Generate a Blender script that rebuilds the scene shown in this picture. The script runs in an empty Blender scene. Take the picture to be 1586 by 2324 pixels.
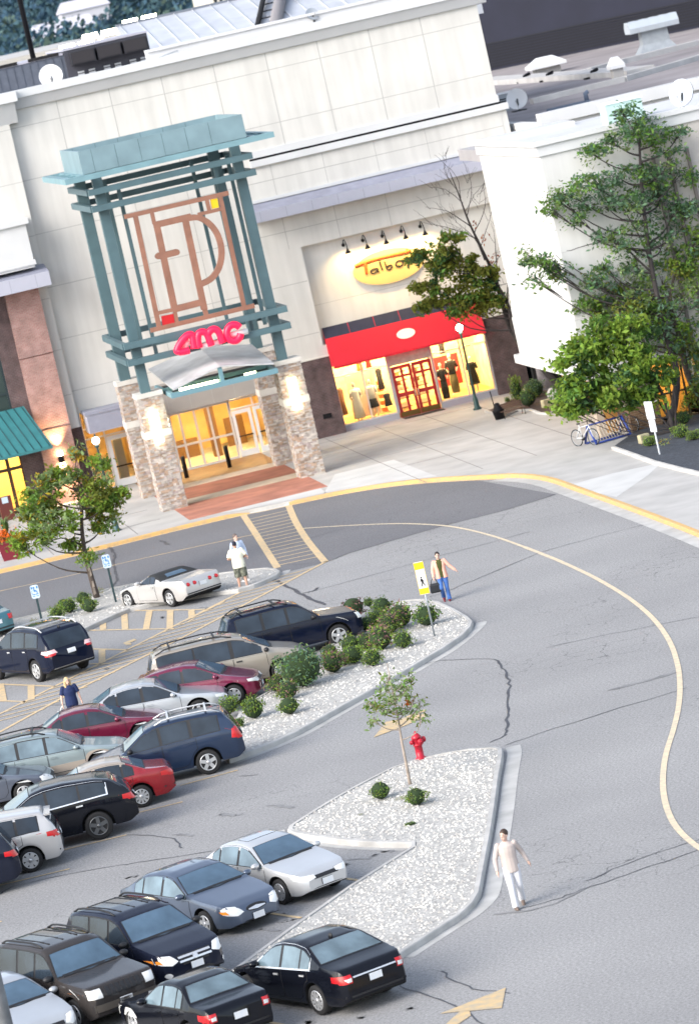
import bpy, bmesh, math, random
from math import sin, cos, tan, radians, pi, sqrt, atan2
from mathutils import Vector, Matrix, Euler
from mathutils.bvhtree import BVHTree

random.seed(11)
SC = bpy.context.scene
COL = SC.collection

# ------------------------------------------------------------------ camera
W0, H0 = 1586.0, 2323.7                 # photograph, in the units used below
F0 = 9811.7
ROLL, PITCH, YAW, CAMH = radians(12.758), radians(7.2126), radians(8.4543), 21.7376
FW = Vector((sin(YAW)*cos(PITCH), cos(YAW)*cos(PITCH), -sin(PITCH)))
RT = Vector((cos(YAW), -sin(YAW), 0.0))
UP = RT.cross(FW)
CR, SR = cos(ROLL), sin(ROLL)
CAMPOS = Vector((0, 0, CAMH))

def ray(x, y):
    dx, dy = x - W0/2, y - H0/2
    u, v = dx*CR - dy*SR, dx*SR + dy*CR
    return FW + RT*(u/F0) - UP*(v/F0)

def G(x, y, z=0.0):                     # where a sight line meets the level z
    d = ray(x, y); t = (z - CAMH)/d.z
    p = CAMPOS + d*t
    return Vector((p.x, p.y, z))

def FY(x, y, Y):                        # where a sight line meets the upright plane Y
    d = ray(x, y); t = Y/d.y
    return CAMPOS + d*t

def FX(x, y, X):
    d = ray(x, y); t = X/d.x
    return CAMPOS + d*t

def PJ(P):
    d = Vector(P) - CAMPOS
    z = d.dot(FW)
    u, v = F0*d.dot(RT)/z, -F0*d.dot(UP)/z
    return (W0/2 + u*CR + v*SR, H0/2 - u*SR + v*CR)

cam_data = bpy.data.cameras.new('camera')
cam = bpy.data.objects.new('camera', cam_data); COL.objects.link(cam)
cx, cy, cz = RT*CR - UP*SR, RT*SR + UP*CR, -FW
M = Matrix((cx, cy, cz)).transposed().to_4x4(); M.translation = CAMPOS
cam.matrix_world = M
cam_data.sensor_fit = 'VERTICAL'; cam_data.sensor_height = 36.0
cam_data.lens = 36.0*F0/H0
cam_data.clip_start = 1.0; cam_data.clip_end = 12000
SC.camera = cam
cam_data.dof.use_dof = True; cam_data.dof.focus_distance = 120; cam_data.dof.aperture_fstop = 2.0

# ------------------------------------------------------------------ materials
MATS = {}
def nd(nt, t, x=0, y=0):
    n = nt.nodes.new(t); n.location = (x, y); return n

def mat(name, col, rough=.6, metal=0.0, var=0.0, vscale=3.0, bump=0.0, bscale=40.0, coat=0.0, emit=None, estr=0.0,
        spec=.5, col2=None, detail=4.0, island=0.0, trans=0.0):
    if name in MATS: return MATS[name]
    m = bpy.data.materials.new(name); m.use_nodes = True
    nt = m.node_tree; b = nt.nodes['Principled BSDF']
    b.inputs['Base Color'].default_value = (*col, 1)
    b.inputs['Roughness'].default_value = rough
    b.inputs['Metallic'].default_value = metal
    b.inputs['Specular IOR Level'].default_value = spec
    if coat: b.inputs['Coat Weight'].default_value = coat; b.inputs['Coat Roughness'].default_value = .03
    if emit: b.inputs['Emission Color'].default_value = (*emit, 1); b.inputs['Emission Strength'].default_value = estr
    if trans: b.inputs['Transmission Weight'].default_value = trans
    src = None
    if var or col2:
        tc = nd(nt, 'ShaderNodeTexCoord', -900, 0)
        n = nd(nt, 'ShaderNodeTexNoise', -700, 0); n.inputs['Scale'].default_value = vscale; n.inputs['Detail'].default_value = detail
        nt.links.new(tc.outputs['Object'], n.inputs['Vector'])
        r = nd(nt, 'ShaderNodeValToRGB', -500, 0)
        if col2: a, c = col, col2
        else:
            a = [max(0, v*(1-var)) for v in col]; c = [min(1, v*(1+var)) for v in col]
        r.color_ramp.elements[0].position = .3; r.color_ramp.elements[1].position = .7
        r.color_ramp.elements[0].color = (*a, 1); r.color_ramp.elements[1].color = (*c, 1)
        nt.links.new(n.outputs['Fac'], r.inputs['Fac'])
        src = r.outputs['Color']
    if island:
        g = nd(nt, 'ShaderNodeNewGeometry', -700, 300)
        hsv = nd(nt, 'ShaderNodeHueSaturation', -250, 100)
        mr = nd(nt, 'ShaderNodeMapRange', -500, 300)
        mr.inputs['To Min'].default_value = 1-island; mr.inputs['To Max'].default_value = 1+island
        nt.links.new(g.outputs['Random Per Island'], mr.inputs['Value'])
        nt.links.new(mr.outputs['Result'], hsv.inputs['Value'])
        mh = nd(nt, 'ShaderNodeMapRange', -500, 500)
        mh.inputs['To Min'].default_value = .485; mh.inputs['To Max'].default_value = .515
        nt.links.new(g.outputs['Random Per Island'], mh.inputs['Value'])
        nt.links.new(mh.outputs['Result'], hsv.inputs['Hue'])
        if src: nt.links.new(src, hsv.inputs['Color'])
        else: hsv.inputs['Color'].default_value = (*col, 1)
        src = hsv.outputs['Color']
    if src: nt.links.new(src, b.inputs['Base Color'])
    if bump:
        tc = nd(nt, 'ShaderNodeTexCoord', -900, -300)
        n = nd(nt, 'ShaderNodeTexNoise', -700, -300); n.inputs['Scale'].default_value = bscale; n.inputs['Detail'].default_value = 5
        nt.links.new(tc.outputs['Object'], n.inputs['Vector'])
        bp = nd(nt, 'ShaderNodeBump', -300, -300); bp.inputs['Strength'].default_value = bump; bp.inputs['Distance'].default_value = .02
        nt.links.new(n.outputs['Fac'], bp.inputs['Height']); nt.links.new(bp.outputs['Normal'], b.inputs['Normal'])
    MATS[name] = m
    return m

def wall_coords(nt):
    """x+y along the wall, z up, so upright faces of any direction get courses"""
    tc = nd(nt, 'ShaderNodeTexCoord', -1300, 0)
    sp = nd(nt, 'ShaderNodeSeparateXYZ', -1150, 0); nt.links.new(tc.outputs['Object'], sp.inputs[0])
    ad = nd(nt, 'ShaderNodeMath', -1000, 0); ad.operation = 'ADD'
    nt.links.new(sp.outputs[0], ad.inputs[0]); nt.links.new(sp.outputs[1], ad.inputs[1])
    cb = nd(nt, 'ShaderNodeCombineXYZ', -850, 0)
    nt.links.new(ad.outputs[0], cb.inputs[0]); nt.links.new(sp.outputs[2], cb.inputs[1])
    return cb.outputs[0], tc

def brick_mat(name, c1, c2, mortar, bw=.22, bh=.075, ms=.012, rough=.85, bump=.4, blot=.35):
    if name in MATS: return MATS[name]
    m = bpy.data.materials.new(name); m.use_nodes = True
    nt = m.node_tree; b = nt.nodes['Principled BSDF']; b.inputs['Roughness'].default_value = rough
    vec, tc = wall_coords(nt)
    br = nd(nt, 'ShaderNodeTexBrick', -650, 0)
    br.inputs['Color1'].default_value = (*c1, 1); br.inputs['Color2'].default_value = (*c2, 1); br.inputs['Mortar'].default_value = (*mortar, 1)
    br.inputs['Scale'].default_value = 1; br.inputs['Brick Width'].default_value = bw; br.inputs['Row Height'].default_value = bh
    br.inputs['Mortar Size'].default_value = ms; br.inputs['Bias'].default_value = 0.0
    nt.links.new(vec, br.inputs['Vector'])
    n = nd(nt, 'ShaderNodeTexNoise', -650, 300); n.inputs['Scale'].default_value = 2.2; n.inputs['Detail'].default_value = 6
    nt.links.new(tc.outputs['Object'], n.inputs['Vector'])
    mr = nd(nt, 'ShaderNodeMapRange', -450, 300); mr.inputs['From Min'].default_value = .3; mr.inputs['From Max'].default_value = .7
    mr.inputs['To Min'].default_value = 1-blot; mr.inputs['To Max'].default_value = 1+blot
    nt.links.new(n.outputs['Fac'], mr.inputs['Value'])
    hs = nd(nt, 'ShaderNodeHueSaturation', -250, 0)
    nt.links.new(br.outputs['Color'], hs.inputs['Color']); nt.links.new(mr.outputs['Result'], hs.inputs['Value'])
    nt.links.new(hs.outputs['Color'], b.inputs['Base Color'])
    bp = nd(nt, 'ShaderNodeBump', -250, -300); bp.inputs['Strength'].default_value = bump; bp.inputs['Distance'].default_value = .02
    bp.invert = True
    nt.links.new(br.outputs['Fac'], bp.inputs['Height']); nt.links.new(bp.outputs['Normal'], b.inputs['Normal'])
    MATS[name] = m
    return m

def asphalt_mat(name, base, stain, crack=.5):
    if name in MATS: return MATS[name]
    m = bpy.data.materials.new(name); m.use_nodes = True
    nt = m.node_tree; b = nt.nodes['Principled BSDF']; b.inputs['Roughness'].default_value = .9
    b.inputs['Specular IOR Level'].default_value = .25
    tc = nd(nt, 'ShaderNodeTexCoord', -1300, 0)
    fine = nd(nt, 'ShaderNodeTexNoise', -1000, 200); fine.inputs['Scale'].default_value = 14; fine.inputs['Detail'].default_value = 8; fine.inputs['Roughness'].default_value = .85
    big = nd(nt, 'ShaderNodeTexNoise', -1000, -50); big.inputs['Scale'].default_value = .16; big.inputs['Detail'].default_value = 6
    for n in (fine, big): nt.links.new(tc.outputs['Object'], n.inputs['Vector'])
    r1 = nd(nt, 'ShaderNodeMapRange', -800, 200); r1.inputs['From Min'].default_value = .34; r1.inputs['From Max'].default_value = .66
    r1.inputs['To Min'].default_value = .5; r1.inputs['To Max'].default_value = 1.5; nt.links.new(fine.outputs['Fac'], r1.inputs['Value'])
    r2 = nd(nt, 'ShaderNodeMapRange', -800, -50); r2.inputs['From Min'].default_value = .3; r2.inputs['From Max'].default_value = .7
    r2.inputs['To Min'].default_value = 0; r2.inputs['To Max'].default_value = 1; nt.links.new(big.outputs['Fac'], r2.inputs['Value'])
    mx = nd(nt, 'ShaderNodeMix', -600, 0); mx.data_type = 'RGBA'
    mx.inputs[6].default_value = (*stain, 1); mx.inputs[7].default_value = (*base, 1); nt.links.new(r2.outputs['Result'], mx.inputs[0])
    hs = nd(nt, 'ShaderNodeHueSaturation', -400, 0)
    nt.links.new(mx.outputs[2], hs.inputs['Color']); nt.links.new(r1.outputs['Result'], hs.inputs['Value'])
    # fine map cracks
    vo = nd(nt, 'ShaderNodeTexVoronoi', -1000, -350); vo.feature = 'DISTANCE_TO_EDGE'; vo.inputs['Scale'].default_value = .9
    ds = nd(nt, 'ShaderNodeTexNoise', -1250, -350); ds.inputs['Scale'].default_value = 1.3; ds.inputs['Detail'].default_value = 4
    nt.links.new(tc.outputs['Object'], ds.inputs['Vector'])
    av = nd(nt, 'ShaderNodeVectorMath', -1120, -450); av.operation = 'ADD'
    nt.links.new(tc.outputs['Object'], av.inputs[0]); nt.links.new(ds.outputs['Color'], av.inputs[1]); nt.links.new(av.outputs[0], vo.inputs['Vector'])
    cm = nd(nt, 'ShaderNodeTexNoise', -1000, -600); cm.inputs['Scale'].default_value = .09; cm.inputs['Detail'].default_value = 3
    nt.links.new(tc.outputs['Object'], cm.inputs['Vector'])
    c1 = nd(nt, 'ShaderNodeMapRange', -800, -350); c1.inputs['From Min'].default_value = 0; c1.inputs['From Max'].default_value = .014
    c1.inputs['To Min'].default_value = crack; c1.inputs['To Max'].default_value = 0; nt.links.new(vo.outputs['Distance'], c1.inputs['Value'])
    c2 = nd(nt, 'ShaderNodeMapRange', -800, -600); c2.inputs['From Min'].default_value = .5; c2.inputs['From Max'].default_value = .62
    nt.links.new(cm.outputs['Fac'], c2.inputs['Value'])
    mu = nd(nt, 'ShaderNodeMath', -600, -450); mu.operation = 'MULTIPLY'; nt.links.new(c1.outputs['Result'], mu.inputs[0]); nt.links.new(c2.outputs['Result'], mu.inputs[1])
    m2 = nd(nt, 'ShaderNodeMix', -200, 0); m2.data_type = 'RGBA'; m2.inputs[7].default_value = (.03, .03, .035, 1)
    nt.links.new(mu.outputs[0], m2.inputs[0]); nt.links.new(hs.outputs['Color'], m2.inputs[6])
    nt.links.new(m2.outputs[2], b.inputs['Base Color'])
    bp = nd(nt, 'ShaderNodeBump', -200, -300); bp.inputs['Strength'].default_value = .25; bp.inputs['Distance'].default_value = .01
    nt.links.new(fine.outputs['Fac'], bp.inputs['Height']); nt.links.new(bp.outputs['Normal'], b.inputs['Normal'])
    MATS[name] = m
    return m

def rock_mat(name, light, dark, scale=7.0):
    """loose stones: cells of different grey with dark gaps"""
    if name in MATS: return MATS[name]
    m = bpy.data.materials.new(name); m.use_nodes = True
    nt = m.node_tree; b = nt.nodes['Principled BSDF']; b.inputs['Roughness'].default_value = .9
    tc = nd(nt, 'ShaderNodeTexCoord', -1200, 0)
    vo = nd(nt, 'ShaderNodeTexVoronoi', -900, 100); vo.inputs['Scale'].default_value = scale
    ve = nd(nt, 'ShaderNodeTexVoronoi', -900, -200); ve.feature = 'DISTANCE_TO_EDGE'; ve.inputs['Scale'].default_value = scale
    n = nd(nt, 'ShaderNodeTexNoise', -900, 400); n.inputs['Scale'].default_value = .8; n.inputs['Detail'].default_value = 5
    for q in (vo, ve, n): nt.links.new(tc.outputs['Object'], q.inputs['Vector'])
    sp = nd(nt, 'ShaderNodeSeparateColor', -700, 100); nt.links.new(vo.outputs['Color'], sp.inputs[0])
    mr = nd(nt, 'ShaderNodeMapRange', -500, 100); mr.inputs['To Min'].default_value = .72; mr.inputs['To Max'].default_value = 1.1; nt.links.new(sp.outputs[0], mr.inputs['Value'])
    m3 = nd(nt, 'ShaderNodeMapRange', -700, 400); m3.inputs['From Min'].default_value = .35; m3.inputs['From Max'].default_value = .65; nt.links.new(n.outputs['Fac'], m3.inputs['Value'])
    mx0 = nd(nt, 'ShaderNodeMix', -500, 300); mx0.data_type = 'RGBA'; mx0.inputs[6].default_value = (*[v*.86 for v in light], 1); mx0.inputs[7].default_value = (*light, 1)
    nt.links.new(m3.outputs['Result'], mx0.inputs[0])
    hs = nd(nt, 'ShaderNodeHueSaturation', -300, 100); nt.links.new(mx0.outputs[2], hs.inputs['Color']); nt.links.new(mr.outputs['Result'], hs.inputs['Value'])
    e = nd(nt, 'ShaderNodeMapRange', -700, -200); e.inputs['From Max'].default_value = .16; e.inputs['To Min'].default_value = 1; e.inputs['To Max'].default_value = 0
    nt.links.new(ve.outputs['Distance'], e.inputs['Value'])
    gt = nd(nt, 'ShaderNodeMath', -500, -200); gt.operation = 'MULTIPLY'; nt.links.new(e.outputs['Result'], gt.inputs[0]); nt.links.new(sp.outputs[1], gt.inputs[1])
    m2 = nd(nt, 'ShaderNodeMix', -150, 0); m2.data_type = 'RGBA'; m2.inputs[7].default_value = (*dark, 1)
    nt.links.new(gt.outputs[0], m2.inputs[0]); nt.links.new(hs.outputs['Color'], m2.inputs[6]); nt.links.new(m2.outputs[2], b.inputs['Base Color'])
    MATS[name] = m
    return m

# ------------------------------------------------------------------ mesh building
class MB:
    def __init__(s): s.v = []; s.f = []; s.mi = []; s.sm = []
    def add(s, vs, fs, mi=0, smooth=False):
        o = len(s.v); s.v += [tuple(v) for v in vs]
        for f in fs: s.f.append([i+o for i in f]); s.mi.append(mi); s.sm.append(smooth)
        return s
    def box(s, x0, x1, y0, y1, z0, z1, mi=0, rz=0, c=None):
        vs = [(x, y, z) for z in (z0, z1) for (x, y) in ((x0, y0), (x1, y0), (x1, y1), (x0, y1))]
        if rz:
            c = c or ((x0+x1)/2, (y0+y1)/2)
            vs = [(c[0]+(x-c[0])*cos(rz)-(y-c[1])*sin(rz), c[1]+(x-c[0])*sin(rz)+(y-c[1])*cos(rz), z) for x, y, z in vs]
        return s.add(vs, [(3,2,1,0),(4,5,6,7),(0,1,5,4),(1,2,6,5),(2,3,7,6),(3,0,4,7)], mi)
    def prism(s, poly, z0, z1, mi=0, side=None):
        n = len(poly)
        a = sum(poly[i][0]*poly[(i+1) % n][1]-poly[(i+1) % n][0]*poly[i][1] for i in range(n))
        if a < 0: poly = list(reversed(poly))
        vs = [(p[0], p[1], z0) for p in poly]+[(p[0], p[1], z1) for p in poly]
        s.add(vs, [list(range(n-1, -1, -1)), list(range(n, 2*n))], mi)
        o = len(s.v)-2*n
        for i in range(n):
            j = (i+1) % n; s.f.append([o+i, o+j, o+n+j, o+n+i]); s.mi.append(mi if side is None else side); s.sm.append(False)
        return s
    def yprism(s, poly, y0, y1, mi=0):               # outline in x,z given thickness along y
        n = len(poly)
        a = sum(poly[i][0]*poly[(i+1) % n][1]-poly[(i+1) % n][0]*poly[i][1] for i in range(n))
        if a < 0: poly = list(reversed(poly))
        vs = [(p[0], y0, p[1]) for p in poly]+[(p[0], y1, p[1]) for p in poly]
        fs = [list(range(n)), list(range(2*n-1, n-1, -1))]+[[(i+1) % n, i, n+i, n+(i+1) % n] for i in range(n)]
        return s.add(vs, fs, mi)
    def poly(s, pts, mi=0): return s.add(pts, [list(range(len(pts)))], mi)
    def tube(s, path, r, n=8, mi=0, cap=True, smooth=True, sq=None):
        path = [Vector(p) for p in path]; k = len(path)
        rs = r if isinstance(r, (list, tuple)) else [r]*k
        vs = []; fs = []; ref = None
        for i, p in enumerate(path):
            t = (path[min(i+1, k-1)]-path[max(i-1, 0)])
            t = t.normalized() if t.length > 1e-9 else Vector((0, 0, 1))
            if ref is None:
                ref = t.cross(Vector((0, 0, 1)) if abs(t.z) < .9 else Vector((1, 0, 0)))
            a = ref-t*ref.dot(t)
            if a.length < 1e-6: a = t.orthogonal()
            a.normalize(); ref = a; b = t.cross(a).normalized()
            for j in range(n):
                an = 2*pi*j/n+(pi/4 if n == 4 else 0)
                vs.append(p+(a*cos(an)*(sq or 1)+b*sin(an))*rs[i])
        for i in range(k-1):
            for j in range(n):
                fs.append((i*n+j, i*n+(j+1) % n, (i+1)*n+(j+1) % n, (i+1)*n+j))
        if cap: fs += [tuple(range(n-1, -1, -1)), tuple(range((k-1)*n, k*n))]
        return s.add(vs, fs, mi, smooth)
    def lathe(s, prof, c=(0, 0, 0), n=16, mi=0, axis='z', smooth=True):
        vs = []; fs = []; k = len(prof)
        for r, h in prof:
            for j in range(n):
                a = 2*pi*j/n; p = (r*cos(a), r*sin(a), h)
                if axis == 'y': p = (p[0], p[2], p[1])
                elif axis == 'x': p = (p[2], p[0], p[1])
                vs.append((c[0]+p[0], c[1]+p[1], c[2]+p[2]))
        for i in range(k-1):
            for j in range(n): fs.append((i*n+j, i*n+(j+1) % n, (i+1)*n+(j+1) % n, (i+1)*n+j))
        fs += [tuple(range(n-1, -1, -1)), tuple(range((k-1)*n, k*n))]
        return s.add(vs, fs, mi, smooth)
    def ball(s, c, r, n=10, m=7, mi=0):
        rx, ry, rz = r if isinstance(r, (tuple, list)) else (r, r, r)
        vs = [(c[0], c[1], c[2]-rz)]; fs = []
        for i in range(1, m):
            t = -pi/2+pi*i/m
            for j in range(n): vs.append((c[0]+rx*cos(t)*cos(2*pi*j/n), c[1]+ry*cos(t)*sin(2*pi*j/n), c[2]+rz*sin(t)))
        vs.append((c[0], c[1], c[2]+rz)); L = len(vs)-1
        for j in range(n): fs.append((0, 1+(j+1) % n, 1+j))
        for i in range(m-2):
            for j in range(n): fs.append((1+i*n+j, 1+i*n+(j+1) % n, 1+(i+1)*n+(j+1) % n, 1+(i+1)*n+j))
        o = 1+(m-2)*n
        for j in range(n): fs.append((o+j, o+(j+1) % n, L))
        return s.add(vs, fs, mi, True)
    def strip(s, pts, w, z, mi=0):                    # flat ribbon along ground points
        P = [Vector((p[0], p[1], 0)) for p in pts]; L = []; R = []
        for i, p in enumerate(P):
            t = (P[min(i+1, len(P)-1)]-P[max(i-1, 0)]).normalized(); nn = Vector((-t.y, t.x, 0))*(w[i] if isinstance(w, list) else w)/2
            L.append((p.x+nn.x, p.y+nn.y, z)); R.append((p.x-nn.x, p.y-nn.y, z))
        k = len(P)
        return s.add(L+R, [(i+1, i, k+i, k+i+1) for i in range(k-1)], mi)
    def build(s, name, mats, parent=None, loc=None, sharp=None, fix=True):
        me = bpy.data.meshes.new(name); me.from_pydata(s.v, [], s.f)
        for m in (mats if isinstance(mats, (list, tuple)) else [mats]): me.materials.append(m)
        me.polygons.foreach_set('material_index', s.mi); me.polygons.foreach_set('use_smooth', s.sm)
        me.update()
        if fix:
            bm = bmesh.new(); bm.from_mesh(me); bmesh.ops.recalc_face_normals(bm, faces=bm.faces); bm.to_mesh(me); bm.free()
        if sharp: me.set_sharp_from_angle(angle=radians(sharp))
        o = bpy.data.objects.new(name, me); COL.objects.link(o)
        if parent: o.parent = parent
        if loc is not None: o.location = loc
        return o

def tag(o, label=None, cat=None, group=None, kind=None):
    if label: o['label'] = label
    if cat: o['category'] = cat
    if group: o['group'] = group
    if kind: o['kind'] = kind
    return o

def thing(name, loc, label, cat, group=None, rz=0.0):
    o = bpy.data.objects.new(name, None); COL.objects.link(o)
    o.location = loc; o.rotation_euler = (0, 0, rz); o.empty_display_size = .3
    return tag(o, label, cat, group)

def rel(mb, t):                                       # world coordinates to a thing's own
    mb.v = [(x-t.location.x, y-t.location.y, z-t.location.z) for x, y, z in mb.v]; return mb

def spline(pts, sub=6):
    """smooth curve through points"""
    P = [Vector(p) for p in pts]; out = []
    for i in range(len(P)-1):
        p0, p1, p2, p3 = P[max(i-1, 0)], P[i], P[i+1], P[min(i+2, len(P)-1)]
        for k in range(sub):
            t = k/sub
            out.append(.5*((2*p1)+(p2-p0)*t+(2*p0-5*p1+4*p2-p3)*t*t+(3*p1-p0-3*p2+p3)*t**3))
    out.append(P[-1]); return out

def each(mb, name, m, parent):
    """every box of mb as an object of its own"""
    n = len(mb.v)//8
    for i in range(n):
        g = MB(); g.add(mb.v[i*8:i*8+8], [(3,2,1,0),(4,5,6,7),(0,1,5,4),(1,2,6,5),(2,3,7,6),(3,0,4,7)]); rel(g, parent).build(name, m, parent)

def copy_tree(o, parent=None):
    c = o.copy(); COL.objects.link(c)
    if parent: c.parent = parent
    for ch in o.children: copy_tree(ch, c)
    return c

# common materials
def streak_mat(name, col, amt=.10):
    m = bpy.data.materials.new(name); m.use_nodes = True
    nt = m.node_tree; b = nt.nodes['Principled BSDF']; b.inputs['Roughness'].default_value = .85
    vec, tc = wall_coords(nt)
    mp = nd(nt, 'ShaderNodeMapping', -800, -200); mp.inputs['Scale'].default_value = (2.6, .22, 1); nt.links.new(vec, mp.inputs[0])
    n1 = nd(nt, 'ShaderNodeTexNoise', -600, -200); n1.inputs['Scale'].default_value = 1.0; n1.inputs['Detail'].default_value = 7; nt.links.new(mp.outputs[0], n1.inputs['Vector'])
    n2 = nd(nt, 'ShaderNodeTexNoise', -600, 200); n2.inputs['Scale'].default_value = .45; n2.inputs['Detail'].default_value = 8; nt.links.new(tc.outputs['Object'], n2.inputs['Vector'])
    ad = nd(nt, 'ShaderNodeMath', -400, 0); ad.operation = 'ADD'; nt.links.new(n1.outputs['Fac'], ad.inputs[0]); nt.links.new(n2.outputs['Fac'], ad.inputs[1])
    mr = nd(nt, 'ShaderNodeMapRange', -250, 0); mr.inputs['From Min'].default_value = .7; mr.inputs['From Max'].default_value = 1.3; mr.inputs['To Min'].default_value = 1-amt; mr.inputs['To Max'].default_value = 1+amt*.5; nt.links.new(ad.outputs[0], mr.inputs['Value'])
    hs = nd(nt, 'ShaderNodeHueSaturation', -120, 0); hs.inputs['Color'].default_value = (*col, 1); nt.links.new(mr.outputs['Result'], hs.inputs['Value']); nt.links.new(hs.outputs['Color'], b.inputs['Base Color'])
    MATS[name] = m; return m
WHITE = streak_mat('white_panel', (.62, .61, .58), .12)
CONC = mat('concrete', (.40, .39, .375), .9, var=.13, vscale=.7, bump=.15, bscale=30, detail=8)
CONC_L = mat('new_concrete', (.50, .50, .49), .9, var=.08, vscale=.8, bump=.1, bscale=30)
KERB = mat('kerb_concrete', (.44, .43, .41), .9, var=.17, vscale=1.5, bump=.15, bscale=30)
GUTTER = mat('gutter_concrete', (.42, .415, .40), .9, var=.17, vscale=1.2, bump=.15, bscale=30, detail=8)
YELLOW = mat('yellow_paint', (.40, .30, .17), .8, vscale=5, detail=12, col2=(.62, .37, .12))
YELLOW_P = mat('pale_yellow_paint', (.42, .35, .25), .8, vscale=5, detail=12, col2=(.66, .47, .24))
BLACK = mat('black_metal', (.008, .008, .010), .5, spec=.2)
DARK = mat('dark_void', (.01, .01, .012), .9)
STEEL = mat('galvanised_steel', (.42, .46, .49), .45, .7, var=.1, vscale=4)
GLASSD = mat('dark_glass', (.012, .02, .026), .04, spec=.8)
TEAL = mat('teal_steel', (.075, .135, .155), .5, var=.12, vscale=1.2)
TEAL_L = mat('pale_teal_panel', (.19, .285, .32), .55, var=.12, vscale=1.0)
# ================================================================== ground, roads, islands
def structure(name, mb, m, **k): return tag(mb.build(name, m, **k), kind='structure')
def gp(pts, z=0.0): return [tuple(G(x, y, z)) for x, y in pts]

EARTH = mat('far_ground', (.09, .105, .075), .95, var=.3, vscale=.02)
ASPH = asphalt_mat('lot_asphalt', (.300, .297, .295), (.245, .243, .243), .8)
ASPH2 = asphalt_mat('dark_asphalt', (.170, .170, .178), (.143, .143, .152), .4)
GRAVEL = rock_mat('white_rock', (.53, .515, .485), (.17, .165, .155), 13)
TAR = mat('crack_sealant', (.055, .057, .066), .6, var=.3, vscale=2)
STAIN = mat('oil_stain', (.215, .213, .214), .7, var=.3, vscale=1.2)
MULCH = rock_mat('brown_mulch', (.085, .05, .04), (.02, .013, .012), 9)
MULCH_B = rock_mat('slate_mulch', (.055, .065, .085), (.012, .014, .02), 8)

structure('ground', MB().poly([(-4000, -500, -.06), (4000, -500, -.06), (4000, 6000, -.06), (-4000, 6000, -.06)]), EARTH)
structure('parking_lot', MB().poly([(-90, 20, 0), (120, 20, 0), (120, 178.4, 0), (-90, 178.4, 0)]), ASPH)

CURB_P = [(-330, 1368), (0, 1293), (200, 1246), (396, 1197), (545, 1162), (600, 1151), (655, 1139), (720, 1125), (800, 1109), (900, 1094), (1000, 1084.5), (1100, 1079),
          (1160, 1076.5), (1210, 1079.5), (1255, 1089), (1310, 1109), (1400, 1141), (1500, 1178), (1586, 1212), (1700, 1262), (1900, 1360)]
CURB = [Vector((p.x, p.y, 0)) for p in (G(x, y, .15) for x, y in CURB_P)]
CURB_S = spline(CURB, 4)
def offs(pts, d):
    out = []
    for i, p in enumerate(pts):
        t = (pts[min(i+1, len(pts)-1)]-pts[max(i-1, 0)]).normalized()
        out.append(p+Vector((-t.y, t.x, 0))*d)
    return out
road2 = gp([(-330, 1490), (-60, 1424), (100, 1388), (245, 1334), (430, 1309), (610, 1288), (645, 1299), (738, 1277), (793, 1255), (900, 1224), (1003, 1194), (1153, 1156), (1262, 1122)], .004)
cut = [p for p in offs(CURB_S, -.05) if p.x < G(1262, 1122).x+.2 and p.y > 170]
structure('fire_lane', MB().poly(road2+[(p.x, p.y, .004) for p in reversed(cut)]), ASPH2)

inner = offs(CURB_S, .17)
back = [(60, inner[-1].y, 0), (60, 235, 0), (-40, 235, 0), (inner[0].x-20, inner[0].y, 0)]
structure('pavement', MB().prism([(p.x, p.y) for p in inner]+[(b[0], b[1]) for b in back], -.02, .15), CONC)
# the kerb round the pavement: painted face and top, dropped at the crossing
kb = MB(); k = len(CURB_S)
def kerb_run(mb, pts, hs, w, mi=0, closed=False):
    """kerb as a swept section; pts = line of the road-side edge, the island lies to its left"""
    n = len(pts); vs = []
    for i, p in enumerate(pts):
        if closed: t = (pts[(i+1) % n]-pts[i-1]).normalized()
        else: t = (pts[min(i+1, n-1)]-pts[max(i-1, 0)]).normalized()
        nn = Vector((-t.y, t.x, 0)); h = hs[i] if isinstance(hs, list) else hs
        for d, z in ((0, -.03), (.012, h*.85), (.035, h), (w, h+.003), (w, -.03)):
            q = p+nn*d; vs.append((q.x, q.y, z))
    fs = []
    for i in range(n if closed else n-1):
        a, b = i*5, ((i+1) % n)*5
        for j in range(4): fs.append((a+j, b+j, b+j+1, a+j+1))
    if not closed: fs += [(0, 1, 2, 3, 4), tuple(range(n*5-1, n*5-6, -1))]
    mb.add(vs, fs, mi, False)
hs = []
for p in CURB_S:
    x, y = PJ((p.x, p.y, .15)); d = min(1, max(0, abs(x-598)-46)/14)
    hs.append(.02+.13*d)
iL = next(i for i, p in enumerate(CURB_S) if PJ(p)[0] > 548); iR = next(i for i, p in enumerate(CURB_S) if PJ(p)[0] > 652)
kerb_run(kb, CURB_S[:iL+1], hs[:iL+1], .19, 0)
kerb_run(kb, CURB_S[iL:iR+1], hs[iL:iR+1], .19, 1)
kerb_run(kb, CURB_S[iR:], hs[iR:], .19, 0)
structure('kerb', kb, [YELLOW, CONC_L])
gpan = [p for p in CURB_S if PJ(p)[0] > 1130]
structure('gutter', MB().strip(offs(gpan, -.28), .55, .008), GUTTER)
structure('gutter', MB().strip(offs([p for p in CURB_S if PJ(p)[0] < 1150], -.1), .2, .0085), YELLOW_P)

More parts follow.
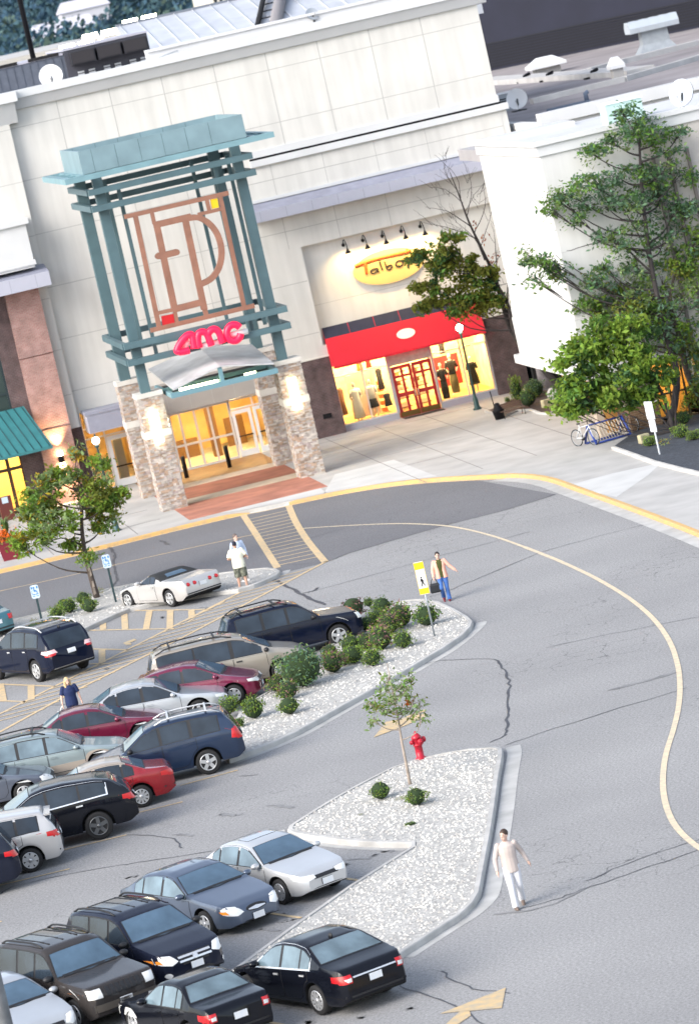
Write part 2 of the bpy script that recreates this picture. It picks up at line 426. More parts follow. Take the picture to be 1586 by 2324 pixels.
# pavement inlays: fresh slabs, saw joints, coloured bands in front of the doors
sl = MB()
for q in ([(760, 1076), (893, 1043), (992, 1081), (880, 1094), (735, 1119)], [(1300, 1098), (1389, 1074), (1500, 1050), (1470, 1078), (1398, 1128), (1360, 1120)], [(432, 1172), (560, 1143), (620, 1122), (725, 1106), (740, 1118), (640, 1138), (545, 1158)]):
    sl.poly(gp(q, .154))
structure('new_slabs', sl, CONC_L)
jt = MB()
for x0, x1, y in ((26.8, 36, 195.2), (26.8, 34.5, 190.0), (27, 33, 184.6), (27, 32.2, 179.3), (-20, 19, 186), (-20, 19, 181.6)):
    jt.box(x0, x1, y-.02, y+.02, .15, .1545)
for x in (28.9, 31.3, 33.6, 35.9): jt.box(x-.02, x+.02, 172, 196.9, .15, .1548)
for x in (-6, -2, 2, 6, 10, 14, 17.6): jt.box(x-.02, x+.02, 178.2, 190, .15, .1548)
structure('paving_joint', jt, mat('joint', (.21, .2, .19), .9))
P_R = brick_mat('red_paver', (.36, .125, .075), (.30, .105, .065), (.30, .14, .10), .2, .1, .006)
P_R2 = mat('red_band', (.31, .105, .06), .75, var=.25, vscale=1.3, detail=7)
P_G = mat('tan_band', (.50, .40, .30), .8, var=.12, vscale=2)
P_D = mat('door_glow_band', (.30, .15, .05), .55, var=.2, vscale=1.5)  # gold of the light from the doors put into the band's colour
P_K = mat('pink_band', (.36, .145, .10), .8, var=.28, vscale=1.0, detail=7)
x0, x1 = 19.9, 25.9
def yy(x, y): return G(x, y, .15).y
ya, yb, yc, yd = yy(516, 1085), yy(516, 1075), yy(546, 1115), yy(546, 1104)
bands = [(197.4, yb, P_D, 'tile_band'), (yb, ya, P_G, 'tile_band'), (ya, yd, P_R2, 'tile_band'), (yd, yc, P_G, 'tile_band'), (yc, 178.7, P_K, 'tile_band')]
for a, b, m, nme in bands: structure(nme, MB().box(x0, x1, b, a, .15, .158), m)

# ---- islands
def inset(poly, d):
    n = len(poly); out = []
    for i in range(n):
        a, b, c = poly[i-1], poly[i], poly[(i+1) % n]
        t1, t2 = (b-a).normalized(), (c-b).normalized()
        n1, n2 = Vector((-t1.y, t1.x, 0)), Vector((-t2.y, t2.x, 0))
        m = (n1+n2)
        if m.length < .3: out.append(b+n1*d); continue
        m.normalize(); out.append(b+m*(d/max(.5, m.dot(n1))))
    return out
def area(poly): return .5*sum(poly[i].x*poly[(i+1) % len(poly)].y-poly[(i+1) % len(poly)].x*poly[i].y for i in range(len(poly)))
def inside(p, poly):
    c = False; n = len(poly)
    for i in range(n):
        a, b = poly[i], poly[i-1]
        if (a.y > p[1]) != (b.y > p[1]) and p[0] < (b.x-a.x)*(p[1]-a.y)/(b.y-a.y)+a.x: c = not c
    return c
ROCKM = mat('loose_rock', (.50, .485, .455), .9, island=.3)
def island(name_pts, kw, n_rocks, seed, kerb_mat=KERB):
    P = [Vector((q.x, q.y, 0)) for q in (G(x, y, .15) for x, y in name_pts)]
    if area(P) < 0: P.reverse()
    kb = MB(); kerb_run(kb, P, .15, kw, 0, True)
    structure('kerb', kb, kerb_mat)
    I = inset(P, kw-.01)
    g = MB(); g.poly([(p.x, p.y, .125) for p in I], 0)
    rnd = random.Random(seed)
    xs = [p.x for p in I]; ys = [p.y for p in I]; c = 0
    while c < n_rocks:
        x, y = rnd.uniform(min(xs), max(xs)), rnd.uniform(min(ys), max(ys))
        if not inside((x, y), I): continue
        c += 1; r = rnd.uniform(.025, .062); a = rnd.uniform(0, 3.1)
        vs = []
        for (ux, uy, uz) in ((1, 0, 0), (.3, .9, .1), (-.8, .5, 0), (-.7, -.6, .1), (.4, -.85, 0), (.1, .1, .75), (-.3, .2, .65)):
            k = r*rnd.uniform(.8, 1.25)
            vs.append((x+(ux*cos(a)-uy*sin(a))*k, y+(ux*sin(a)+uy*cos(a))*k, .122+uz*k))
        g.add(vs, [(0, 1, 5), (1, 2, 6), (1, 6, 5), (2, 3, 6), (3, 4, 5), (3, 5, 6), (4, 0, 5)], 1)
    o = g.build('gravel', [GRAVEL, ROCKM]); tag(o, kind='stuff')
    return P
ISL1 = [(-120, 1442), (0, 1412), (100, 1388), (180, 1360), (245, 1335), (300, 1323.5), (345, 1318.5), (430, 1309), (504, 1298.5), (571, 1290), (608, 1287), (628, 1289.5), (637, 1295), (630, 1303), (606, 1314),
        (576, 1326), (540, 1337), (490, 1343), (420, 1353), (350, 1366), (295, 1380), (250, 1399), (190, 1427), (100, 1466), (0, 1508), (-120, 1560)]
ISL2 = [(897, 1364), (940, 1358.5), (968, 1358), (998, 1364.5), (1034, 1381), (1062, 1397.5), (1073, 1408), (1069, 1420), (1050, 1440), (1010, 1467), (950, 1503), (890, 1538), (840, 1567), (793, 1592), (735, 1625), (676, 1658), (620, 1684), (556, 1709), (520, 1722),
        (500, 1712), (512, 1680), (530, 1640), (545, 1608), (572, 1588), (612, 1565), (650, 1541), (690, 1512), (730, 1478), (775, 1440), (820, 1408), (860, 1380)]
ISL3 = [(1124, 1693), (1140, 1697), (1141, 1712), (1132, 1760), (1124, 1820), (1114, 1885), (1100, 1958), (1088, 2022), (1074, 2046), (1045, 2073), (1000, 2102), (945, 2138), (905, 2164), (885, 2180),
        (800, 2192), (700, 2200), (600, 2206), (530, 2212), (520, 2203), (560, 2174), (650, 2108), (793, 2007), (930, 1921), (930, 1912), (860, 1911), (793, 1907.5), (720, 1899), (668, 1890), (651, 1883), (655, 1873), (690, 1850), (740, 1819), (793, 1788.5), (836, 1766),
        (886, 1741), (943, 1722), (1006, 1707), (1068, 1697)]
P1 = island(ISL1, .15, 900, 1); P2 = island(ISL2, .15, 2300, 2); P3 = island(ISL3, .15, 3600, 3)
gt = MB()
def gut(pts, w=.42, d=-.2, z=.006): gt.strip(spline(offs([Vector((q.x, q.y, 0)) for q in (G(x, y, 0) for x, y in pts)], d*(-1)), 4), w, z)
gut([(1148, 1697), (1152, 1715), (1143, 1765), (1135, 1825), (1125, 1890), (1111, 1963), (1099, 2028), (1083, 2054), (1052, 2081), (1006, 2110), (950, 2146), (908, 2174)], .40, -.18)
gut([(1080, 1414), (1072, 1428), (1016, 1475), (955, 1511), (895, 1546), (845, 1575), (798, 1600), (740, 1633), (680, 1667), (624, 1693), (560, 1718), (520, 1733)], .36, -.17)
gut([(930, 1924), (860, 1922), (793, 1918), (720, 1909), (665, 1899), (643, 1889), (640, 1884)], .34, -.1)
gut([(643, 1296), (634, 1306), (606, 1319), (576, 1331), (530, 1343)], .3, -.14)
structure('gutter', gt, GUTTER)

# planting beds on the pavement
bed1 = gp([(1102, 934), (1128, 925), (1160, 907), (1200, 893), (1280, 880), (1310, 905), (1285, 925), (1240, 938), (1222, 937), (1200, 929), (1178, 930), (1140, 945)], .16)
mb = MB(); mb.prism([(p[0], p[1]) for p in bed1], .15, .19); structure('planting_bed', mb, MULCH)
kb = MB(); kerb_run(kb, [Vector((p.x, p.y, .14)) for p in (G(x, y, .15) for x, y in [(1098, 935), (1138, 949), (1176, 934), (1200, 933), (1222, 941), (1242, 942), (1290, 927)])], .24, .12)
structure('kerb', kb, KERB)
bed2 = [Vector((p.x, p.y, 0)) for p in (G(x, y, .15) for x, y in [(1390, 1018), (1430, 1030), (1480, 1047), (1540, 1062), (1600, 1076), (1750, 1120), (1750, 940), (1560, 938), (1500, 965), (1443, 980)])]
if area(bed2) < 0: bed2.reverse()
mb = MB(); mb.prism([(p.x, p.y) for p in bed2], .15, .21); structure('planting_bed', mb, MULCH_B)
kb = MB(); kerb_run(kb, [Vector((p.x, p.y, 0)) for p in (G(x, y, .2) for x, y in [(1386, 1018), (1428, 1033), (1478, 1051), (1540, 1067), (1600, 1081), (1750, 1126)])], .27, .16)
structure('kerb', kb, KERB)

# ---- painted markings
mk = MB()
def line(pts, w=.11, z=.012, m=None, sp=True):
    P = [G(x, y, 0) for x, y in pts]
    (m or mk).strip(spline(P, 4) if sp and len(P) > 2 else P, w, z)
mk2 = MB()
lane = [(-120, 1370), (0, 1342), (150, 1309), (310, 1271), (520, 1225), (590, 1211)]
line(lane, .12)
lane2 = [(688, 1199.5), (740, 1196), (800, 1192.5), (870, 1189.5), (930, 1189), (1003, 1193), (1060, 1202), (1125, 1219), (1190, 1242), (1270, 1274), (1350, 1312), (1425, 1357), (1480, 1403), (1518, 1455), (1537, 1510), (1542, 1560), (1538, 1610),
         (1526, 1660), (1512, 1705), (1505, 1745), (1504, 1790), (1512, 1833), (1530, 1872), (1560, 1905), (1600, 1935)]
line(lane2[:9], .12, m=mk2); line(lane2[8:], .155, m=mk2)
line([(553, 1170), (577, 1206), (605, 1250), (630, 1289)], .27); line([(655, 1147), (672, 1186), (700, 1230), (738, 1276)], .27)
line([(741, 1274), (622, 1337), (421, 1444), (175, 1566), (0, 1662), (-200, 1768)], .16, sp=False)
line([(600, 1318), (471, 1382), (347, 1446), (125, 1558), (0, 1621), (-200, 1722)], .15, sp=False)
A0, A1 = G(556, 1174), G(631, 1292); B0, B1 = G(659, 1153), G(738, 1276)
for i in range(1, 17):
    t = i/17.0; a = A0.lerp(A1, t); b = B0.lerp(B1, t); b.y = b.y*.3+a.y*.7; mk.strip([a, b], .13, .013)
# hatching of the long strip
ua, ub = G(600, 1318), G(-60, 1652); la, lb = G(700, 1295), G(-60, 1695)
for i in range(22):
    t = i/21.0; p = ua.lerp(ub, t)
    q = Vector((p.x+2.05, p.y+.15, 0)); d = (lb-la).normalized()
    s = ((q.x-la.x)*d.x+(q.y-la.y)*d.y); foot = la+d*s
    nrm = Vector((-d.y, d.x, 0)); h0 = (p-la).dot(nrm); h1 = (q-la).dot(nrm)
    f = h0/(h0-h1) if abs(h0-h1) > 1e-6 else 1
    mk.strip([p, p.lerp(q, f)], .13, .0125)
for a in ([(193, 1431), (396, 1427), (440, 1405)], [(297, 1386), (446, 1384), (470, 1383)], [(207, 1473), (290, 1475)], [(203, 1507), (252, 1506)], [(-60, 1552), (0, 1553), (125, 1558)], [(-60, 1589), (0, 1590.5), (62, 1593)]): line(a, .13, sp=False)
for a in ([(234, 1410), (235, 1429)], [(282.5, 1389), (285, 1429)], [(340, 1386), (332, 1429)], [(387, 1385), (386, 1427)], [(435, 1384), (436, 1402)], [(232.5, 1474), (232.5, 1505)], [(2, 1553), (9, 1591)], [(71.5, 1556), (72, 1589)]): line(a, .24, .0135, sp=False)
for a in ([(410, 1783), (540, 1748)], [(292, 1850), (415, 1820)], [(139, 1931), (288, 1895)], [(-30, 2017), (159, 1972)], [(-60, 2112), (5, 2091)], [(768, 1991.5), (818, 1999)], [(600, 2071), (683, 2083.5)], [(600, 2318), (700, 2338)], [(590, 1565), (616, 1553)], [(420, 1410), (510, 1365)]): line(a, .11, .0115, sp=False)
structure('lane_marking', mk, YELLOW_P); structure('lane_marking', mk2, mat('cream_paint', (.48, .42, .33), .8, vscale=5, detail=12, col2=(.70, .57, .38)))
ar = MB()
ar.poly(gp([(848, 1673), (876, 1637), (905, 1633), (922, 1645), (905, 1652)], .014)); ar.poly(gp([(905, 1633), (962, 1609.5), (967, 1613), (940, 1622), (965, 1619), (966, 1626), (922, 1645)], .014))
ar.poly(gp([(998, 2300), (1147, 2241), (1138, 2287), (1063, 2294), (1043, 2295)], .014)); ar.poly(gp([(1043, 2295), (1065, 2293), (1068, 2304), (1030, 2330), (985, 2360), (962, 2352), (1010, 2325)], .014))
ar.poly(gp([(280, 1459), (305, 1449), (311, 1452), (296, 1458), (300, 1463), (288, 1464)], .014))
structure('road_arrow', ar, mat('arrow_paint', (.38, .33, .25), .8, vscale=4, detail=12, col2=(.60, .42, .20)))
# cracks filled with tar, and thin open cracks
ck = MB()
def jag(pts, w, m=ck, z=.010, j=.05, seed=0):
    r = random.Random(seed); P = spline([G(x, y) for x, y in pts], 5)
    P = [p+Vector((r.uniform(-j, j), r.uniform(-j, j), 0)) for p in P]
    m.strip(P, [w*r.uniform(.55, 1.3) for _ in P], z)
jag([(1125, 1497), (1143, 1521), (1155, 1551), (1153, 1586), (1150, 1626), (1148, 1656), (1143, 1671), (1110, 1685)], .065, seed=1)
jag([(621, 1315), (646, 1329), (681, 1346), (709, 1361), (737, 1373)], .13, seed=2); jag([(690, 1346), (710, 1341), (722, 1333)], .1, seed=3)
jag([(239, 1239), (255, 1249), (261, 1261), (257, 1276), (261, 1296), (267, 1311), (260, 1326), (252, 1334)], .11, seed=4); jag([(362, 1228), (372, 1230), (384, 1236)], .13, seed=5)
for i, a in enumerate(([(650, 1283), (738, 1275), (793, 1255), (900, 1224), (1003, 1194), (1153, 1156), (1262, 1121)], [(700, 1345), (793, 1319), (938, 1279), (1008, 1259), (1125, 1228), (1200, 1207)], [(973, 1356), (1030, 1335), (1105, 1304), (1223, 1256), (1340, 1222), (1460, 1191)],
                       [(645, 1242), (700, 1222), (780, 1200)], [(1180, 2063), (1240, 2048), (1320, 2020), (1450, 1975), (1600, 1925)], [(1330, 2000), (1450, 1950), (1600, 1900)], [(903, 2235), (980, 2265), (1050, 2295), (1110, 2330)], [(1000, 2205), (1060, 2240), (1150, 2255)],
                       [(0, 2030), (50, 2007), (235, 1970), (330, 1955), (480, 1932)], [(290, 1895), (380, 1900), (415, 1925)], [(820, 1540), (1000, 1500), (1125, 1497)], [(1150, 1690), (1300, 1640), (1560, 1560)], [(1240, 1470), (1380, 1440), (1586, 1400)])):
    jag(a, .042, z=.0095, j=.06, seed=20+i)
structure('crack_sealing', ck, TAR)
st = MB(); jag([(1388, 1566), (1430, 1554), (1480, 1542), (1520, 1529), (1545, 1523)], .3, st, .009, .05, 9); jag([(1120, 2075), (1230, 2060), (1330, 2015)], .12, st, .009, .05, 10)
rnd = random.Random(77)
for (x, y) in ((700, 2030), (745, 2018), (655, 2090), (610, 2110), (640, 2075), (560, 2190), (850, 1940), (810, 1950), (880, 1932), (780, 1965), (420, 1895), (520, 1850), (300, 1990), (210, 2080), (560, 1760), (640, 1830), (470, 1380), (240, 1520), (120, 1600), (370, 1400), (560, 1440), (930, 2290), (820, 2310), (700, 2320)):
    a = rnd.uniform(-20, 20); jag([(x-a-12, y-rnd.uniform(-3, 3)), (x, y), (x+a+14, y+rnd.uniform(-4, 4))], rnd.uniform(.08, .2), st, .0088+.0001*rnd.random(), .07, int(x))
structure('skid_mark', st, STAIN)
# ================================================================== the mall
SEAM = mat('sealant_joint', (.40, .395, .38), .9)
COVE = mat('shaded_cornice', (.50, .51, .52), .8, var=.05, vscale=.6)  # grey carries the shade of the outward-leaning face
CAP = mat('white_metal_cap', (.60, .61, .62), .5, var=.05, vscale=.7)
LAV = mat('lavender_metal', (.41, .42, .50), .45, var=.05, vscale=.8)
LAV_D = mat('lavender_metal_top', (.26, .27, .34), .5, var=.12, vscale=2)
BRK_D = brick_mat('maroon_brick', (.085, .052, .055), (.11, .065, .065), (.12, .10, .10), .2, .07, .01)
BRK_R = brick_mat('red_brick', (.29, .135, .12), (.36, .195, .18), (.32, .25, .23), .2, .07, .012, bump=.5, blot=.2)
ROOFM = mat('grey_roof', (.36, .35, .36), .95, var=.16, vscale=.35, bump=.1, detail=9)
CREAM = mat('cream_wall', (.64, .62, .57), .85, var=.05, vscale=.6)
BEIGE = mat('beige_panel', (.34, .32, .30), .75, var=.05, vscale=1)
FRAME = mat('aluminium_frame', (.62, .61, .60), .4, .3)
WARM_W = mat('warm_interior_wall', (.80, .58, .27), .8, var=.3, vscale=.9)
WARM_F = mat('warm_interior_floor', (.46, .27, .09), .4, var=.25, vscale=1.2)
LAMP_W = mat('warm_ceiling_lamp', (1, .8, .5), .5, emit=(1, .70, .32), estr=38)
def pane_mat():
    m = bpy.data.materials.new('clear_glass'); m.use_nodes = True
    nt = m.node_tree; nt.nodes.remove(nt.nodes['Principled BSDF'])
    out = nt.nodes['Material Output']
    t = nd(nt, 'ShaderNodeBsdfTransparent'); t.inputs[0].default_value = (.93, .93, .9, 1)
    g = nd(nt, 'ShaderNodeBsdfGlossy'); g.inputs['Roughness'].default_value = .03
    fr = nd(nt, 'ShaderNodeFresnel'); fr.inputs[0].default_value = 1.35
    mx = nd(nt, 'ShaderNodeMixShader')
    nt.links.new(fr.outputs[0], mx.inputs[0]); nt.links.new(t.outputs[0], mx.inputs[1]); nt.links.new(g.outputs[0], mx.inputs[2]); nt.links.new(mx.outputs[0], out.inputs[0])
    return m
PANE = pane_mat()

YW = 197.3
mall = thing('mall_building', (29, YW, 0), 'large white panelled shopping mall block with grey-shaded cornice and lavender eyebrow canopy over the shop', 'building')
XL, XR = 13.0, 40.35
m = MB()
m.box(XL, XR, YW, YW+.5, 9.0, 18.05)
m.box(XL, 29.85, YW, YW+.5, 4.35, 9.0); m.box(XL, 16.2, YW+.5, YW+3.2, 4.36, 4.5); m.box(29.85, XR+.3, YW+.3, YW+.7, 3.86, 9.0)
m.box(XR, XR+.3, YW+.02, YW+8, 3.86, 13.1); m.box(XR-.5, XR, YW+.5, YW+30, 9, 18.05)
m.box(16.2, 18.1, YW+.01, YW+.5, 0, 4.35); m.box(XL, 16.2, YW+3.2, YW+3.4, 0, 4.35); m.box(20.35, 21.1, YW+.01, YW+.5, 0, 4.35); m.box(26.9, 30.0, YW+.01, YW+.5, 3.86, 4.35)
m.box(18.1, 20.35, YW+.012, YW+.5, 3.9, 4.35)
# joints between the panels
for i in range(-2, 8):
    x = 20.34+2.463*i
    m.box(x-.02, x+.02, YW-.003, YW+.05, 13.76, 18.05, 1); m.box(x-.015, x+.015, YW-.163, YW-.1, 18.08, 18.55, 1)
    if x < 29.8: m.box(x-.015, x+.015, YW-.003, YW+.05, 4.4, 13.0, 1)
    else:
        m.box(x-.9-.015, x-.9+.015, YW-.003, YW+.05, 9.02, 10.55, 1); m.box(x-.9-.012, x-.9+.012, YW-.003, YW+.05, 11.6, 13.0, 1)
for z in (17.26, 14.83): m.box(XL, XR-.02, YW-.004, YW+.05, z-.016, z+.016, 1)
for z in (12.33, 9.85): m.box(XL, XR-.02, YW-.004, YW+.05, z-.016, z+.016, 1)
for z in (7.42, 4.98): m.box(XL, 29.8, YW-.004, YW+.05, z-.016, z+.016, 1)
for z in (6.2,): m.box(29.9, 36, YW+.296, YW+.34, z-.01, z+.01, 1)
rel(m, mall).build('wall', [WHITE, SEAM], mall)
m = MB()      # leaning cornice
m.add([(x, y, z) for x in (XL, XR+.45) for (y, z) in ((YW, 18.05), (YW-.16, 18.08), (YW-.38, 18.56), (YW+.4, 18.56), (YW+.4, 18.05))], [(0, 1, 6, 5), (1, 2, 7, 6), (2, 3, 8, 7), (3, 4, 9, 8), (4, 0, 5, 9), (4, 3, 2, 1, 0), (5, 6, 7, 8, 9)])
rel(m, mall).build('cornice', COVE, mall)
m = MB(); m.box(XL, XR+.6, YW-.46, YW+.42, 18.565, 18.92); m.box(XR+.1, XR+.62, YW+.42, YW+40, 18.5, 18.9); rel(m, mall).build('parapet_cap', CAP, mall)
m = MB(); m.box(28.4, XR+.05, YW-.1, YW+.1, 13.46, 13.78); m.box(28.4, XR+.42, YW-.16, YW+.1, 13.06, 13.36); m.box(28.4, XR+.1, YW-.02, YW+.05, 13.36, 13.46, 1)  # last box: black strip painted in for the shade of the gap
rel(m, mall).build('ledge', [CAP, DARK], mall)
m = MB()
ye = YW-.85
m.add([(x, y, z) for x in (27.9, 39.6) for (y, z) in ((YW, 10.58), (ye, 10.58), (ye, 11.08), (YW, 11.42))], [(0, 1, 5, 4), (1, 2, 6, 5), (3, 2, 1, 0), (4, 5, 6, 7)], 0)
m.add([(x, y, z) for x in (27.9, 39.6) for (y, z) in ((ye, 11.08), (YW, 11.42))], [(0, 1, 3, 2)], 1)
m.box(27.9, 39.6, YW-.1, YW-.004, 11.43, 11.58, 2)
for i in range(9): m.box(28.2+1.23*i, 28.22+1.23*i, ye-.003, ye+.02, 10.6, 11.07, 1)
rel(m, mall).build('eyebrow_canopy', [LAV, LAV_D, CAP], mall)
m = MB(); m.box(26.6, 30.02, YW-.05, YW+.5, .1, 3.8); m.box(37.42, 38.95, YW-.05, YW+.5, .1, 3.8); m.box(17.2, 18.08, YW-.05, YW+.5, .1, 3.3); each(m, 'brick_base', BRK_D, mall)
m = MB(); m.box(26.6, 30.02, YW-.09, YW+.5, 3.8, 3.87); m.box(37.42, 38.97, YW-.09, YW+.5, 3.8, 3.87); each(m, 'brick_coping', CREAM, mall)
m = MB(); m.box(29.1, 29.5, YW-.09, YW-.04, 1.0, 1.22); rel(m, mall).build('wall_vent', BLACK, mall)
m = MB(); m.box(38.42, 38.6, YW+.2, YW+.32, 4.25, 4.6); m.lathe([(.05, 0), (.09, .05), (.05, .1)], (38.51, YW+.18, 4.4), 8, axis='y'); rel(m, mall).build('alarm_horn', mat('alarm_red', (.55, .05, .03), .5), mall)
m = MB(); m.box(XL, XR, YW+.5, YW+60, 18.0, 18.2); rel(m, mall).build('roof', ROOFM, mall)
m = MB(); m.box(38.97, 41.5, YW+.6, YW+.8, .1, 3.9); m.box(38.97, 39.05, YW+.3, YW+.6, .1, 3.86); rel(m, mall).build('entry_glass', GLASSD, mall)

# --- glazed entrance behind the portal
def glazing(mx, xs, z0, z1, rails, y, t=.05, d=.07, name='window', parent=None, panes=True):
    f = MB()
    for x in xs: f.box(x-t/2, x+t/2, y, y+d, z0, z1)
    for z in rails: f.box(xs[0]+t/2, xs[-1]-t/2, y+.004, y+d-.004, z-t/2, z+t/2)
    f = rel(f, parent).build(name, mx, parent)
    if panes:
        g = MB(); g.box(xs[0], xs[-1], y+d*.4, y+d*.5, z0, z1); rel(g, parent); g.build('pane', PANE, f)
    return f
glazing(FRAME, [21.1, 22.13, 22.60, 23.30, 23.98, 24.92], .15, 2.86, (.2, 1.31, 2.83), YW+.2, .095, .1, 'entrance_window', mall)
glazing(FRAME, [24.96, 26.05, 26.9], 2.35, 2.86, (2.4, 2.83), YW+.2, .07, .1, 'transom_window', mall)
for x0 in (25.0, 26.0):
    f = MB()
    for a in ((x0, x0+.14), (x0+.76, x0+.9)): f.box(a[0], a[1], YW+.18, YW+.26, .17, 2.32)
    f.box(x0+.14, x0+.76, YW+.183, YW+.257, .17, .45); f.box(x0+.14, x0+.76, YW+.183, YW+.257, 2.16, 2.32)
    d = rel(f, mall).build('door', mat('white_door', (.68, .68, .68), .5), mall)
    g = MB(); g.box(x0+.14, x0+.76, YW+.21, YW+.22, .45, 2.16); rel(g, mall).build('pane', PANE, d)
    g = MB(); g.box(x0+.12, x0+.78, YW+.14, YW+.17, 1.08, 1.14); rel(g, mall).build('push_bar', BLACK, d)
m = MB(); m.box(21.1, 26.9, YW-.02, YW+.35, 2.9, 4.35)
for x in (22.2, 23.25, 24.3, 25.35, 26.3): m.box(x-.012, x+.012, YW-.024, YW, 2.92, 4.33, 1)
rel(m, mall).build('header_panel', [BEIGE, SEAM], mall)
# side door with its little box canopy
glazing(FRAME, [18.1, 18.62, 19.05, 20.35], .15, 3.9, (.2, 2.62, 3.1), YW+.2, .07, .1, 'entrance_window', mall)
f = MB()
for a in ((19.1, 19.27), (20.12, 20.3)): f.box(a[0], a[1], YW+.15, YW+.25, .17, 2.55)
f.box(19.27, 20.12, YW+.153, YW+.247, .17, .5); f.box(19.27, 20.12, YW+.153, YW+.247, 2.35, 2.55)
d = rel(f, mall).build('door', mat('white_door', (.6, .6, .6), .5), mall)
g = MB(); g.box(19.25, 20.15, YW+.1, YW+.14, 1.06, 1.13); rel(g, mall).build('push_bar', BLACK, d)
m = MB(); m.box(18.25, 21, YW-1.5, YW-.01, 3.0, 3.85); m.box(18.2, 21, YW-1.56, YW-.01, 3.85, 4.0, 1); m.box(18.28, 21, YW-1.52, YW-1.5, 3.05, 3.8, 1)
rel(m, mall).build('door_canopy', [LAV, LAV_D], mall)
# interior of both entrances
m = MB()
for (x0, x1, zc) in ((18.05, 20.7, 4.2), (20.75, 27.2, 3.4)):
    m.box(x0, x1, YW+.5, YW+8, .05, .14, 1); m.box(x0, x1, YW+8, YW+8.2, .1, zc); m.box(x0-.1, x0, YW+.5, YW+8, .1, zc); m.box(x1, x1+.1, YW+.5, YW+8, .1, zc); m.box(x0, x1, YW+.5, YW+8, zc, zc+.1)
m.box(24.15, 24.55, YW+3, YW+3.4, .14, 3.4, 2); m.box(22.3, 23.8, YW+5.4, YW+5.9, .14, 1.0, 2); m.box(25.3, 26.2, YW+6, YW+6.3, .14, 1.5, 2); m.box(19.5, 19.9, YW+1.6, YW+2, .14, 2.2, 3)
rel(m, mall).build('lobby', [WARM_W, WARM_F, mat('wood_column', (.16, .085, .03), .6), mat('grey_poster', (.25, .28, .34), .6)], mall)
m = MB()
for x, y in ((18.9, 1.6), (18.9, 4), (21.9, 1.4), (23.6, 1.4), (25.6, 1.4), (21.9, 4.2), (23.4, 4.2), (25.8, 4.2)): m.box(x-.28, x+.28, YW+y-.28, YW+y+.28, 3.3 if x > 20 else 4.1, 3.36 if x > 20 else 4.16)
each(m, 'ceiling_lamp', LAMP_W, mall)
for x in (21.95, 22.2): m = MB(); m.tube([(x, YW+1.1, 1.95), (x+.02, YW+1.1, 2.78)], .055, 8); rel(m, mall).build('hanging_lamp', mat('paper_lamp', (1, .9, .7), .5, emit=(1, .78, .42), estr=14), mall)

# --- the dress shop front
SHOP_W = mat('shop_wall', (.85, .68, .38), .8, var=.35, vscale=1.4)
glazing(FRAME, [30.05, 31.4, 32.62], .42, 3.6, (.45, 2.72, 3.57), YW+.28, .06, .1, 'shop_window', mall)
glazing(FRAME, [34.76, 36.12, 37.4], .42, 3.6, (.45, 2.72, 3.57), YW+.28, .06, .1, 'shop_window', mall)
SILL = mat('grey_sill', (.36, .36, .40), .7)
m = MB(); m.box(30.02, 32.66, YW+.2, YW+.6, .1, .42); m.box(34.72, 37.42, YW+.2, YW+.6, .1, .42); m.box(32.62, 32.72, YW+.2, YW+.6, .42, 3.6); m.box(34.68, 34.74, YW+.2, YW+.6, .42, 3.6); m.box(37.37, 37.43, YW+.1, YW+.6, .42, 3.6)
each(m, 'window_sill', SILL, mall)
m = MB(); m.box(32.72, 34.68, YW+.26, YW+.4, 2.62, 3.4); rel(m, mall).build('transom_panel', mat('patina_panel', (.30, .36, .35), .6, var=.15, vscale=5), mall)
RED_D = mat('red_door_paint', (.34, .012, .02), .35)
for x0 in (32.74, 33.71):
    f = MB(); w = .94
    cols = [(0, .13), (.41, .53), (.81, .94)]
    for a in cols: f.box(x0+a[0], x0+a[1], YW+.25, YW+.32, .17, 2.58)
    for a in ((.13, .41), (.53, .81)):
        for z in ((.17, .42), (1.12, 1.3), (2.02, 2.13), (2.42, 2.58)): f.box(x0+a[0], x0+a[1], YW+.253, YW+.317, z[0], z[1])
    d = rel(f, mall).build('shop_door', RED_D, mall)
    g = MB(); g.box(x0+.13, x0+.81, YW+.28, YW+.29, .42, 2.42); rel(g, mall).build('pane', PANE, d)
    g = MB(); hx = x0+(.87 if x0 < 33 else .07); g.tube([(hx, YW+.2, 1.05), (hx, YW+.2, 1.35)], .018, 6); g.box(hx-.03, hx+.03, YW+.2, YW+.26, 1.05, 1.08); rel(g, mall).build('handle', STEEL, d)
    g = MB(); g.box(x0+.03, x0+.91, YW+.235, YW+.249, .2, .4); rel(g, mall).build('kick_plate', mat('brass_plate', (.22, .15, .05), .35, .8), d)
m = MB(); m.box(32.75, 34.7, YW-.6, YW+.2, .155, .172); tag(m.build('door_mat', mat('mat_rubber', (.03, .025, .02), .95)), 'dark rubber mat lying before the red double doors', 'door mat')
# awning
m = MB(); x0, x1 = 30.0, 37.32; yt, yb, zt, zb = YW+.28, YW-.72, 5.1, 3.3
zm, ym = 4.6, YW+.0
m.add([(x0, yt, zt), (x1, yt, zt), (x1, ym, zm), (x0, ym, zm)], [(0, 1, 2, 3)], 0)
m.add([(x0, ym, zm), (x1, ym, zm), (x1, yb, zb), (x0, yb, zb)], [(0, 1, 2, 3)], 1)
for x in (x0, x1): m.add([(x, yt, zt), (x, ym, zm), (x, yb, zb), (x, yt, zb)], [(0, 1, 2, 3)], 1)
m.add([(x0, yb+.01, zb), (x1, yb+.01, zb), (x1, yb+.01, zb-.1), (x0, yb+.01, zb-.1)], [(0, 1, 2, 3)], 1)
for i in range(1, 6):
    x = x0+(x1-x0)*i/6; m.add([(x-.01, yt-.002, zt+.004), (x+.01, yt-.002, zt+.004), (x+.01, yb, zb+.008), (x-.01, yb, zb+.008)], [(0, 1, 2, 3)], 1)
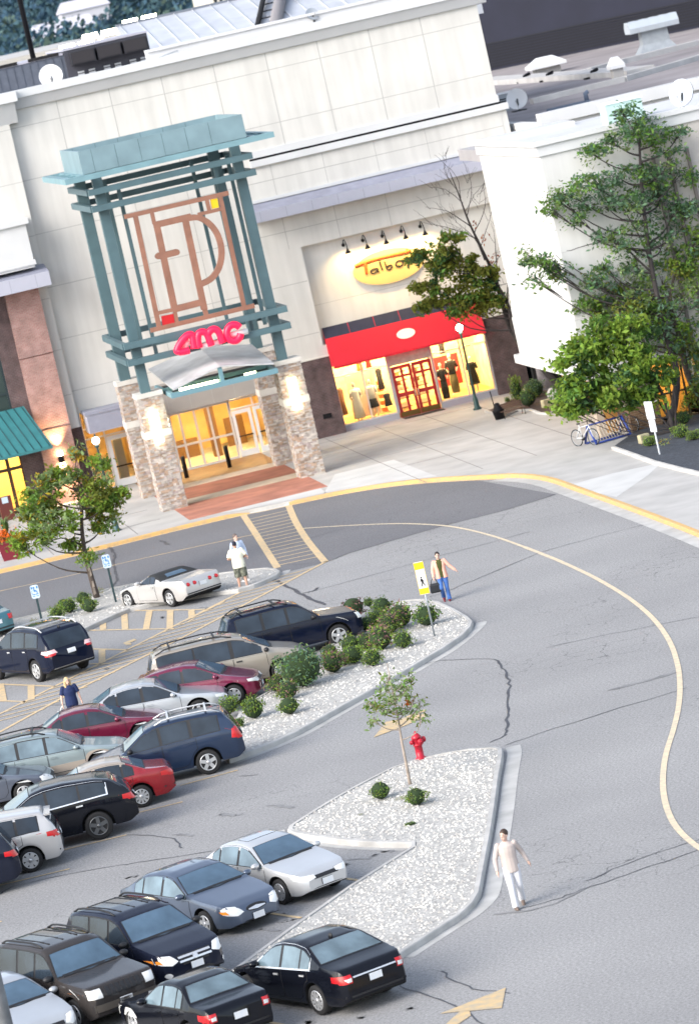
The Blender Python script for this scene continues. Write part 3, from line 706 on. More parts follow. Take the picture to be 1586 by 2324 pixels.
aw = thing('shop_awning', (33.6, YW, 3.3), 'wide red cloth awning with navy top band over the dress shop', 'awning')
rel(m, aw).build('canvas', [mat('navy_cloth', (.022, .026, .055), .85, var=.1, vscale=3), mat('red_cloth', (.62, .012, .03), .8, var=.07, vscale=1.5)], aw)
o = FY(923, 764, YW-.42); e = MB(); n = 28
nrm = Vector((0, -(zm-zb), -(yb-ym))).normalized(); up = Vector((0, ym-yb, zm-zb)).normalized()
c = Vector((o.x, ym+(yb-ym)*.46, zm+(zb-zm)*.46))+Vector((0, -.87, .5))*.03
ring = [c+Vector((1, 0, 0))*.44*cos(2*pi*i/n)+up*.25*sin(2*pi*i/n) for i in range(n)]
ring2 = [p-Vector((0, -.87, .5))*.05 for p in ring]
e.add(ring+ring2, [list(range(n))]+[(i, n+i, n+(i+1) % n, (i+1) % n) for i in range(n)]); rel(e, aw).build('badge', mat('cream_badge', (.80, .76, .68), .6), aw)
# interior of the shop
shop = MB(); xa, xb, yb_ = 29.95, 37.5, YW+4.2
shop.box(xa, xb, YW+.6, yb_, .05, .4, 1); shop.box(xa, xb, yb_, yb_+.2, .1, 3.7); shop.box(xa-.1, xa, YW+.6, yb_, .1, 3.7); shop.box(xb, xb+.1, YW+.6, yb_, .1, 3.7); shop.box(xa, xb, YW+.6, yb_, 3.7, 3.8)
rel(shop, mall).build('shop_interior', [SHOP_W, WARM_F], mall)
m = MB()
for x in (30.6, 31.7, 32.9, 33.7, 34.6, 35.5, 36.6):
    for y in (.72, 1.5, 2.6, 3.6): m.box(x-.13, x+.13, YW+y-.13, YW+y+.13, 3.62, 3.68)  # row nearest the window added to brighten the mannequins
each(m, 'ceiling_lamp', mat('shop_lamp', (1, .8, .5), .5, emit=(1, .74, .40), estr=75), mall)
rnd = random.Random(5)
CL = [mat('cloth_%s' % n, c, .85) for n, c in (('black', (.015, .014, .016)), ('orange', (.62, .16, .03)), ('red', (.5, .03, .03)), ('olive', (.16, .13, .06)), ('brown', (.18, .08, .04)), ('cream', (.75, .65, .45)))]
def garment(x, y, z, w, h, mi, name, label, cat='clothes'):
    g = MB(); vs = []
    for k, (dz, ww, dd) in enumerate(((0, .25, .04), (-.1, .5, .07), (-.5, .42, .08), (-1, .55, .09))):
        for a in range(8): vs.append((ww*w*cos(a*pi/4), dd*sin(a*pi/4)*1.4, dz*h))
    g.add(vs, [(i*8+a, i*8+(a+1) % 8, (i+1)*8+(a+1) % 8, (i+1)*8+a) for i in range(3) for a in range(8)]+[tuple(range(7, -1, -1)), tuple(range(24, 32))], 0, True)
    o = g.build(name, CL[mi]); o.location = (x, y, z); return tag(o, label, cat)
garment(32.35, YW+1.6, 2.55, .3, 1.0, 0, 'hanging_coat', 'black coat hanging right of the white mannequin pair')
garment(32.45, YW+1.3, 1.35, .35, .6, 0, 'hanging_bag', 'short black garment on a low rail by the red doors')
garment(30.35, YW+1.4, 2.1, .3, 1.3, 4, 'hanging_dress', 'brown dress hanging at the left end of the shop window')
garment(31.75, YW+2.9, 3.35, .28, .9, 1, 'hanging_scarf', 'orange cloth hanging high behind the left shop window')
garment(32.2, YW+3.0, 3.35, .25, .8, 2, 'hanging_scarf', 'red cloth hanging high beside the orange one')
garment(35.05, YW+2.6, 2.6, .28, .55, 0, 'blouse', 'small black top on the shop wall left of the mannequins')
garment(35.75, YW+2.8, 2.95, .28, .55, 0, 'blouse', 'small black top on the shop wall above the mannequins')
garment(33.2, YW+2.2, 2.2, .4, .9, 1, 'blouse', 'orange top seen through the left red door')
garment(34.1, YW+2.2, 2.2, .4, .9, 3, 'blouse', 'olive top seen through the right red door')
b = MB(); b.box(30.75, 32.1, YW+1.5, YW+1.55, .5, 2.55); tag(b.build('backdrop_screen', mat('pink_panel', (.80, .55, .42), .8)), 'tall pale pink display screen behind the white mannequin', 'screen')
b = MB(); b.box(35.0, 36.3, YW+2.2, YW+2.25, .9, 2.35); tag(b.build('backdrop_screen', CL[2]), 'red display screen behind the black-clad mannequins', 'screen')
b = MB()
for k in range(5): b.box(32.2, 32.6, YW+2.0, YW+2.5, .42+.32*k, .45+.32*k); b.box(32.25, 32.5, YW+2.05, YW+2.4, .45+.32*k, .62+.32*k, 1)
tag(b.build('display_shelf', [CL[5], CL[1]]), 'shelf of folded clothes left of the red doors', 'shelf')
b = MB()
for x0 in (32.85, 33.8):
    for k in range(5): b.box(x0, x0+.75, YW+1.6, YW+2.0, .45+.42*k, .49+.42*k); b.box(x0+.1, x0+.62, YW+1.65, YW+1.95, .49+.42*k, .67+.42*k, 1)
tag(b.build('display_shelf', [CL[4], CL[5]]), 'shelves of folded cream clothes behind the red doors', 'shelf')

# oval shop sign, its lettering and the gooseneck lamps
sg = thing('shop_sign', FY(878, 606, YW+.2), 'cream and gold oval sign with orange and black script above the awning', 'sign')
n = 48; c = FY(882, 604, YW+.16); e = MB()
rg = [(c.x+1.69*cos(2*pi*i/n), c.z+.78*sin(2*pi*i/n)+.0) for i in range(n)]
e.yprism(rg, YW+.14, YW+.29); rel(e, sg).build('face', mat('sign_gold', (.62, .42, .16), .6, var=.06, vscale=1), sg)
def script(strokes, w, m, name, parent, Y, inset=.03, n=6):
    g = MB()
    for s in strokes:
        P = [FY(x, y, Y) for x, y in s]
        P = spline(P, 5) if len(P) > 2 else P
        ws = [w*(.85+.2*abs(sin(i*.15+len(P)))) for i in range(len(P))]
        g.tube(P, ws, n)
    rel(g, parent); return g.build(name, m, parent)
script([[(805, 604.5), (822, 598), (843, 591), (870, 584), (898, 577.5), (930, 570)], [(828, 596), (830, 606), (832, 622)]], .08, mat('sign_orange', (.62, .09, .01), .6), 'initial', sg, YW+.12)
INK = mat('sign_ink', (.03, .022, .015), .5)
for stz in ([[(856, 609), (846, 611), (841, 616), (845, 620), (853, 617), (856.5, 609), (857, 614), (860, 618)]], [[(861, 593), (864, 603), (868, 613)]], [[(872, 593), (875, 602), (878.5, 611), (885, 610.5), (889.5, 605), (886, 601), (878, 605)]],
            [[(904, 591), (898.5, 596), (899, 603), (906, 605), (913, 600), (912, 593), (904, 591)]], [[(920, 583), (924, 594), (928, 604)], [(914, 592.5), (924, 589.5), (934, 586.5)]], [[(950, 578), (942, 581), (943, 586), (950, 589), (950, 594), (942, 597)]]):
    script(stz, .042, INK, 'letter', sg, YW+.12)
for i, (sx, sy, bx, by) in enumerate(((789, 569, 779, 556), (833, 559, 823, 545.5), (876, 548, 867, 535.5), (920, 536.5, 910, 524.5), (964, 528, 953, 514))):
    b = FY(bx, by, YW+.24); s = FY(sx, sy, YW-.5)
    where = ['leftmost of the five gooseneck lamps above the oval shop sign', 'second gooseneck lamp from the left above the oval sign', 'middle gooseneck lamp of five above the oval sign', 'second gooseneck lamp from the right above the oval sign', 'rightmost gooseneck lamp, nearest the bare tree, above the oval sign'][i]
    t = thing('gooseneck_lamp', b, 'black '+where, 'lamp', 'gooseneck lamps above the shop sign')
    g = MB(); g.tube(spline([b, b+Vector((.0, -.2, .22)), (b+s)/2+Vector((0, -.15, .35)), s+Vector((0, -.02, .2)), s+Vector((0, 0, .02))], 4), .022, 6); g.ball((b.x, b.y+.02, b.z), .085); rel(g, t).build('arm', BLACK, t)
    g = MB(); g.lathe([(.035, .13), (.04, .08), (.08, 0), (.155, -.11), (.15, -.115), (.075, -.01), (.02, .07)], s, 14); rel(g, t).build('lamp_shade', BLACK, t)
    g = MB(); g.ball((s.x, s.y, s.z-.06), .045); rel(g, t).build('bulb', mat('warm_bulb', (1, .8, .4), .5, emit=(1, .72, .3), estr=40), t)
    l = bpy.data.lights.new('lamp_light', 'SPOT'); l.energy = 70; l.color = (1, .66, .24); l.spot_size = radians(130); l.spot_blend = .8; l.shadow_soft_size = .05
    lo = bpy.data.objects.new('lamp_light', l); COL.objects.link(lo); lo.location = (s.x, s.y, s.z-.13)
    lo.rotation_euler = Vector((0, .75, -.75)).to_track_quat('-Z', 'Y').to_euler()

# ================================================================== the entrance portal
def stone_mat():
    return brick_mat('ledge_stone', (.46, .42, .40), (.27, .21, .175), (.10, .085, .075), .36, .10, .010, .85, 1.0, .5)
STONE = stone_mat(); CAPST = mat('cut_stone', (.58, .56, .52), .85, var=.1, vscale=2)
port = thing('entrance_portal', (22.95, 187, .15), 'tall teal steel entrance portal on stone piers with copper monogram', 'portal')
def pier(x0, x1, y0, y1, zt):
    rnd = random.Random(int(x0*7+y0)); g = MB(); z = .15; g.box(x0+.02, x1-.02, y0+.02, y1-.02, .15, zt-.2)
    while z < zt-.22:                                   # courses of ledgestone standing proud by different amounts
        h = rnd.choice((.05, .06, .08, .1)); h = min(h, zt-.2-z)
        for (ax, lo, hi, f) in (('x', x0, x1, y0), ('x', x0, x1, y1), ('y', y0, y1, x0), ('y', y0, y1, x1)):
            a = lo
            while a < hi-.01:
                w = min(rnd.uniform(.08, .30), hi-a)
                if hi-a-w < .07: w = hi-a
                o = rnd.uniform(0, .035); mi = rnd.choice((0, 0, 1, 2, 3, 4))
                if ax == 'x':
                    s = -1 if f == y0 else 1; ya, yb = sorted((f+s*o, f-s*.05)); g.box(a+.004, a+w-.004, ya, yb, z+.003, z+h-.004, mi)
                else:
                    s = -1 if f == x0 else 1; xa, xb = sorted((f+s*o, f-s*.05)); g.box(xa, xb, a+.004, a+w-.004, z+.003, z+h-.004, mi)
                a += w
        z += h
    p = rel(g, port).build('stone_pier', STONES, port)
    g = MB(); g.box(x0-.05, x1+.05, y0-.05, y1+.05, zt-.2, zt); rel(g, port).build('cap', CAPST, p); g = MB(); g.box(x0-.045, x1+.045, y0-.045, y1+.045, 3.35, 3.65); rel(g, port).build('stone_band', CAPST, p)
    return p
STONES = [mat('ledge_stone_%s' % a, c, .9, var=.25, vscale=5, bump=.4, bscale=18) for a, c in (('grey', (.42, .385, .355)), ('pale', (.52, .475, .43)), ('rust', (.42, .31, .235)), ('mauve', (.40, .34, .325)), ('brown', (.33, .265, .215)))]
ZP = 5.32
for xa in (19.43, 25.58):
    pf = pier(xa, xa+1.08, 183.65, 184.85, ZP)
    pier(xa, xa+1.08, 190.4, 191.5, ZP+.15)
    cx = xa+.52
    g = MB(); g.lathe([(.19, 3.12), (.2, 3.15), (.2, 4.47), (.19, 4.5)], (cx, 183.6, 0), 14); rel(g, port).build('wall_lamp', mat('sconce_glow', (1, .85, .6), .5, emit=(1, .82, .55), estr=5.5), pf)
m = MB()
def post(x0, x1, y0, y1):
    g = MB(); g.box(x0, x1, y0, y1, ZP, 14.78); return rel(g, port).build('post', TEAL, port)
for x in (19.68, 25.76): post(x, x+.42, 183.8, 184.25); post(x-.06, x+.42, 190.55, 191.05)
for x, y in ((20.72, 184.05), (24.98, 184.05), (20.95, 190.8), (24.9, 190.8), (20.3, 187.4), (26.05, 187.4)):
    g = MB(); g.box(x-.08, x+.08, y-.06, y+.06, 6.7, 14.3); rel(g, port).build('rod', TEAL, port)
x0, x1, y0, y1 = 19.4, 26.5, 183.4, 191.2
for z in (14.2, 13.48, 7.48, 6.75):
    g = MB(); h = .13; w = .2
    g.box(x0-.05, x1+.05, y0-w/2-.12, y0+w/2+.05, z-h, z+h); g.box(x0-.05, x1+.05, y1-w/2, y1+w/2, z-h, z+h); g.box(x0-w/2, x0+w/2, y0+w/2+.05, y1-w/2, z-h+.003, z+h-.003); g.box(x1-w/2, x1+w/2, y0+w/2+.05, y1-w/2, z-h+.003, z+h-.003)
    for x in (x0-.02, x1-.45): g.box(x, x+.47, y0+w/2+.05, y0+w/2+.6, z-h+.02, z+h-.02)
    rel(g, port).build('ring_beam', TEAL, port)
g = MB(); X0, X1, Y0, Y1 = 18.45, 27.62, 182.9, 192.4
for a in ((X0, X1, Y0, Y0+.3), (X0, X1, Y1-.3, Y1)): g.box(*a, 14.76, 15.0)
for a in ((X0, X0+.3), (X1-.3, X1), (X0+.75, X0+.95), (X1-.95, X1-.75)): g.box(a[0], a[1], Y0+.3, Y1-.3, 14.763, 14.997)
g.box(19.6, 26.3, 184, 190.8, 14.78, 14.95)
for y in (185.5, 187.5, 189.5): g.box(X0+.3, X0+.75, y-.12, y+.12, 14.77, 14.99); g.box(X1-.75, X1-.3, y-.12, y+.12, 14.77, 14.99)
rel(g, port).build('ledge_frame', mat('teal_ledge', (.17, .30, .34), .5, var=.1, vscale=1.5), port)
g = MB(); bx0, bx1, by0, by1, bz0, bz1 = 19.35, 26.56, 183.7, 191.1, 15.0, 16.0; t = .12
g.box(bx0, bx1, by0, by0+t, bz0, bz1); g.box(bx0, bx1, by1-t, by1, bz0, bz1); g.box(bx0, bx0+t, by0+t, by1-t, bz0, bz1-.002); g.box(bx1-t, bx1, by0+t, by1-t, bz0, bz1-.002); g.box(bx0+t, bx1-t, by0+t, by1-t, 15.02, 15.2, 1)
for i in range(1, 7): x = bx0+.55+1.03*(i-1); g.box(x-.01, x+.01, by0-.004, by0+.02, bz0, bz1-.02, 1); g.box(x-.01, x+.01, by1-t-.004, by1-t+.02, bz0+.2, bz1-.02, 1)
rel(g, port).build('fascia_box', [TEAL_L, TEAL], port)
# copper monogram: letters E and P in a frame
COPPER = mat('copper_paint', (.265, .125, .083), .55, var=.16, vscale=2.0)
Ye = 183.3
def lp(x, y): return FY(.2239*x+272.6, .2239*y+413.0, Ye)
emb = MB(); BN = [0]
def bar(a, b, w, dep=.16):
    a, b = lp(*a), lp(*b); d = (b-a).normalized(); nn = Vector((-d.z, 0, d.x))*w/2
    BN[0] += 1; e_ = .0013*(BN[0] % 9); emb.yprism([(p.x, p.z) for p in (a-nn, b-nn, b+nn, a+nn)], Ye-dep/2-e_, Ye+dep/2+e_)
for a, b, w in (((45, 355), (1100, 110), .19), ((155, 335), (400, 1480), .2), ((1012, 135), (1258, 1265), .18), ((310, 1505), (1362, 1252), .19), ((322, 300), (350, 425), .16), ((880, 180), (905, 285), .16), ((790, 330), (1020, 275), .15), ((380, 1330), (560, 1290), .16), ((555, 1300), (580, 1440), .16), ((845, 1240), (880, 1370), .2)): bar(a, b, w)
rel(emb, port); em = emb.build('monogram_frame', COPPER, port)
emb = MB()
for a, b in (((340, 440), (720, 350)), ((372, 430), (560, 1310)), ((545, 1292), (850, 1212)), ((410, 752), (575, 710)), ((378, 745), (420, 752))): bar(a, b, .27, .24)
for c0 in ((573, 711), (388, 752)):
    q = lp(*c0); emb.yprism([(q.x+.135*cos(k*pi/6), q.z+.135*sin(k*pi/6)) for k in range(12)], Ye-.134, Ye+.134)
rel(emb, port); emb.build('letter', COPPER, em)
emb = MB(); bar((662, 380), (855, 1290), .27, .22)
arc = spline([lp(*q) for q in ((690, 368), (790, 360), (890, 410), (970, 500), (1015, 610), (1030, 720), (1015, 830), (975, 920), (910, 990), (820, 1035))], 4)
for i in range(len(arc)-1):
    a, b = arc[i], arc[i+1]; d = (b-a).normalized(); nn = Vector((-d.z, 0, d.x))*.125; a = a-d*.02; b = b+d*.02
    emb.yprism([(p.x, p.z) for p in (a-nn, b-nn, b+nn, a+nn)], Ye-.124-.0012*(i % 2), Ye+.124+.0012*(i % 2))
rel(emb, port); emb.build('letter', COPPER, em)
for q, m_ in ((((915, 178), (985, 163), (1002, 258), (930, 272)), mat('amber_panel', (.85, .50, .01), .4)), (((418, 1360), (540, 1335), (555, 1425), (432, 1455)), mat('red_panel', (.50, .01, .015), .4))):
    g = MB(); g.yprism([(lp(*p).x, lp(*p).z) for p in q], Ye-.05, Ye+.05); rel(g, port).build('colour_panel', m_, em)
# cinema letters
def lc(x, y): return FY(.25*x+396.5, .25*y+578.2, 182.95)
AMC = mat('sign_red', (.75, .008, .05), .35, emit=(.9, .01, .06), estr=.35)
for st in ([[(40, 880), (22, 868), (45, 815), (85, 760), (125, 728), (160, 730), (172, 790), (180, 850)], [(40, 885), (90, 877), (135, 866)]],
           [[(225, 845), (213, 790), (215, 725), (250, 700), (290, 715), (315, 770), (335, 825)], [(300, 730), (325, 690), (365, 675), (400, 700), (420, 750), (438, 800)]],
           [[(590, 660), (560, 637), (515, 640), (480, 680), (480, 735), (510, 775), (555, 780), (590, 750), (600, 715)]]):
    g = MB()
    for s in st:
        P = spline([lc(*q) for q in s], 5); g.tube(P, [.155]*len(P), 10)
    rel(g, port).build('sign_letter', AMC, port)
g = MB()
for st in ([(95, 850), (120, 800), (140, 790)], [(240, 840), (330, 815), (430, 795)], [(470, 745), (560, 720), (670, 695)]): g = MB(); g.tube([lc(*q)+Vector((0, .18, 0)) for q in st], .13, 8); rel(g, port).build('sign_backing', mat('sign_white', (.8, .8, .8), .5), port)
# gabled canopy between the piers
g = MB(); yf, ybk = 182.0, 187.6
L0, A0_, R0 = Vector((20.85, yf, 5.36)), Vector((23.0, yf, 5.88)), Vector((25.3, yf, 5.44))
L1, A1_, R1 = Vector((20.6, ybk, 5.98)), Vector((22.95, ybk, 6.42)), Vector((25.3, ybk, 5.98)); dn = Vector((0, 0, -.06))
for a, b, c_, d in ((L0, A0_, A1_, L1), (A0_, R0, R1, A1_)):
    vs = [a, b, c_, d, a+dn, b+dn, c_+dn, d+dn]; g.add(vs, [(0, 1, 2, 3), (7, 6, 5, 4), (0, 4, 5, 1), (1, 5, 6, 2), (2, 6, 7, 3), (3, 7, 4, 0)])
rel(g, port).build('canopy_roof', mat('zinc_roof', (.50, .51, .52), .5, .2, var=.2, vscale=1.2), port)
g = MB(); g.box(20.7, 25.4, yf+.02, yf+.3, 4.98, 5.2); g.box(22.9, 23.08, yf+.06, yf+.2, 5.2, 5.8); g.box(20.7, 20.85, yf+.3, ybk, 5.0, 5.2); g.box(25.25, 25.4, yf+.3, ybk, 5.0, 5.2); g.box(20.5, 25.6, 184.3, 184.5, 5.05, 5.28)
rel(g, port).build('canopy_beam', mat('teal_beam', (.14, .27, .32), .5), port)
g = MB(); g.box(20.8, 25.3, yf+1.3, ybk, 5.02, 5.1); rel(g, port).build('canopy_soffit', mat('soffit', (.05, .055, .06), .8), port)
g = MB(); g.box(21.15, 22.85, yf+.35, yf+.5, 5.14, 5.28); g.box(24.0, 24.5, yf+.3, yf+.42, 5.16, 5.26); each(g, 'strip_lamp', mat('strip_glow', (1, 1, .7), .5, emit=(.95, 1, .55), estr=7), port)
for x, lb in ((21.98, 'left of two black bollards before the glazed mall entrance'), (24.0, 'right of two black bollards before the glazed mall entrance')):
    g = MB(); g.lathe([(.1, 0), (.1, .95), (.085, 1.0), (.04, 1.02)], (0, 0, 0), 12); o = g.build('bollard', BLACK, loc=(x, 194.5, .158)); tag(o, lb, 'bollard', 'bollards at the mall entrance')
# ================================================================== left wing, white wing, roofs, far things
wing = thing('brick_wing', (15, YW, 0), 'left wing with a tall red brick pillar, dark glass and a lavender fascia', 'building')
m = MB(); m.box(8, 17.98, YW-.42, YW-.01, 11.9, 18.06); m.box(17.3, 17.98, YW-.42, YW-.01, 3.35, 11.9)
for z in (17.26, 14.83, 12.33, 9.4, 7.0, 4.9): m.box(8 if z > 12 else 17.5, 17.96, YW-.424, YW-.4, z-.014, z+.014, 1)
rel(m, wing).build('wall', [WHITE, SEAM], wing)
m = MB(); m.add([(x, y, z) for x in (8, 18.4) for (y, z) in ((YW-.42, 17.5), (YW-.85, 18.45), (YW+.0, 18.45), (YW, 17.5))], [(0, 1, 5, 4), (3, 2, 1, 0), (4, 5, 6, 7), (1, 2, 6, 5)])
m.box(8, 18.55, YW-1.0, YW+.1, 18.46, 18.93, 1); rel(m, wing).build('cornice', [COVE, CAP], wing)
m = MB(); m.box(8, 17.55, 195.7, YW-.43, 11.0, 13.0); m.box(8, 17.7, 195.55, YW-.43, 13.0, 13.25); m.box(8, 17.62, 195.62, YW-.43, 11.12, 11.35); rel(m, wing).build('parapet_box', CAP, wing)
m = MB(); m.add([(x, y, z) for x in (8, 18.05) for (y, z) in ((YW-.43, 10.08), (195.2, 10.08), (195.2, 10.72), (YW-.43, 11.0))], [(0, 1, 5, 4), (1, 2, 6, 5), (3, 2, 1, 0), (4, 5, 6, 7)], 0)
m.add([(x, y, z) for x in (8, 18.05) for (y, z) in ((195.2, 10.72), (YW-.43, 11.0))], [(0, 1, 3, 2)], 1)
for x in (12.6, 13.8, 15.0, 16.2, 17.4): m.box(x-.01, x+.01, 195.197, 195.22, 10.1, 10.7, 1)
rel(m, wing).build('fascia', [LAV, LAV_D], wing)
m = MB(); m.box(15.95, 17.5, 196.3, 197.2, .1, 10.08)
rel(m, wing).build('brick_pillar', BRK_R, wing)
m = MB(); m.box(15.15, 15.95, 196.75, 197.2, 3.2, 10.08); m.box(15.0, 15.95, 196.6, 197.3, .1, 3.2); m.box(15.93, 17.52, 196.28, 197.2, 7.0, 7.03, 1); m.box(15.93, 17.52, 196.28, 197.2, 3.6, 3.63, 1)  # upper return: darker brick stands in for shade on the set-back wall
rel(m, wing).build('shaded_return', [BRK_D, mat('brick_joint', (.07, .035, .03), .9)], wing)
m = MB(); m.box(8, 15.15, 197.0, 197.05, 3.2, 10.1); gw = rel(m, wing).build('window', mat('tinted_glass', (.035, .055, .052), .08, spec=.7), wing)
m = MB()
for z in (3.3, 5.6, 7.2, 8.8, 10): m.box(8, 15.1, 196.95, 197.0, z-.05, z+.05)
for x in (15.1, 13.6, 12.1, 10.6): m.box(x-.05, x+.05, 196.945, 196.998, 3.2, 10.1)
rel(m, wing).build('window_frame', mat('dark_frame', (.015, .03, .035), .4), gw)
f = glazing(mat('bronze_frame', (.06, .035, .02), .5), [12.3, 13.5, 14.35, 15.0], .15, 3.1, (.2, 2.2, 3.05), 196.8, .16, .08, 'shop_window', wing)
m = MB(); m.box(10, 15.5, 197.6, 200, .1, .16, 1); m.box(10, 15.9, 200, 200.1, .1, 3.2); m.box(15.8, 15.9, 197.4, 200, .1, 3.2); m.box(10, 15.9, 197.4, 200, 3.2, 3.3); rel(m, wing).build('shop_interior', [mat('yellow_wall', (.8, .62, .2), .8), WARM_F], wing)
m = MB()
for x in (12.6, 13.5, 14.4, 15.2): m.box(x-.25, x+.25, 198.3, 198.8, 3.1, 3.15)
each(m, 'ceiling_lamp', LAMP_W, wing)
# metal awning
a0, a1 = FY(54.7, 922, 196.2), FY(120, 1011, 194.5)
aw = thing('metal_awning', (14, 195.5, a1.z), 'green standing seam metal awning over the lit left shop', 'awning')
m = MB(); xr, xl = (a0.x+a1.x)/2-.1, 8.0; xr0, xr1 = a0.x, a1.x
m.add([(xl, 196.3, a0.z), (xr0, 196.3, a0.z), (xr1, 194.5, a1.z), (xl, 194.5, a1.z), (xl, 196.3, a0.z-.12), (xr0, 196.3, a0.z-.12), (xr1, 194.5, a1.z-.12), (xl, 194.5, a1.z-.12)], [(0, 1, 2, 3), (7, 6, 5, 4), (1, 5, 6, 2), (2, 6, 7, 3)])
m.add([(xr0, 196.3, a0.z-.1), (xr1, 194.5, a1.z-.1), (xr1, 196.3, a1.z-.1)], [(0, 1, 2)])
for i in range(16):
    t = i*.37+.12; a = Vector((xr0-t, 196.3, a0.z+.02)); b = Vector((xr1-t, 194.5, a1.z+.02)); m.tube([a, b], .022, 4, 1)
rel(m, aw).build('awning_panel', [mat('green_metal', (.03, .155, .17), .45, var=.12, vscale=2), mat('green_seam', (.015, .075, .085), .5)], aw)
sc = FY(140, 1042, 196.1)
t = thing('wall_sconce', sc, 'black cylinder lamp lit up and down on the brick pillar', 'lamp')
g = MB(); g.lathe([(.13, -.16), (.14, -.14), (.14, .14), (.13, .16)], sc, 14); g.box(sc.x-.05, sc.x+.05, sc.y, 196.29, sc.z-.05, sc.z+.05); rel(g, t).build('housing', BLACK, t)
for s in (1, -1):
    g = MB(); g.lathe([(.12, .0), (.13, .17), (.09, .21)] if s > 0 else [(.09, -.21), (.13, -.17), (.12, 0)], (sc.x, sc.y, sc.z+.165*s), 12); rel(g, t).build('glow', mat('sconce_bulb', (1, .8, .5), .5, emit=(1, .72, .38), estr=16), t)
    l = bpy.data.lights.new('sconce_light', 'SPOT'); l.energy = 260; l.color = (1, .62, .30); l.spot_size = radians(75); l.spot_blend = .7; l.shadow_soft_size = .1
    lo = bpy.data.objects.new('sconce_light', l); COL.objects.link(lo); lo.location = (sc.x, sc.y-.12, sc.z+.45*s); lo.rotation_euler = Vector((0, .30, s)).to_track_quat('-Z', 'Y').to_euler()

# ---- white wing at the right
wr = thing('white_building', (40, 176, 0), 'white corner block with stepped mouldings standing behind the trees on the right', 'building')
WHITE2 = streak_mat('white_render', (.61, .61, .605), .10)
xw, yf = 36.3, 171.6
m = MB(); m.box(xw, 40.5, yf, 183.9, 5.7, 12.0); m.box(xw-.03, 40.5, yf-.03, 183.95, 5.2, 5.68); m.box(xw-.07, 40.5, yf-.07, 184.0, 4.78, 5.19); m.box(xw-.1, 40.5, yf-.1, 184.1, 3.1, 4.77); m.box(xw-.22, 40.5, yf-.2, 184.9, 2.72, 3.09)
m.box(40.5, 62, yf+.02, 184, 2.75, 12.0, 2)
for z in (10.4, 8.0): m.box(xw-.004, 40.4, yf-.004, 183.9, z-.012, z+.012, 1)
for z in (10.4, 8.0, 5.6): m.box(40.52, 61, yf+.012, yf+.03, z-.012, z+.012, 1)
rel(m, wr).build('wall', [WHITE2, mat('soft_joint', (.5, .5, .5), .9), mat('grey_render', (.50, .47, .44), .85, var=.12, vscale=.8)], wr)
m = MB(); m.box(xw-.09, 61, yf-.09, 183.99, 12.0, 12.42); m.box(xw-.2, 61, yf-.2, yf+.4, 12.42, 12.62); m.box(xw-.2, xw+.4, yf+.4, 184.1, 12.42, 12.617); m.box(xw+.4, 40.2, 181.5, 184.1, 12.2, 12.612); m.box(40.2, 61, 183.6, 184.1, 12.2, 12.4)
rel(m, wr).build('cornice', CAP, wr)
m = MB(); m.box(xw+.3, 62, yf+.3, 190, 11.6, 12.1, 0); rel(m, wr).build('roof', ROOFM, wr)
m = MB()
for x in (40.85, 41.5, 42.3, 43.4): m.box(x-.06, x+.06, yf-.14, yf+.02, 3, 11.0)
each(m, 'wall_rib', mat('bronze_rib', (.16, .14, .13), .6), wr)
TAN = mat('tan_wall', (.33, .26, .19), .85, var=.15, vscale=1.5)
m = MB(); m.box(36.9, 37.65, 173.6, 173.9, .1, 2.75); m.box(37.65, 38.95, yf+.1, 174, 1.25, 2.75, 1); m.box(37.6, 39, yf+.04, 174, 1.18, 1.26, 2); m.box(38.2, 38.4, 174, 186, .1, 2.7)
m.box(40.9, 41.7, yf+.05, 172.6, .1, 2.74, 3); m.box(36.45, 36.75, 172.3, 172.8, .1, 2.74, 3); m.box(41.7, 60, 173, 173.3, .1, 2.74, 3)
rel(m, wr).build('ground_floor_wall', [mat('amber_glow_wall', (.42, .22, .06), .7), mat('mauve_wall', (.20, .15, .14), .85, var=.2, vscale=3), CREAM, mat('tan_pilaster', (.42, .34, .27), .85)], wr)  # orange glow of the left recess put into the amber wall colour
m = MB(); m.box(37.65, 38.95, yf+.08, 174, .1, 1.18); rel(m, wr).build('brick_base', brick_mat('brown_brick', (.15, .085, .045), (.11, .06, .035), (.2, .15, .1), .3, .1, .01), wr)
f = glazing(mat('bronze_frame2', (.05, .03, .015), .5), [38.97, 39.6, 40.25, 40.9], .2, 2.7, (.25, 1.35, 2.65), 172.0, .08, .08, 'window', wr)
m = MB(); m.box(38.97, 41, 174.5, 174.6, .1, 2.74); m.box(38.97, 41, 172.1, 174.5, .1, .15); rel(m, wr).build('interior', [mat('amber_interior', (.75, .42, .10), .8)], wr)
m = MB(); m.box(39.2, 39.6, 173, 173.4, 2.66, 2.7); m.box(40.3, 40.7, 173, 173.4, 2.66, 2.7); each(m, 'ceiling_lamp', LAMP_W, wr)
g = G(1234, 884, .15)
m = MB(); m.lathe([(.36, .1), (.33, 1.5), (.33, 3.9)], (g.x+.15, g.y, 0), 18); o = thing('stone_column', (g.x+.15, g.y, .15), 'round grey stone column beneath the white block by the boulder', 'column'); rel(m, o).build('shaft', mat('rough_stone', (.27, .25, .27), .9, var=.35, vscale=4, bump=.6, bscale=12), o)
ent = thing('entry_pavilion', (41, 198, 0), 'dark recessed glass entry right of the maroon brick wall', 'building')
m = MB(); m.box(39.0, 43, 196.2, 196.6, .1, 3.3, 0); m.box(40.4, 46, 193.6, 196, .1, 3.2, 1); rel(m, ent).build('wall', [DARK, TAN], ent)

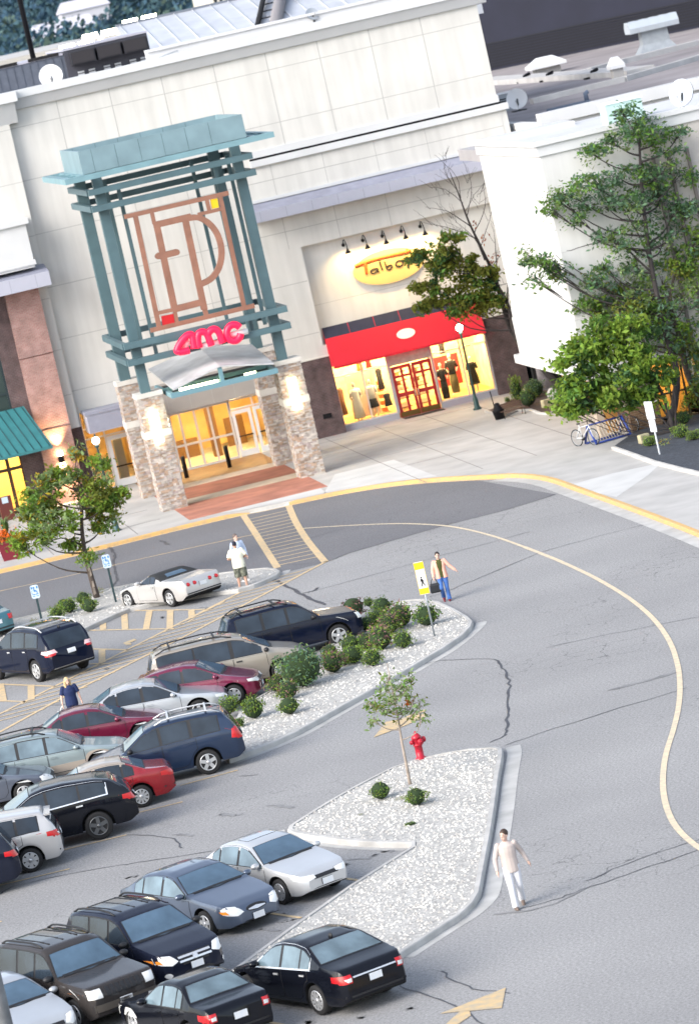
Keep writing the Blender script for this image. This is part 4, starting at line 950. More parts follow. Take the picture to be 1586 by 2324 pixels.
# ---- the low annex and its roof
an = thing('annex_building', (60, 230, 0), 'low grey roofed annex spreading behind the white block', 'building')
ZR = 11.9
m = MB(); m.box(40.9, 125, 191.6, 192, 0, 12.2); m.box(40.9, 41.3, 192, 300, 0, 12.3); rel(m, an).build('wall', WHITE2, an)
m = MB(); m.box(40.85, 125, 191.4, 192.1, 12.2, 12.75); rel(m, an).build('parapet_cap', CAP, an)
m = MB(); m.poly([(41.3, 192, ZR), (125, 192, ZR), (125, 330, ZR), (41.3, 330, ZR)]); rel(m, an).build('roof', mat('ballast_roof', (.29, .265, .27), .95, var=.22, vscale=.25, detail=10, bump=.1), an)
m = MB()
def ridge(pts, w, h):
    P = [G(x, y, ZR) for x, y in pts]
    for a, b in zip(P[:-1], P[1:]):
        d = (b-a).normalized(); n_ = Vector((-d.y, d.x, 0))*w/2
        q = [a-n_, b-n_, b+n_, a+n_]; m.prism([(p.x, p.y) for p in q], ZR, ZR+h)
ridge([(1207, 236), (1414, 186), (1600, 132)], .5, .28); ridge([(1100, 190), (1190, 184.5), (1345, 173), (1420, 169), (1455, 166)], 1.6, .3); ridge([(1330, 168), (1414, 145), (1600, 98)], .8, .3)
rel(m, an).build('roof_kerb', mat('pale_kerb', (.52, .51, .50), .9, var=.12, vscale=1), an)
big = thing('department_store', (80, 305, 0), 'huge windowless dark grey block rising behind the annex roof', 'building')
b0, b1 = G(1105, 163, ZR), G(1600, 60, ZR); d = (b1-b0).normalized(); nb = Vector((-d.y, d.x, 0)); e0, e1 = b0-d*9, b1+d*60
m = MB(); m.prism([(p.x, p.y) for p in (e0, e1, e1+nb*60, e0+nb*60)], 0, 60); rel(m, big).build('wall', mat('slate_blue_wall', (.011, .013, .028), .85, var=.12, vscale=.6, detail=10), big)
m = MB()
for k in range(9):
    z = 12.1+.19*k; q = [e0-nb*.06, e1-nb*.06, e1-nb*.01, e0-nb*.01]; m.prism([(p.x, p.y) for p in q], z, z+.12)
rel(m, big).build('louvre_band', mat('dark_louvre', (.007, .008, .015), .85), big)

MG = mat('grey_unit', (.33, .36, .39), .5, .2, var=.1, vscale=2); WH = mat('white_unit', (.72, .73, .74), .5)
def rp(x, y, z=ZR): return G(x, y, z)
def roof_hood(p, rz):
    t = thing('roof_vent', p, 'large ribbed metal ventilation hood on a flared stand before the dark block', 'vent', rz=rz); t.scale = (.72, .72, .66)
    g = MB()
    g.add([(sx*a, sy*b, z) for (a, b, z) in ((1.7, 1.2, 0), (1.15, .7, .9), (1.1, .65, 2.1)) for sx, sy in ((-1, -1), (1, -1), (1, 1), (-1, 1))], [(4*i+j, 4*i+(j+1) % 4, 4*i+4+(j+1) % 4, 4*i+4+j) for i in range(2) for j in range(4)]); g.build('stand', MG, t)
    g = MB(); n = 10
    for i in range(n):
        x0 = -2.1+.42*i; k = .03*(i % 2)
        g.add([(x, y, z) for x in (x0, x0+.42) for (y, z) in ((-1.15, 2.1), (-1.2-k, 2.55), (-.75, 3.15+k), (.75, 3.15+k), (1.2+k, 2.55), (1.15, 2.1))], [(0, 1, 7, 6), (1, 2, 8, 7), (2, 3, 9, 8), (3, 4, 10, 9), (4, 5, 11, 10), (5, 0, 6, 11), (5, 4, 3, 2, 1, 0), (6, 7, 8, 9, 10, 11)])
    g.build('hood', mat('pale_metal', (.50, .55, .60), .45, .3), t)
roof_hood(rp(1490, 118), radians(-3))
def unit(name, p, sx, sy, h, m_, label, cat, lip=None, rz=0):
    t = thing(name, p, label, cat, rz=rz); g = MB(); g.box(-sx/2, sx/2, -sy/2, sy/2, 0, h)
    if not lip:
        g.build('casing', m_, t); g = MB(); g.box(-sx/2-.05, sx/2+.05, -sy/2-.05, sy/2+.05, h, h+.07); g.build('lid', WH, t); g = MB()
        for k in range(4): g.box(-sx*.35, sx*.1, -sy/2-.02, -sy/2+.01, h*(.3+.13*k), h*(.36+.13*k))
        g.build('grille', DARK, t)
    else:
        g.build('curb', mat('curb_grey', (.40, .39, .38), .9), t); g = MB(); L = lip
        g.add([(s1*a, s2*b, z) for (a, b, z) in ((sx/2+L, sy/2+L, h), (sx/2+L, sy/2+L, h+.18), (sx*.3, sy*.28, h+.62)) for s1, s2 in ((-1, -1), (1, -1), (1, 1), (-1, 1))], [(3, 2, 1, 0), (8, 9, 10, 11)]+[(4*i+j, 4*i+(j+1) % 4, 4*i+4+(j+1) % 4, 4*i+4+j) for i in range(2) for j in range(4)])
        g.build('hood', WH, t)
    return t
unit('roof_vent', rp(1242, 168), 1.5, 1.2, .45, WH, 'low white domed roof vent in front of the dark block', 'vent', .35)
unit('roof_vent', rp(1403, 180), .6, .6, .6, WH, 'small white capped vent on the annex roof beside the ridge', 'vent', .12)
unit('air_conditioner', rp(1143, 253), 1.3, 1.0, .9, MG, 'grey air conditioning box on the roof beside the white dish', 'air conditioner')
t = unit('roof_cabinet', rp(1418, 292, 12.1), 1.55, 1.2, 1.15, mat('mint_paint', (.42, .58, .56), .5), 'mint green cabinet on the roof behind the tall tree', 'cabinet')
def dish(p, r, aim, label, pole=.7, m_=WH):
    t = thing('satellite_dish', p, label, 'dish'); aim = Vector(aim).normalized()
    g = MB(); n = 20; c = Vector((0, 0, pole+r*.8)); a = aim.orthogonal().normalized(); b = aim.cross(a)
    rings = [(0, -.18), (.5, -.13), (.85, -.04), (1, 0)]; vs = []; fs = []
    for k, (q, h) in enumerate(rings):
        for j in range(n): an = 2*pi*j/n; vs.append(c+(a*cos(an)+b*sin(an))*r*q+aim*h*r)
    for k in range(3):
        for j in range(n): fs.append((k*n+j, k*n+(j+1) % n, (k+1)*n+(j+1) % n, (k+1)*n+j))
    g.add(vs, fs, 0, True); g.v += [tuple(Vector(v)-aim*.05) for v in vs]; o = len(vs)
    for f in fs: g.f.append([i+o for i in reversed(f)]); g.mi.append(0); g.sm.append(True)
    g.build('reflector', m_, t, fix=False)
    g = MB(); g.tube([(0, 0, 0), (0, 0, pole+r*.5), c-aim*.2*r], .05, 8); g.box(-r*.6, r*.6, -.35, .35, 0, .06); g.build('mast', mat('dish_mast', (.03, .035, .04), .5), t)
    g = MB(); e = c+aim*r*.7-Vector((0, 0, r*.35)); g.tube([c-Vector((0, 0, r*.95)), e], .015, 6); g.lathe([(.03, -.05), (.045, 0), (.03, .05)], e, 8); g.build('feed_arm', mat('feed_grey', (.40, .41, .42), .5), t)
toc = lambda p: Vector((-p.x, -p.y, 0)).normalized()
p = rp(1178, 252); dish(p, .55, (-.35, -.9, .25), 'white satellite dish beside the grey air conditioning box', .2)
p = G(1556, 268, 12.1); dish(p, .58, (-.75, -.75, .3), 'satellite dish shaded pale grey on a dark mast behind the tall tree', .6, mat('dish_shaded', (.40, .44, .50), .5))  # reflector faces away into shade; that grey-blue shade is in its colour
p = Vector((21.05, 203, 18.2)); q = FY(115, 168, 203); dish(Vector((q.x, 203, 18.2)), .56, (-.1, -.9, .3), 'round white satellite dish on the roof beside the dark louvred plant house', .5)
q = FY(711, 38, 206); dish(Vector((q.x, 206, 18.2)), .33, (.25, -.8, .45), 'small grey satellite dish at the top edge of the white wall', .75, mat('grey_dish', (.33, .36, .40), .5))
t = thing('cable_tray', rp(1290, 244), 'blue grey cable tray lying on the annex roof', 'cable tray', rz=radians(-4)); g = MB(); g.box(-1.1, 1.1, -.12, .12, 0, .16); g.build('tray', mat('blue_grey_metal', (.16, .20, .27), .5), t); g = MB(); g.tube([(.95, 0, .1), (.95, 0, .5), (1.1, 0, .55)], .12, 8); g.build('elbow', mat('blue_grey_metal', (.16, .20, .27), .5), t)
for i, (x, y) in enumerate(((1188, 187), (1240, 184), (1341, 178))):
    g = rp(x, y); mb = MB(); mb.tube([g+Vector((0, 0, .0)), g+Vector((.1, 0, .35)), g+Vector((.5, .3, .42))], .1, 8); mb.box(g.x-.4, g.x+.3, g.y-.2, g.y+.2, ZR, ZR+.1)
    o = mb.build('roof_drain', BLACK); tag(o, 'black drain spout on the pale roof kerb of the annex, '+('leftmost of three', 'middle of three', 'rightmost of three')[i], 'drain', 'black drain spouts along the roof kerb')

# ---- on the main roof: plant house, metal roof, far streets, wooded hill
ph = thing('plant_house', (24, 214, 18.2), 'dark louvred rooftop plant house behind the white dish', 'plant house')
DK = mat('charcoal_cladding', (.045, .046, .062), .6, var=.1, vscale=2); GREYC = mat('ribbed_grey_cladding', (.09, .105, .14), .6, var=.15, vscale=3)
a, b = FY(150, 118, 214), FY(325, 72, 214)
m = MB(); m.box(a.x-.1, b.x+.15, 214, 222, 18.2, a.z+.05); m.box(4, a.x-.1, 214.3, 222, 18.2, a.z-.12, 1)
for i in range(40): m.box(a.x-.3-.4*i, a.x-.27-.4*i, 214.27, 214.32, 18.2, a.z-.14, 1)
rel(m, ph).build('wall', [DK, GREYC], ph)
m = MB(); n = 3; w = (b.x-a.x)/n
for i in range(n): m.box(a.x+.1+w*i, a.x+w*(i+1)-.02, 213.1, 214, a.z-.72, a.z-.08); m.box(a.x+.15+w*i, a.x+w*(i+1)-.07, 213.06, 213.11, a.z-.66, a.z-.12, 1)
rel(m, ph).build('louvre_hood', [mat('hood_black', (.016, .016, .022), .6), mat('hood_slats', (.022, .020, .024), .8)], ph)
m = MB()
for i in range(n):
    for k in (0, 1):
        x = a.x+.35+w*i+k*w*.42
        for j in range(4): m.box(x, x+w*.24, 213.9, 213.99, a.z-1.55+.13*j, a.z-1.47+.13*j)
each(m, 'vent_slat', mat('pale_slats', (.48, .50, .53), .5), ph)
m = MB(); m.box(a.x-.15, b.x+.2, 213.95, 222.1, a.z+.05, a.z+.15); m.box(4, a.x-.15, 214.25, 222.1, a.z-.12, a.z-.02)
for i in range(6): m.box(a.x-1.9-2.1*i, a.x-.35-2.1*i, 214.22, 214.3, a.z-.1, a.z+.06, 1)
rel(m, ph).build('coping', [mat('lilac_coping', (.40, .40, .47), .5), DARK], ph)
ms = thing('metal_roof', (36, 226, 18.2), 'pale standing seam metal roof rising behind the white parapet', 'roof')
m = MB(); s0, s1 = FY(331, 120, 226), FY(1100, -20, 226)
zt0, zt1 = FY(331, 72, 226+0).z, FY(1100, -120, 226).z
y0_, y1_ = 226, 236; zlo = 18.5
def mr(x, t): return (x, y0_+(y1_-y0_)*t, zlo+t*(2.0))
m.add([mr(s0.x, 0), mr(46.5, 0), mr(46.5, 1), mr(s0.x, 1), (s0.x, y1_, 17), (46.5, y1_, 17), (s0.x, y0_, 17), (46.5, y0_, 17)], [(0, 1, 2, 3), (3, 2, 5, 4), (0, 3, 4, 6), (1, 0, 6, 7), (2, 1, 7, 5)])
for i in range(17):
    x = s0.x+.2+1.02*i; m.tube([Vector(mr(x, 0))+Vector((0, 0, .03)), Vector(mr(x, 1))+Vector((0, 0, .03))], .04, 4, 1)
m.box(s0.x, 46.5, y1_-.05, y1_+.2, zlo+2.0, zlo+2.12, 2)
rel(m, ms).build('roof_panel', [mat('pale_roof_metal', (.52, .54, .58), .45, .2, var=.12, vscale=.8), mat('roof_seam', (.60, .62, .66), .5), mat('dark_gutter', (.16, .18, .22), .5)], ms)
m = MB(); c0, c1 = FY(335, 126, 206), FY(700, 35, 206); m.box(c0.x, 41.5, 206, 206.8, 18.2, c0.z+.12); m.box(c0.x, 41.5, 205.9, 206.9, c0.z+.12, c0.z+.25)
m.box(c0.x-.6, c0.x, 206, 206.2, 18.2, c0.z-.2)
o = m.build('roof_upstand', CAP); tag(o, 'long white upstand on the roof in front of the pale metal roof', 'upstand')
q0 = FY(572, 62, 226.5); q1 = FY(612, -20, 236)
m = MB(); P0 = Vector((q0.x, 225.8, 18.6)); P1 = Vector((q1.x+.4, 238, 21.3)); m.tube([P0, P1], .16, 6); m.tube([P0+Vector((1.0, 0, 0)), P1+Vector((1.0, 0, 0))], .34, 8, 1)
for i in range(9):
    q = P0.lerp(P1, i/8); m.tube([q, q+Vector((.9, 0, 0))], .04, 5)
o = thing('roof_conveyor', P0, 'dark sloping ladder trunk lying up the pale metal roof', 'ladder'); rel(m, o).build('frame', [DARK, mat('trunk_grey', (.22, .21, .22), .7)], o)
# pipe rail
m = MB(); q = FY(375, 118, 204); m.tube([(q.x-1.2, 204, 18.75), (q.x+.6, 204, 18.95), (q.x+.62, 204, 18.5)], .035, 6); tag(m.build('pipe_rail', STEEL), 'thin bent pipe on the roof right of the plant house', 'pipe')

# far mall blocks and the road beyond
def far_box(name, x0y0, x1y1, Y, zb, zt, dep, m_, label, cat='building', wins=0):
    a = FY(*x0y0, Y); b = FY(*x1y1, Y); t = thing(name, (a.x, Y, 0), label, cat)
    g = MB(); g.box(a.x, b.x, Y, Y+dep, zb, zt); rel(g, t).build('wall', m_, t)
    g = MB(); g.box(a.x-.3, b.x+.3, Y-.3, Y+dep+.3, zt, zt+.5); rel(g, t).build('roof', mat('far_roof', (.42, .41, .40), .9), t)
    if wins:
        for i in range(wins):
            x = a.x+(b.x-a.x)*(i+.3)/wins; w = (b.x-a.x)/wins*.45
            g = MB(); g.box(x, x+w, Y-.05, Y+.05, zt-2.2, zt-.7); rel(g, t).build('window', GLASSD, t)
    return t
TANW = mat('far_tan_wall', (.45, .41, .35), .9, var=.1, vscale=.2)
a = FY(-40, 160, 330)
far_box('retail_block', (-200, 150), (330, 60), 330, 0, FY(150, 120, 330).z, 60, TANW, 'flat tan roofed block beyond the plant house')
far_box('retail_block', (300, 60), (620, 0), 420, 0, FY(430, 50, 420).z, 40, TANW, 'flat tan block beyond the pale metal roof')
far_box('hotel_building', (484, 10), (560, 0), 620, 0, FY(520, -30, 620).z, 20, mat('hotel_cream', (.60, .56, .48), .9), 'cream far building with small dark windows at the top edge', 'building', 6)
far_box('flat_building', (395, 60), (480, 30), 640, 0, FY(430, 34, 640).z, 30, TANW, 'long low pale building at the foot of the hill')
LGT = mat('car_park_lamp', (1, .93, .75), .5, emit=(1, .90, .68), estr=12)
for i, (x, y, Y, lb) in enumerate(((317, 42, 325, 'rightmost of three bright double headed lamps beyond the plant house'), (226, 75, 322, 'middle of three bright double headed lamps beyond the plant house'), (175, 100, 320, 'leftmost of three bright lamps beyond the plant house'))):
    c = FY(x, y, Y); t = thing('street_lamp', (c.x, Y, 0), lb, 'street lamp', 'bright car park lamps beyond the roof')
    g = MB(); g.tube([(0, 0, 0), (0, 0, c.z-.3)], .14, 8); g.build('pole', mat('pole_glow', (.6, .6, .6), .5, emit=(1, .9, .7), estr=.6), t)  # pole emits a faint glow in place of lamp light falling on it
    for s in (-1, 1): g = MB(); g.box(s*.2 if s > 0 else -1.25, 1.25 if s > 0 else -.2, -.4, .4, c.z-.3, c.z+.1); g.build('lamp_head', LGT, t)
c = FY(113, 108, 216); c2 = FY(95, 0, 216)
t = thing('flagpole', (c.x, 225, 0), 'thin dark pole rising before the wooded hill', 'pole'); g = MB(); g.tube([(0, 0, 15), (0, 0, 40)], .14, 8); g.lathe([(.3, 18), (.2, 18.4), (.16, 18.5)], (0, 0, 0), 8); g.build('mast', BLACK, t)
# hillside and forest
g = MB(); n = 24; vs = []; rnd = random.Random(3)
for i in range(n+1):
    for j in range(10):
        Y = 700+j*200; X = -500+i*75; vs.append((X, Y, max(0, (j-1))*11+6*sin(X*.013+j)+4*sin(X*.031)))
g.add(vs, [(i*10+j, (i+1)*10+j, (i+1)*10+j+1, i*10+j+1) for i in range(n) for j in range(9)], 0, True); structure('hill', g, mat('hazed_hill_ground', (.03, .07, .085), .95))  # ground colour carries the haze blue as well
def hz(X, Y): j = (Y-700)/200; return max(0, (j-1))*11+6*sin(X*.013+j)+4*sin(X*.031)
g = MB()
for k in range(2300):
    Y = 640+1750*rnd.random()**1.3; lo = FY(-60, 100, Y).x; hi = FY(640, 60, Y).x
    X = rnd.uniform(lo-25, hi+25)
    if Y < 720 and rnd.random() < .55: continue
    h = rnd.uniform(7, 15); r = h*rnd.uniform(.3, .42); z0 = hz(X, Y); mi = rnd.choice((0, 0, 0, 1, 1, 2)); s = .5+.45*(Y-600)/900
    for q in range(80):
        u = Vector((rnd.gauss(0, 1), rnd.gauss(0, 1), rnd.gauss(0, 1))).normalized()*rnd.uniform(.75, 1)
        p = Vector((X+u.x*r, Y+u.y*r, z0+h*.55+u.z*h*.45)); a = Vector((rnd.gauss(0, 1), rnd.gauss(0, 1), rnd.gauss(0, 1))).normalized(); b = a.orthogonal().normalized(); c_ = a.cross(b); w = s*rnd.uniform(.5, 1.0)
        g.add([p-b*w-c_*w*.7, p+b*w-c_*w*.7, p+b*w+c_*w*.7, p-b*w+c_*w*.7], [(0, 1, 2, 3)], mi)
o = g.build('forest', [mat('hazed_forest_dark', (.022, .062, .095), .9, island=.35), mat('hazed_forest_mid', (.036, .085, .10), .9, island=.35), mat('hazed_forest_olive', (.06, .10, .085), .9, island=.35)], fix=False); tag(o, kind='stuff')  # blue of the distant haze mixed into the leaf colours
for i, (x, y, lb) in enumerate(((190, 24, 'pale house half hidden by trees on the wooded hill'), (147, 82, 'dim house low among the trees of the hill'))):
    c = FY(x, y, 1250 if i == 0 else 900); t = thing('house', (c.x, c.y, c.z-4), lb, 'house'); g = MB(); g.box(-7, 7, -5, 5, 0, 4.5); g.build('wall', mat('far_house_%d' % i, (.55, .55, .60) if i == 0 else (.22, .22, .27), .9), t)
    g = MB(); g.add([(-7.5, -5.5, 4.4), (7.5, -5.5, 4.4), (7.5, 5.5, 4.4), (-7.5, 5.5, 4.4), (-6, 0, 7.5), (6, 0, 7.5)], [(0, 1, 5, 4), (2, 3, 4, 5), (1, 2, 5), (3, 0, 4), (3, 2, 1, 0)]); g.build('roof', mat('far_house_roof', (.5, .5, .56), .9), t)
# ================================================================== cars
GL_W = mat('windscreen_sky_glass', (.075, .125, .18), .08, spec=.6, var=.25, vscale=1.6)  # blue-grey base colour holds the sky's reflection in the sloping glass
GL_S = mat('side_glass', (.022, .032, .045), .06, spec=.5, var=.4, vscale=1.5)
GL_L = mat('light_side_glass', (.12, .17, .20), .08, spec=.8, var=.35, vscale=1.6)
TYRE = mat('tyre_rubber', (.012, .012, .013), .8)
RIM = mat('alloy_rim', (.55, .56, .57), .35, .6); RIM_D = mat('dark_alloy', (.14, .145, .15), .35, .7)
TRIM = mat('black_trim', (.014, .014, .016), .55); UNDER = mat('underbody', (.006, .006, .006), .9)
CHROME = mat('chrome', (.78, .79, .80), .25, .6)
LENS = mat('lamp_lens', (.74, .75, .74), .12, coat=.6); AMBER = mat('amber_lens', (.85, .28, .04), .25)
RED_L = mat('tail_lens', (.55, .01, .015), .2, coat=.5); RED_P = mat('pale_tail_lens', (.80, .55, .55), .25)
PLATE = mat('plate_white', (.72, .76, .80), .5, col2=(.80, .80, .80), vscale=9)
SEAMD = mat('shut_line', (.008, .008, .01), .8)
def paint(name, c, rough=.22, metal=.3, coat=.8):
    dk = max(c) < .06
    return mat('paint_'+name, c, .09 if dk else rough, 0.0 if dk else metal, coat=0 if dk else coat, spec=.36 if dk else .5, var=.06, vscale=1.2)

def interp(keys, s):
    if s <= keys[0][0]: return keys[0][1]
    for (a, u), (b, v) in zip(keys, keys[1:]):
        if s <= b: t = (s-a)/(b-a); return u+(v-u)*t
    return keys[-1][1]
def smooth_keys(keys, win=.09):
    def f(s): return (interp(keys, s-win)+2*interp(keys, s-win*.5)+2*interp(keys, s)+2*interp(keys, s+win*.5)+interp(keys, s+win))/8
    return f

# distances from the nose: top line, shoulder line, half width; axle positions, wheel radius, glass spans
T = {}
T['saloon'] = dict(L=4.55, W=1.74, top=[(0, .50), (.06, .62), (.3, .72), (.9, .84), (1.28, .92), (2.02, 1.32), (2.3, 1.39), (2.75, 1.41), (3.2, 1.36), (3.82, 1.04), (4.05, 1.0), (4.45, .95), (4.55, .74)],
    belt=[(0, .48), (.3, .66), (1.2, .84), (3.6, .93), (4.4, .88), (4.55, .70)], wid=[(0, .52), (.1, .68), (.35, .80), (.9, .865), (3.6, .865), (4.2, .80), (4.47, .70), (4.55, .60)],
    bot=[(0, .28), (.2, .19), (4.3, .21), (4.55, .34)], ax=(.88, 3.55), r=.315, ws=(1.33, 1.98), rw=(3.24, 3.80), side=((1.42, 2.36), (2.45, 3.14), (3.2, 3.46)), tum=.46, doors=((1.30, 2.40), (2.41, 3.42)))
T['round_saloon'] = dict(T['saloon'], L=5.0, W=1.85, top=[(0, .48), (.08, .62), (.4, .74), (1.1, .87), (1.42, .93), (2.2, 1.34), (2.5, 1.41), (3.0, 1.42), (3.5, 1.36), (4.25, 1.03), (4.6, .96), (4.88, .84), (5.0, .66)],
    belt=[(0, .46), (.4, .68), (1.3, .85), (4.0, .93), (4.8, .80), (5.0, .62)], wid=[(0, .50), (.1, .70), (.4, .84), (1.0, .925), (3.9, .925), (4.6, .84), (4.9, .70), (5.0, .55)],
    bot=[(0, .26), (.2, .18), (4.7, .21), (5.0, .36)], ax=(1.0, 3.76), ws=(1.50, 2.16), rw=(3.55, 4.2), side=((1.6, 2.58), (2.67, 3.42), (3.48, 3.8)), doors=((1.45, 2.62), (2.63, 3.7)))
T['rear_saloon'] = dict(T['saloon'], L=4.85, W=1.86, top=[(0, .52), (.06, .64), (.3, .74), (1.0, .87), (1.35, .94), (2.1, 1.40), (2.45, 1.48), (3.0, 1.49), (3.45, 1.42), (4.1, 1.10), (4.3, 1.06), (4.72, 1.0), (4.85, .80)],
    belt=[(0, .50), (.3, .70), (1.3, .88), (4.0, .99), (4.6, .95), (4.85, .74)], wid=[(0, .55), (.1, .74), (.4, .86), (1.0, .93), (3.9, .93), (4.5, .88), (4.78, .80), (4.85, .70)],
    bot=[(0, .28), (.2, .2), (4.6, .22), (4.85, .36)], ax=(.92, 3.75), r=.33, ws=(1.42, 2.06), rw=(3.5, 4.08), side=((1.5, 2.48), (2.58, 3.28), (3.34, 3.7)), doors=((1.4, 2.53), (2.54, 3.6)))
T['square_saloon'] = dict(T['saloon'], L=4.45, W=1.70, top=[(0, .54), (.05, .66), (.2, .74), (1.0, .84), (1.5, .91), (2.1, 1.30), (2.35, 1.36), (2.9, 1.39), (3.25, 1.34), (3.72, 1.03), (3.85, 1.0), (4.38, .96), (4.45, .78)],
    belt=[(0, .52), (.2, .68), (1.3, .82), (3.6, .90), (4.38, .87), (4.45, .72)], wid=[(0, .62), (.08, .74), (.25, .80), (.9, .85), (3.6, .85), (4.2, .82), (4.41, .77), (4.45, .72)],
    bot=[(0, .26), (.15, .2), (4.3, .22), (4.45, .34)], ax=(.8, 3.52), ws=(1.55, 2.06), rw=(3.28, 3.7), side=((1.62, 2.42), (2.5, 3.08), (3.13, 3.36)), doors=((1.5, 2.46), (2.47, 3.3)))
T['hatch'] = dict(T['saloon'], L=4.05, W=1.72, top=[(0, .52), (.06, .66), (.25, .76), (.8, .92), (1.05, 1.0), (1.85, 1.42), (2.2, 1.48), (2.7, 1.48), (3.3, 1.42), (3.55, 1.36), (3.95, .98), (4.05, .70)],
    belt=[(0, .5), (.25, .70), (1.1, .90), (3.3, 1.02), (3.9, .95), (4.05, .68)], wid=[(0, .50), (.1, .68), (.35, .80), (.8, .86), (3.3, .86), (3.8, .80), (4.0, .72), (4.05, .62)],
    bot=[(0, .28), (.2, .19), (3.9, .22), (4.05, .36)], ax=(.82, 3.31), r=.32, ws=(1.08, 1.82), rw=(3.58, 3.93), side=((1.30, 2.24), (2.33, 3.0), (3.06, 3.36)), tum=.42, doors=((1.22, 2.28), (2.29, 3.2)))
T['tall_hatch'] = dict(T['hatch'], L=4.35, W=1.78, top=[(0, .54), (.06, .68), (.25, .78), (.8, .95), (1.0, 1.02), (1.9, 1.48), (2.3, 1.55), (2.9, 1.55), (3.7, 1.50), (4.0, 1.46), (4.27, 1.02), (4.35, .70)],
    belt=[(0, .5), (.25, .72), (1.1, .92), (3.6, 1.02), (4.2, .98), (4.35, .68)], wid=[(0, .54), (.1, .70), (.35, .82), (.8, .89), (3.6, .89), (4.1, .84), (4.3, .78), (4.35, .68)],
    bot=[(0, .28), (.2, .2), (4.2, .23), (4.35, .36)], ax=(.84, 3.44), r=.325, ws=(1.04, 1.86), rw=(4.02, 4.26), side=((1.32, 2.3), (2.39, 3.2), (3.27, 3.82)), doors=((1.24, 2.34), (2.35, 3.34)))
T['estate'] = dict(T['saloon'], L=4.72, W=1.74, top=[(0, .54), (.06, .66), (.3, .75), (.95, .88), (1.28, .96), (2.0, 1.42), (2.3, 1.50), (3.0, 1.54), (3.8, 1.52), (4.2, 1.48), (4.6, 1.02), (4.72, .74)],
    belt=[(0, .52), (.3, .70), (1.2, .88), (4.1, .98), (4.55, .93), (4.72, .70)], wid=[(0, .56), (.1, .70), (.35, .81), (.9, .865), (4.1, .865), (4.5, .82), (4.68, .76), (4.72, .68)],
    bot=[(0, .32), (.2, .25), (4.5, .27), (4.72, .4)], ax=(.9, 3.55), r=.33, ws=(1.33, 1.97), rw=(4.23, 4.56), side=((1.4, 2.34), (2.43, 3.18), (3.27, 4.06)), tum=.36, doors=((1.3, 2.38), (2.39, 3.36)), rails=1)
T['suv'] = dict(T['estate'], L=4.6, W=1.82, top=[(0, .66), (.05, .80), (.25, .92), (.85, 1.06), (1.18, 1.12), (1.92, 1.60), (2.25, 1.69), (2.9, 1.72), (3.8, 1.70), (4.2, 1.64), (4.5, 1.14), (4.6, .84)],
    belt=[(0, .62), (.25, .86), (1.1, 1.05), (4.0, 1.14), (4.45, 1.08), (4.6, .8)], wid=[(0, .62), (.1, .76), (.35, .86), (.9, .905), (4.0, .905), (4.4, .87), (4.56, .80), (4.6, .72)],
    bot=[(0, .36), (.2, .27), (4.4, .3), (4.6, .44)], ax=(.88, 3.5), r=.36, ws=(1.22, 1.88), rw=(4.24, 4.5), side=((1.32, 2.26), (2.35, 3.14), (3.24, 4.0)), tum=.30, doors=((1.22, 2.3), (2.31, 3.3)), rails=1)
T['box_suv'] = dict(T['suv'], L=4.62, W=1.84, top=[(0, .74), (.04, .92), (.15, 1.0), (1.0, 1.08), (1.35, 1.12), (1.92, 1.62), (2.15, 1.71), (2.8, 1.74), (3.9, 1.72), (4.25, 1.68), (4.5, 1.14), (4.62, .84)],
    belt=[(0, .70), (.15, .92), (1.2, 1.05), (4.0, 1.10), (4.5, 1.06), (4.62, .8)], wid=[(0, .74), (.06, .84), (.25, .89), (.9, .915), (4.0, .915), (4.45, .89), (4.58, .84), (4.62, .78)],
    ax=(.86, 3.55), ws=(1.38, 1.9), rw=(4.28, 4.5), side=((1.48, 2.34), (2.43, 3.16), (3.26, 4.06)), doors=((1.36, 2.38), (2.39, 3.32)))
T['big_suv'] = dict(T['suv'], L=5.05, W=1.96, top=[(0, .70), (.06, .86), (.3, .98), (1.0, 1.10), (1.3, 1.16), (2.15, 1.66), (2.5, 1.75), (3.2, 1.78), (4.2, 1.74), (4.6, 1.66), (4.95, 1.18), (5.05, .86)],
    belt=[(0, .66), (.3, .92), (1.2, 1.08), (4.3, 1.18), (4.88, 1.10), (5.05, .82)], wid=[(0, .66), (.1, .82), (.4, .93), (1.0, .98), (4.3, .98), (4.8, .94), (5.0, .86), (5.05, .78)],
    bot=[(0, .36), (.2, .27), (4.8, .3), (5.05, .44)], ax=(.98, 3.98), r=.385, ws=(1.34, 2.1), rw=(4.64, 4.94), side=((1.5, 2.5), (2.6, 3.5), (3.6, 4.42)), doors=((1.4, 2.54), (2.55, 3.66)))
T['sport_suv'] = dict(T['big_suv'], L=4.85, W=1.94, top=[(0, .66), (.06, .82), (.3, .94), (.95, 1.08), (1.25, 1.14), (2.1, 1.60), (2.45, 1.67), (3.0, 1.68), (3.9, 1.60), (4.3, 1.50), (4.72, 1.14), (4.85, .84)],
    belt=[(0, .62), (.3, .9), (1.2, 1.05), (4.1, 1.16), (4.68, 1.08), (4.85, .8)], wid=[(0, .64), (.1, .8), (.4, .92), (1.0, .97), (4.0, .97), (4.5, .91), (4.8, .82), (4.85, .74)],
    bot=[(0, .36), (.2, .27), (4.6, .3), (4.85, .44)], ax=(.95, 3.72), r=.385, ws=(1.3, 2.05), rw=(4.34, 4.7), side=((1.45, 2.44), (2.52, 3.34), (3.4, 4.1)), doors=((1.36, 2.48), (2.49, 3.5)), rails=0)
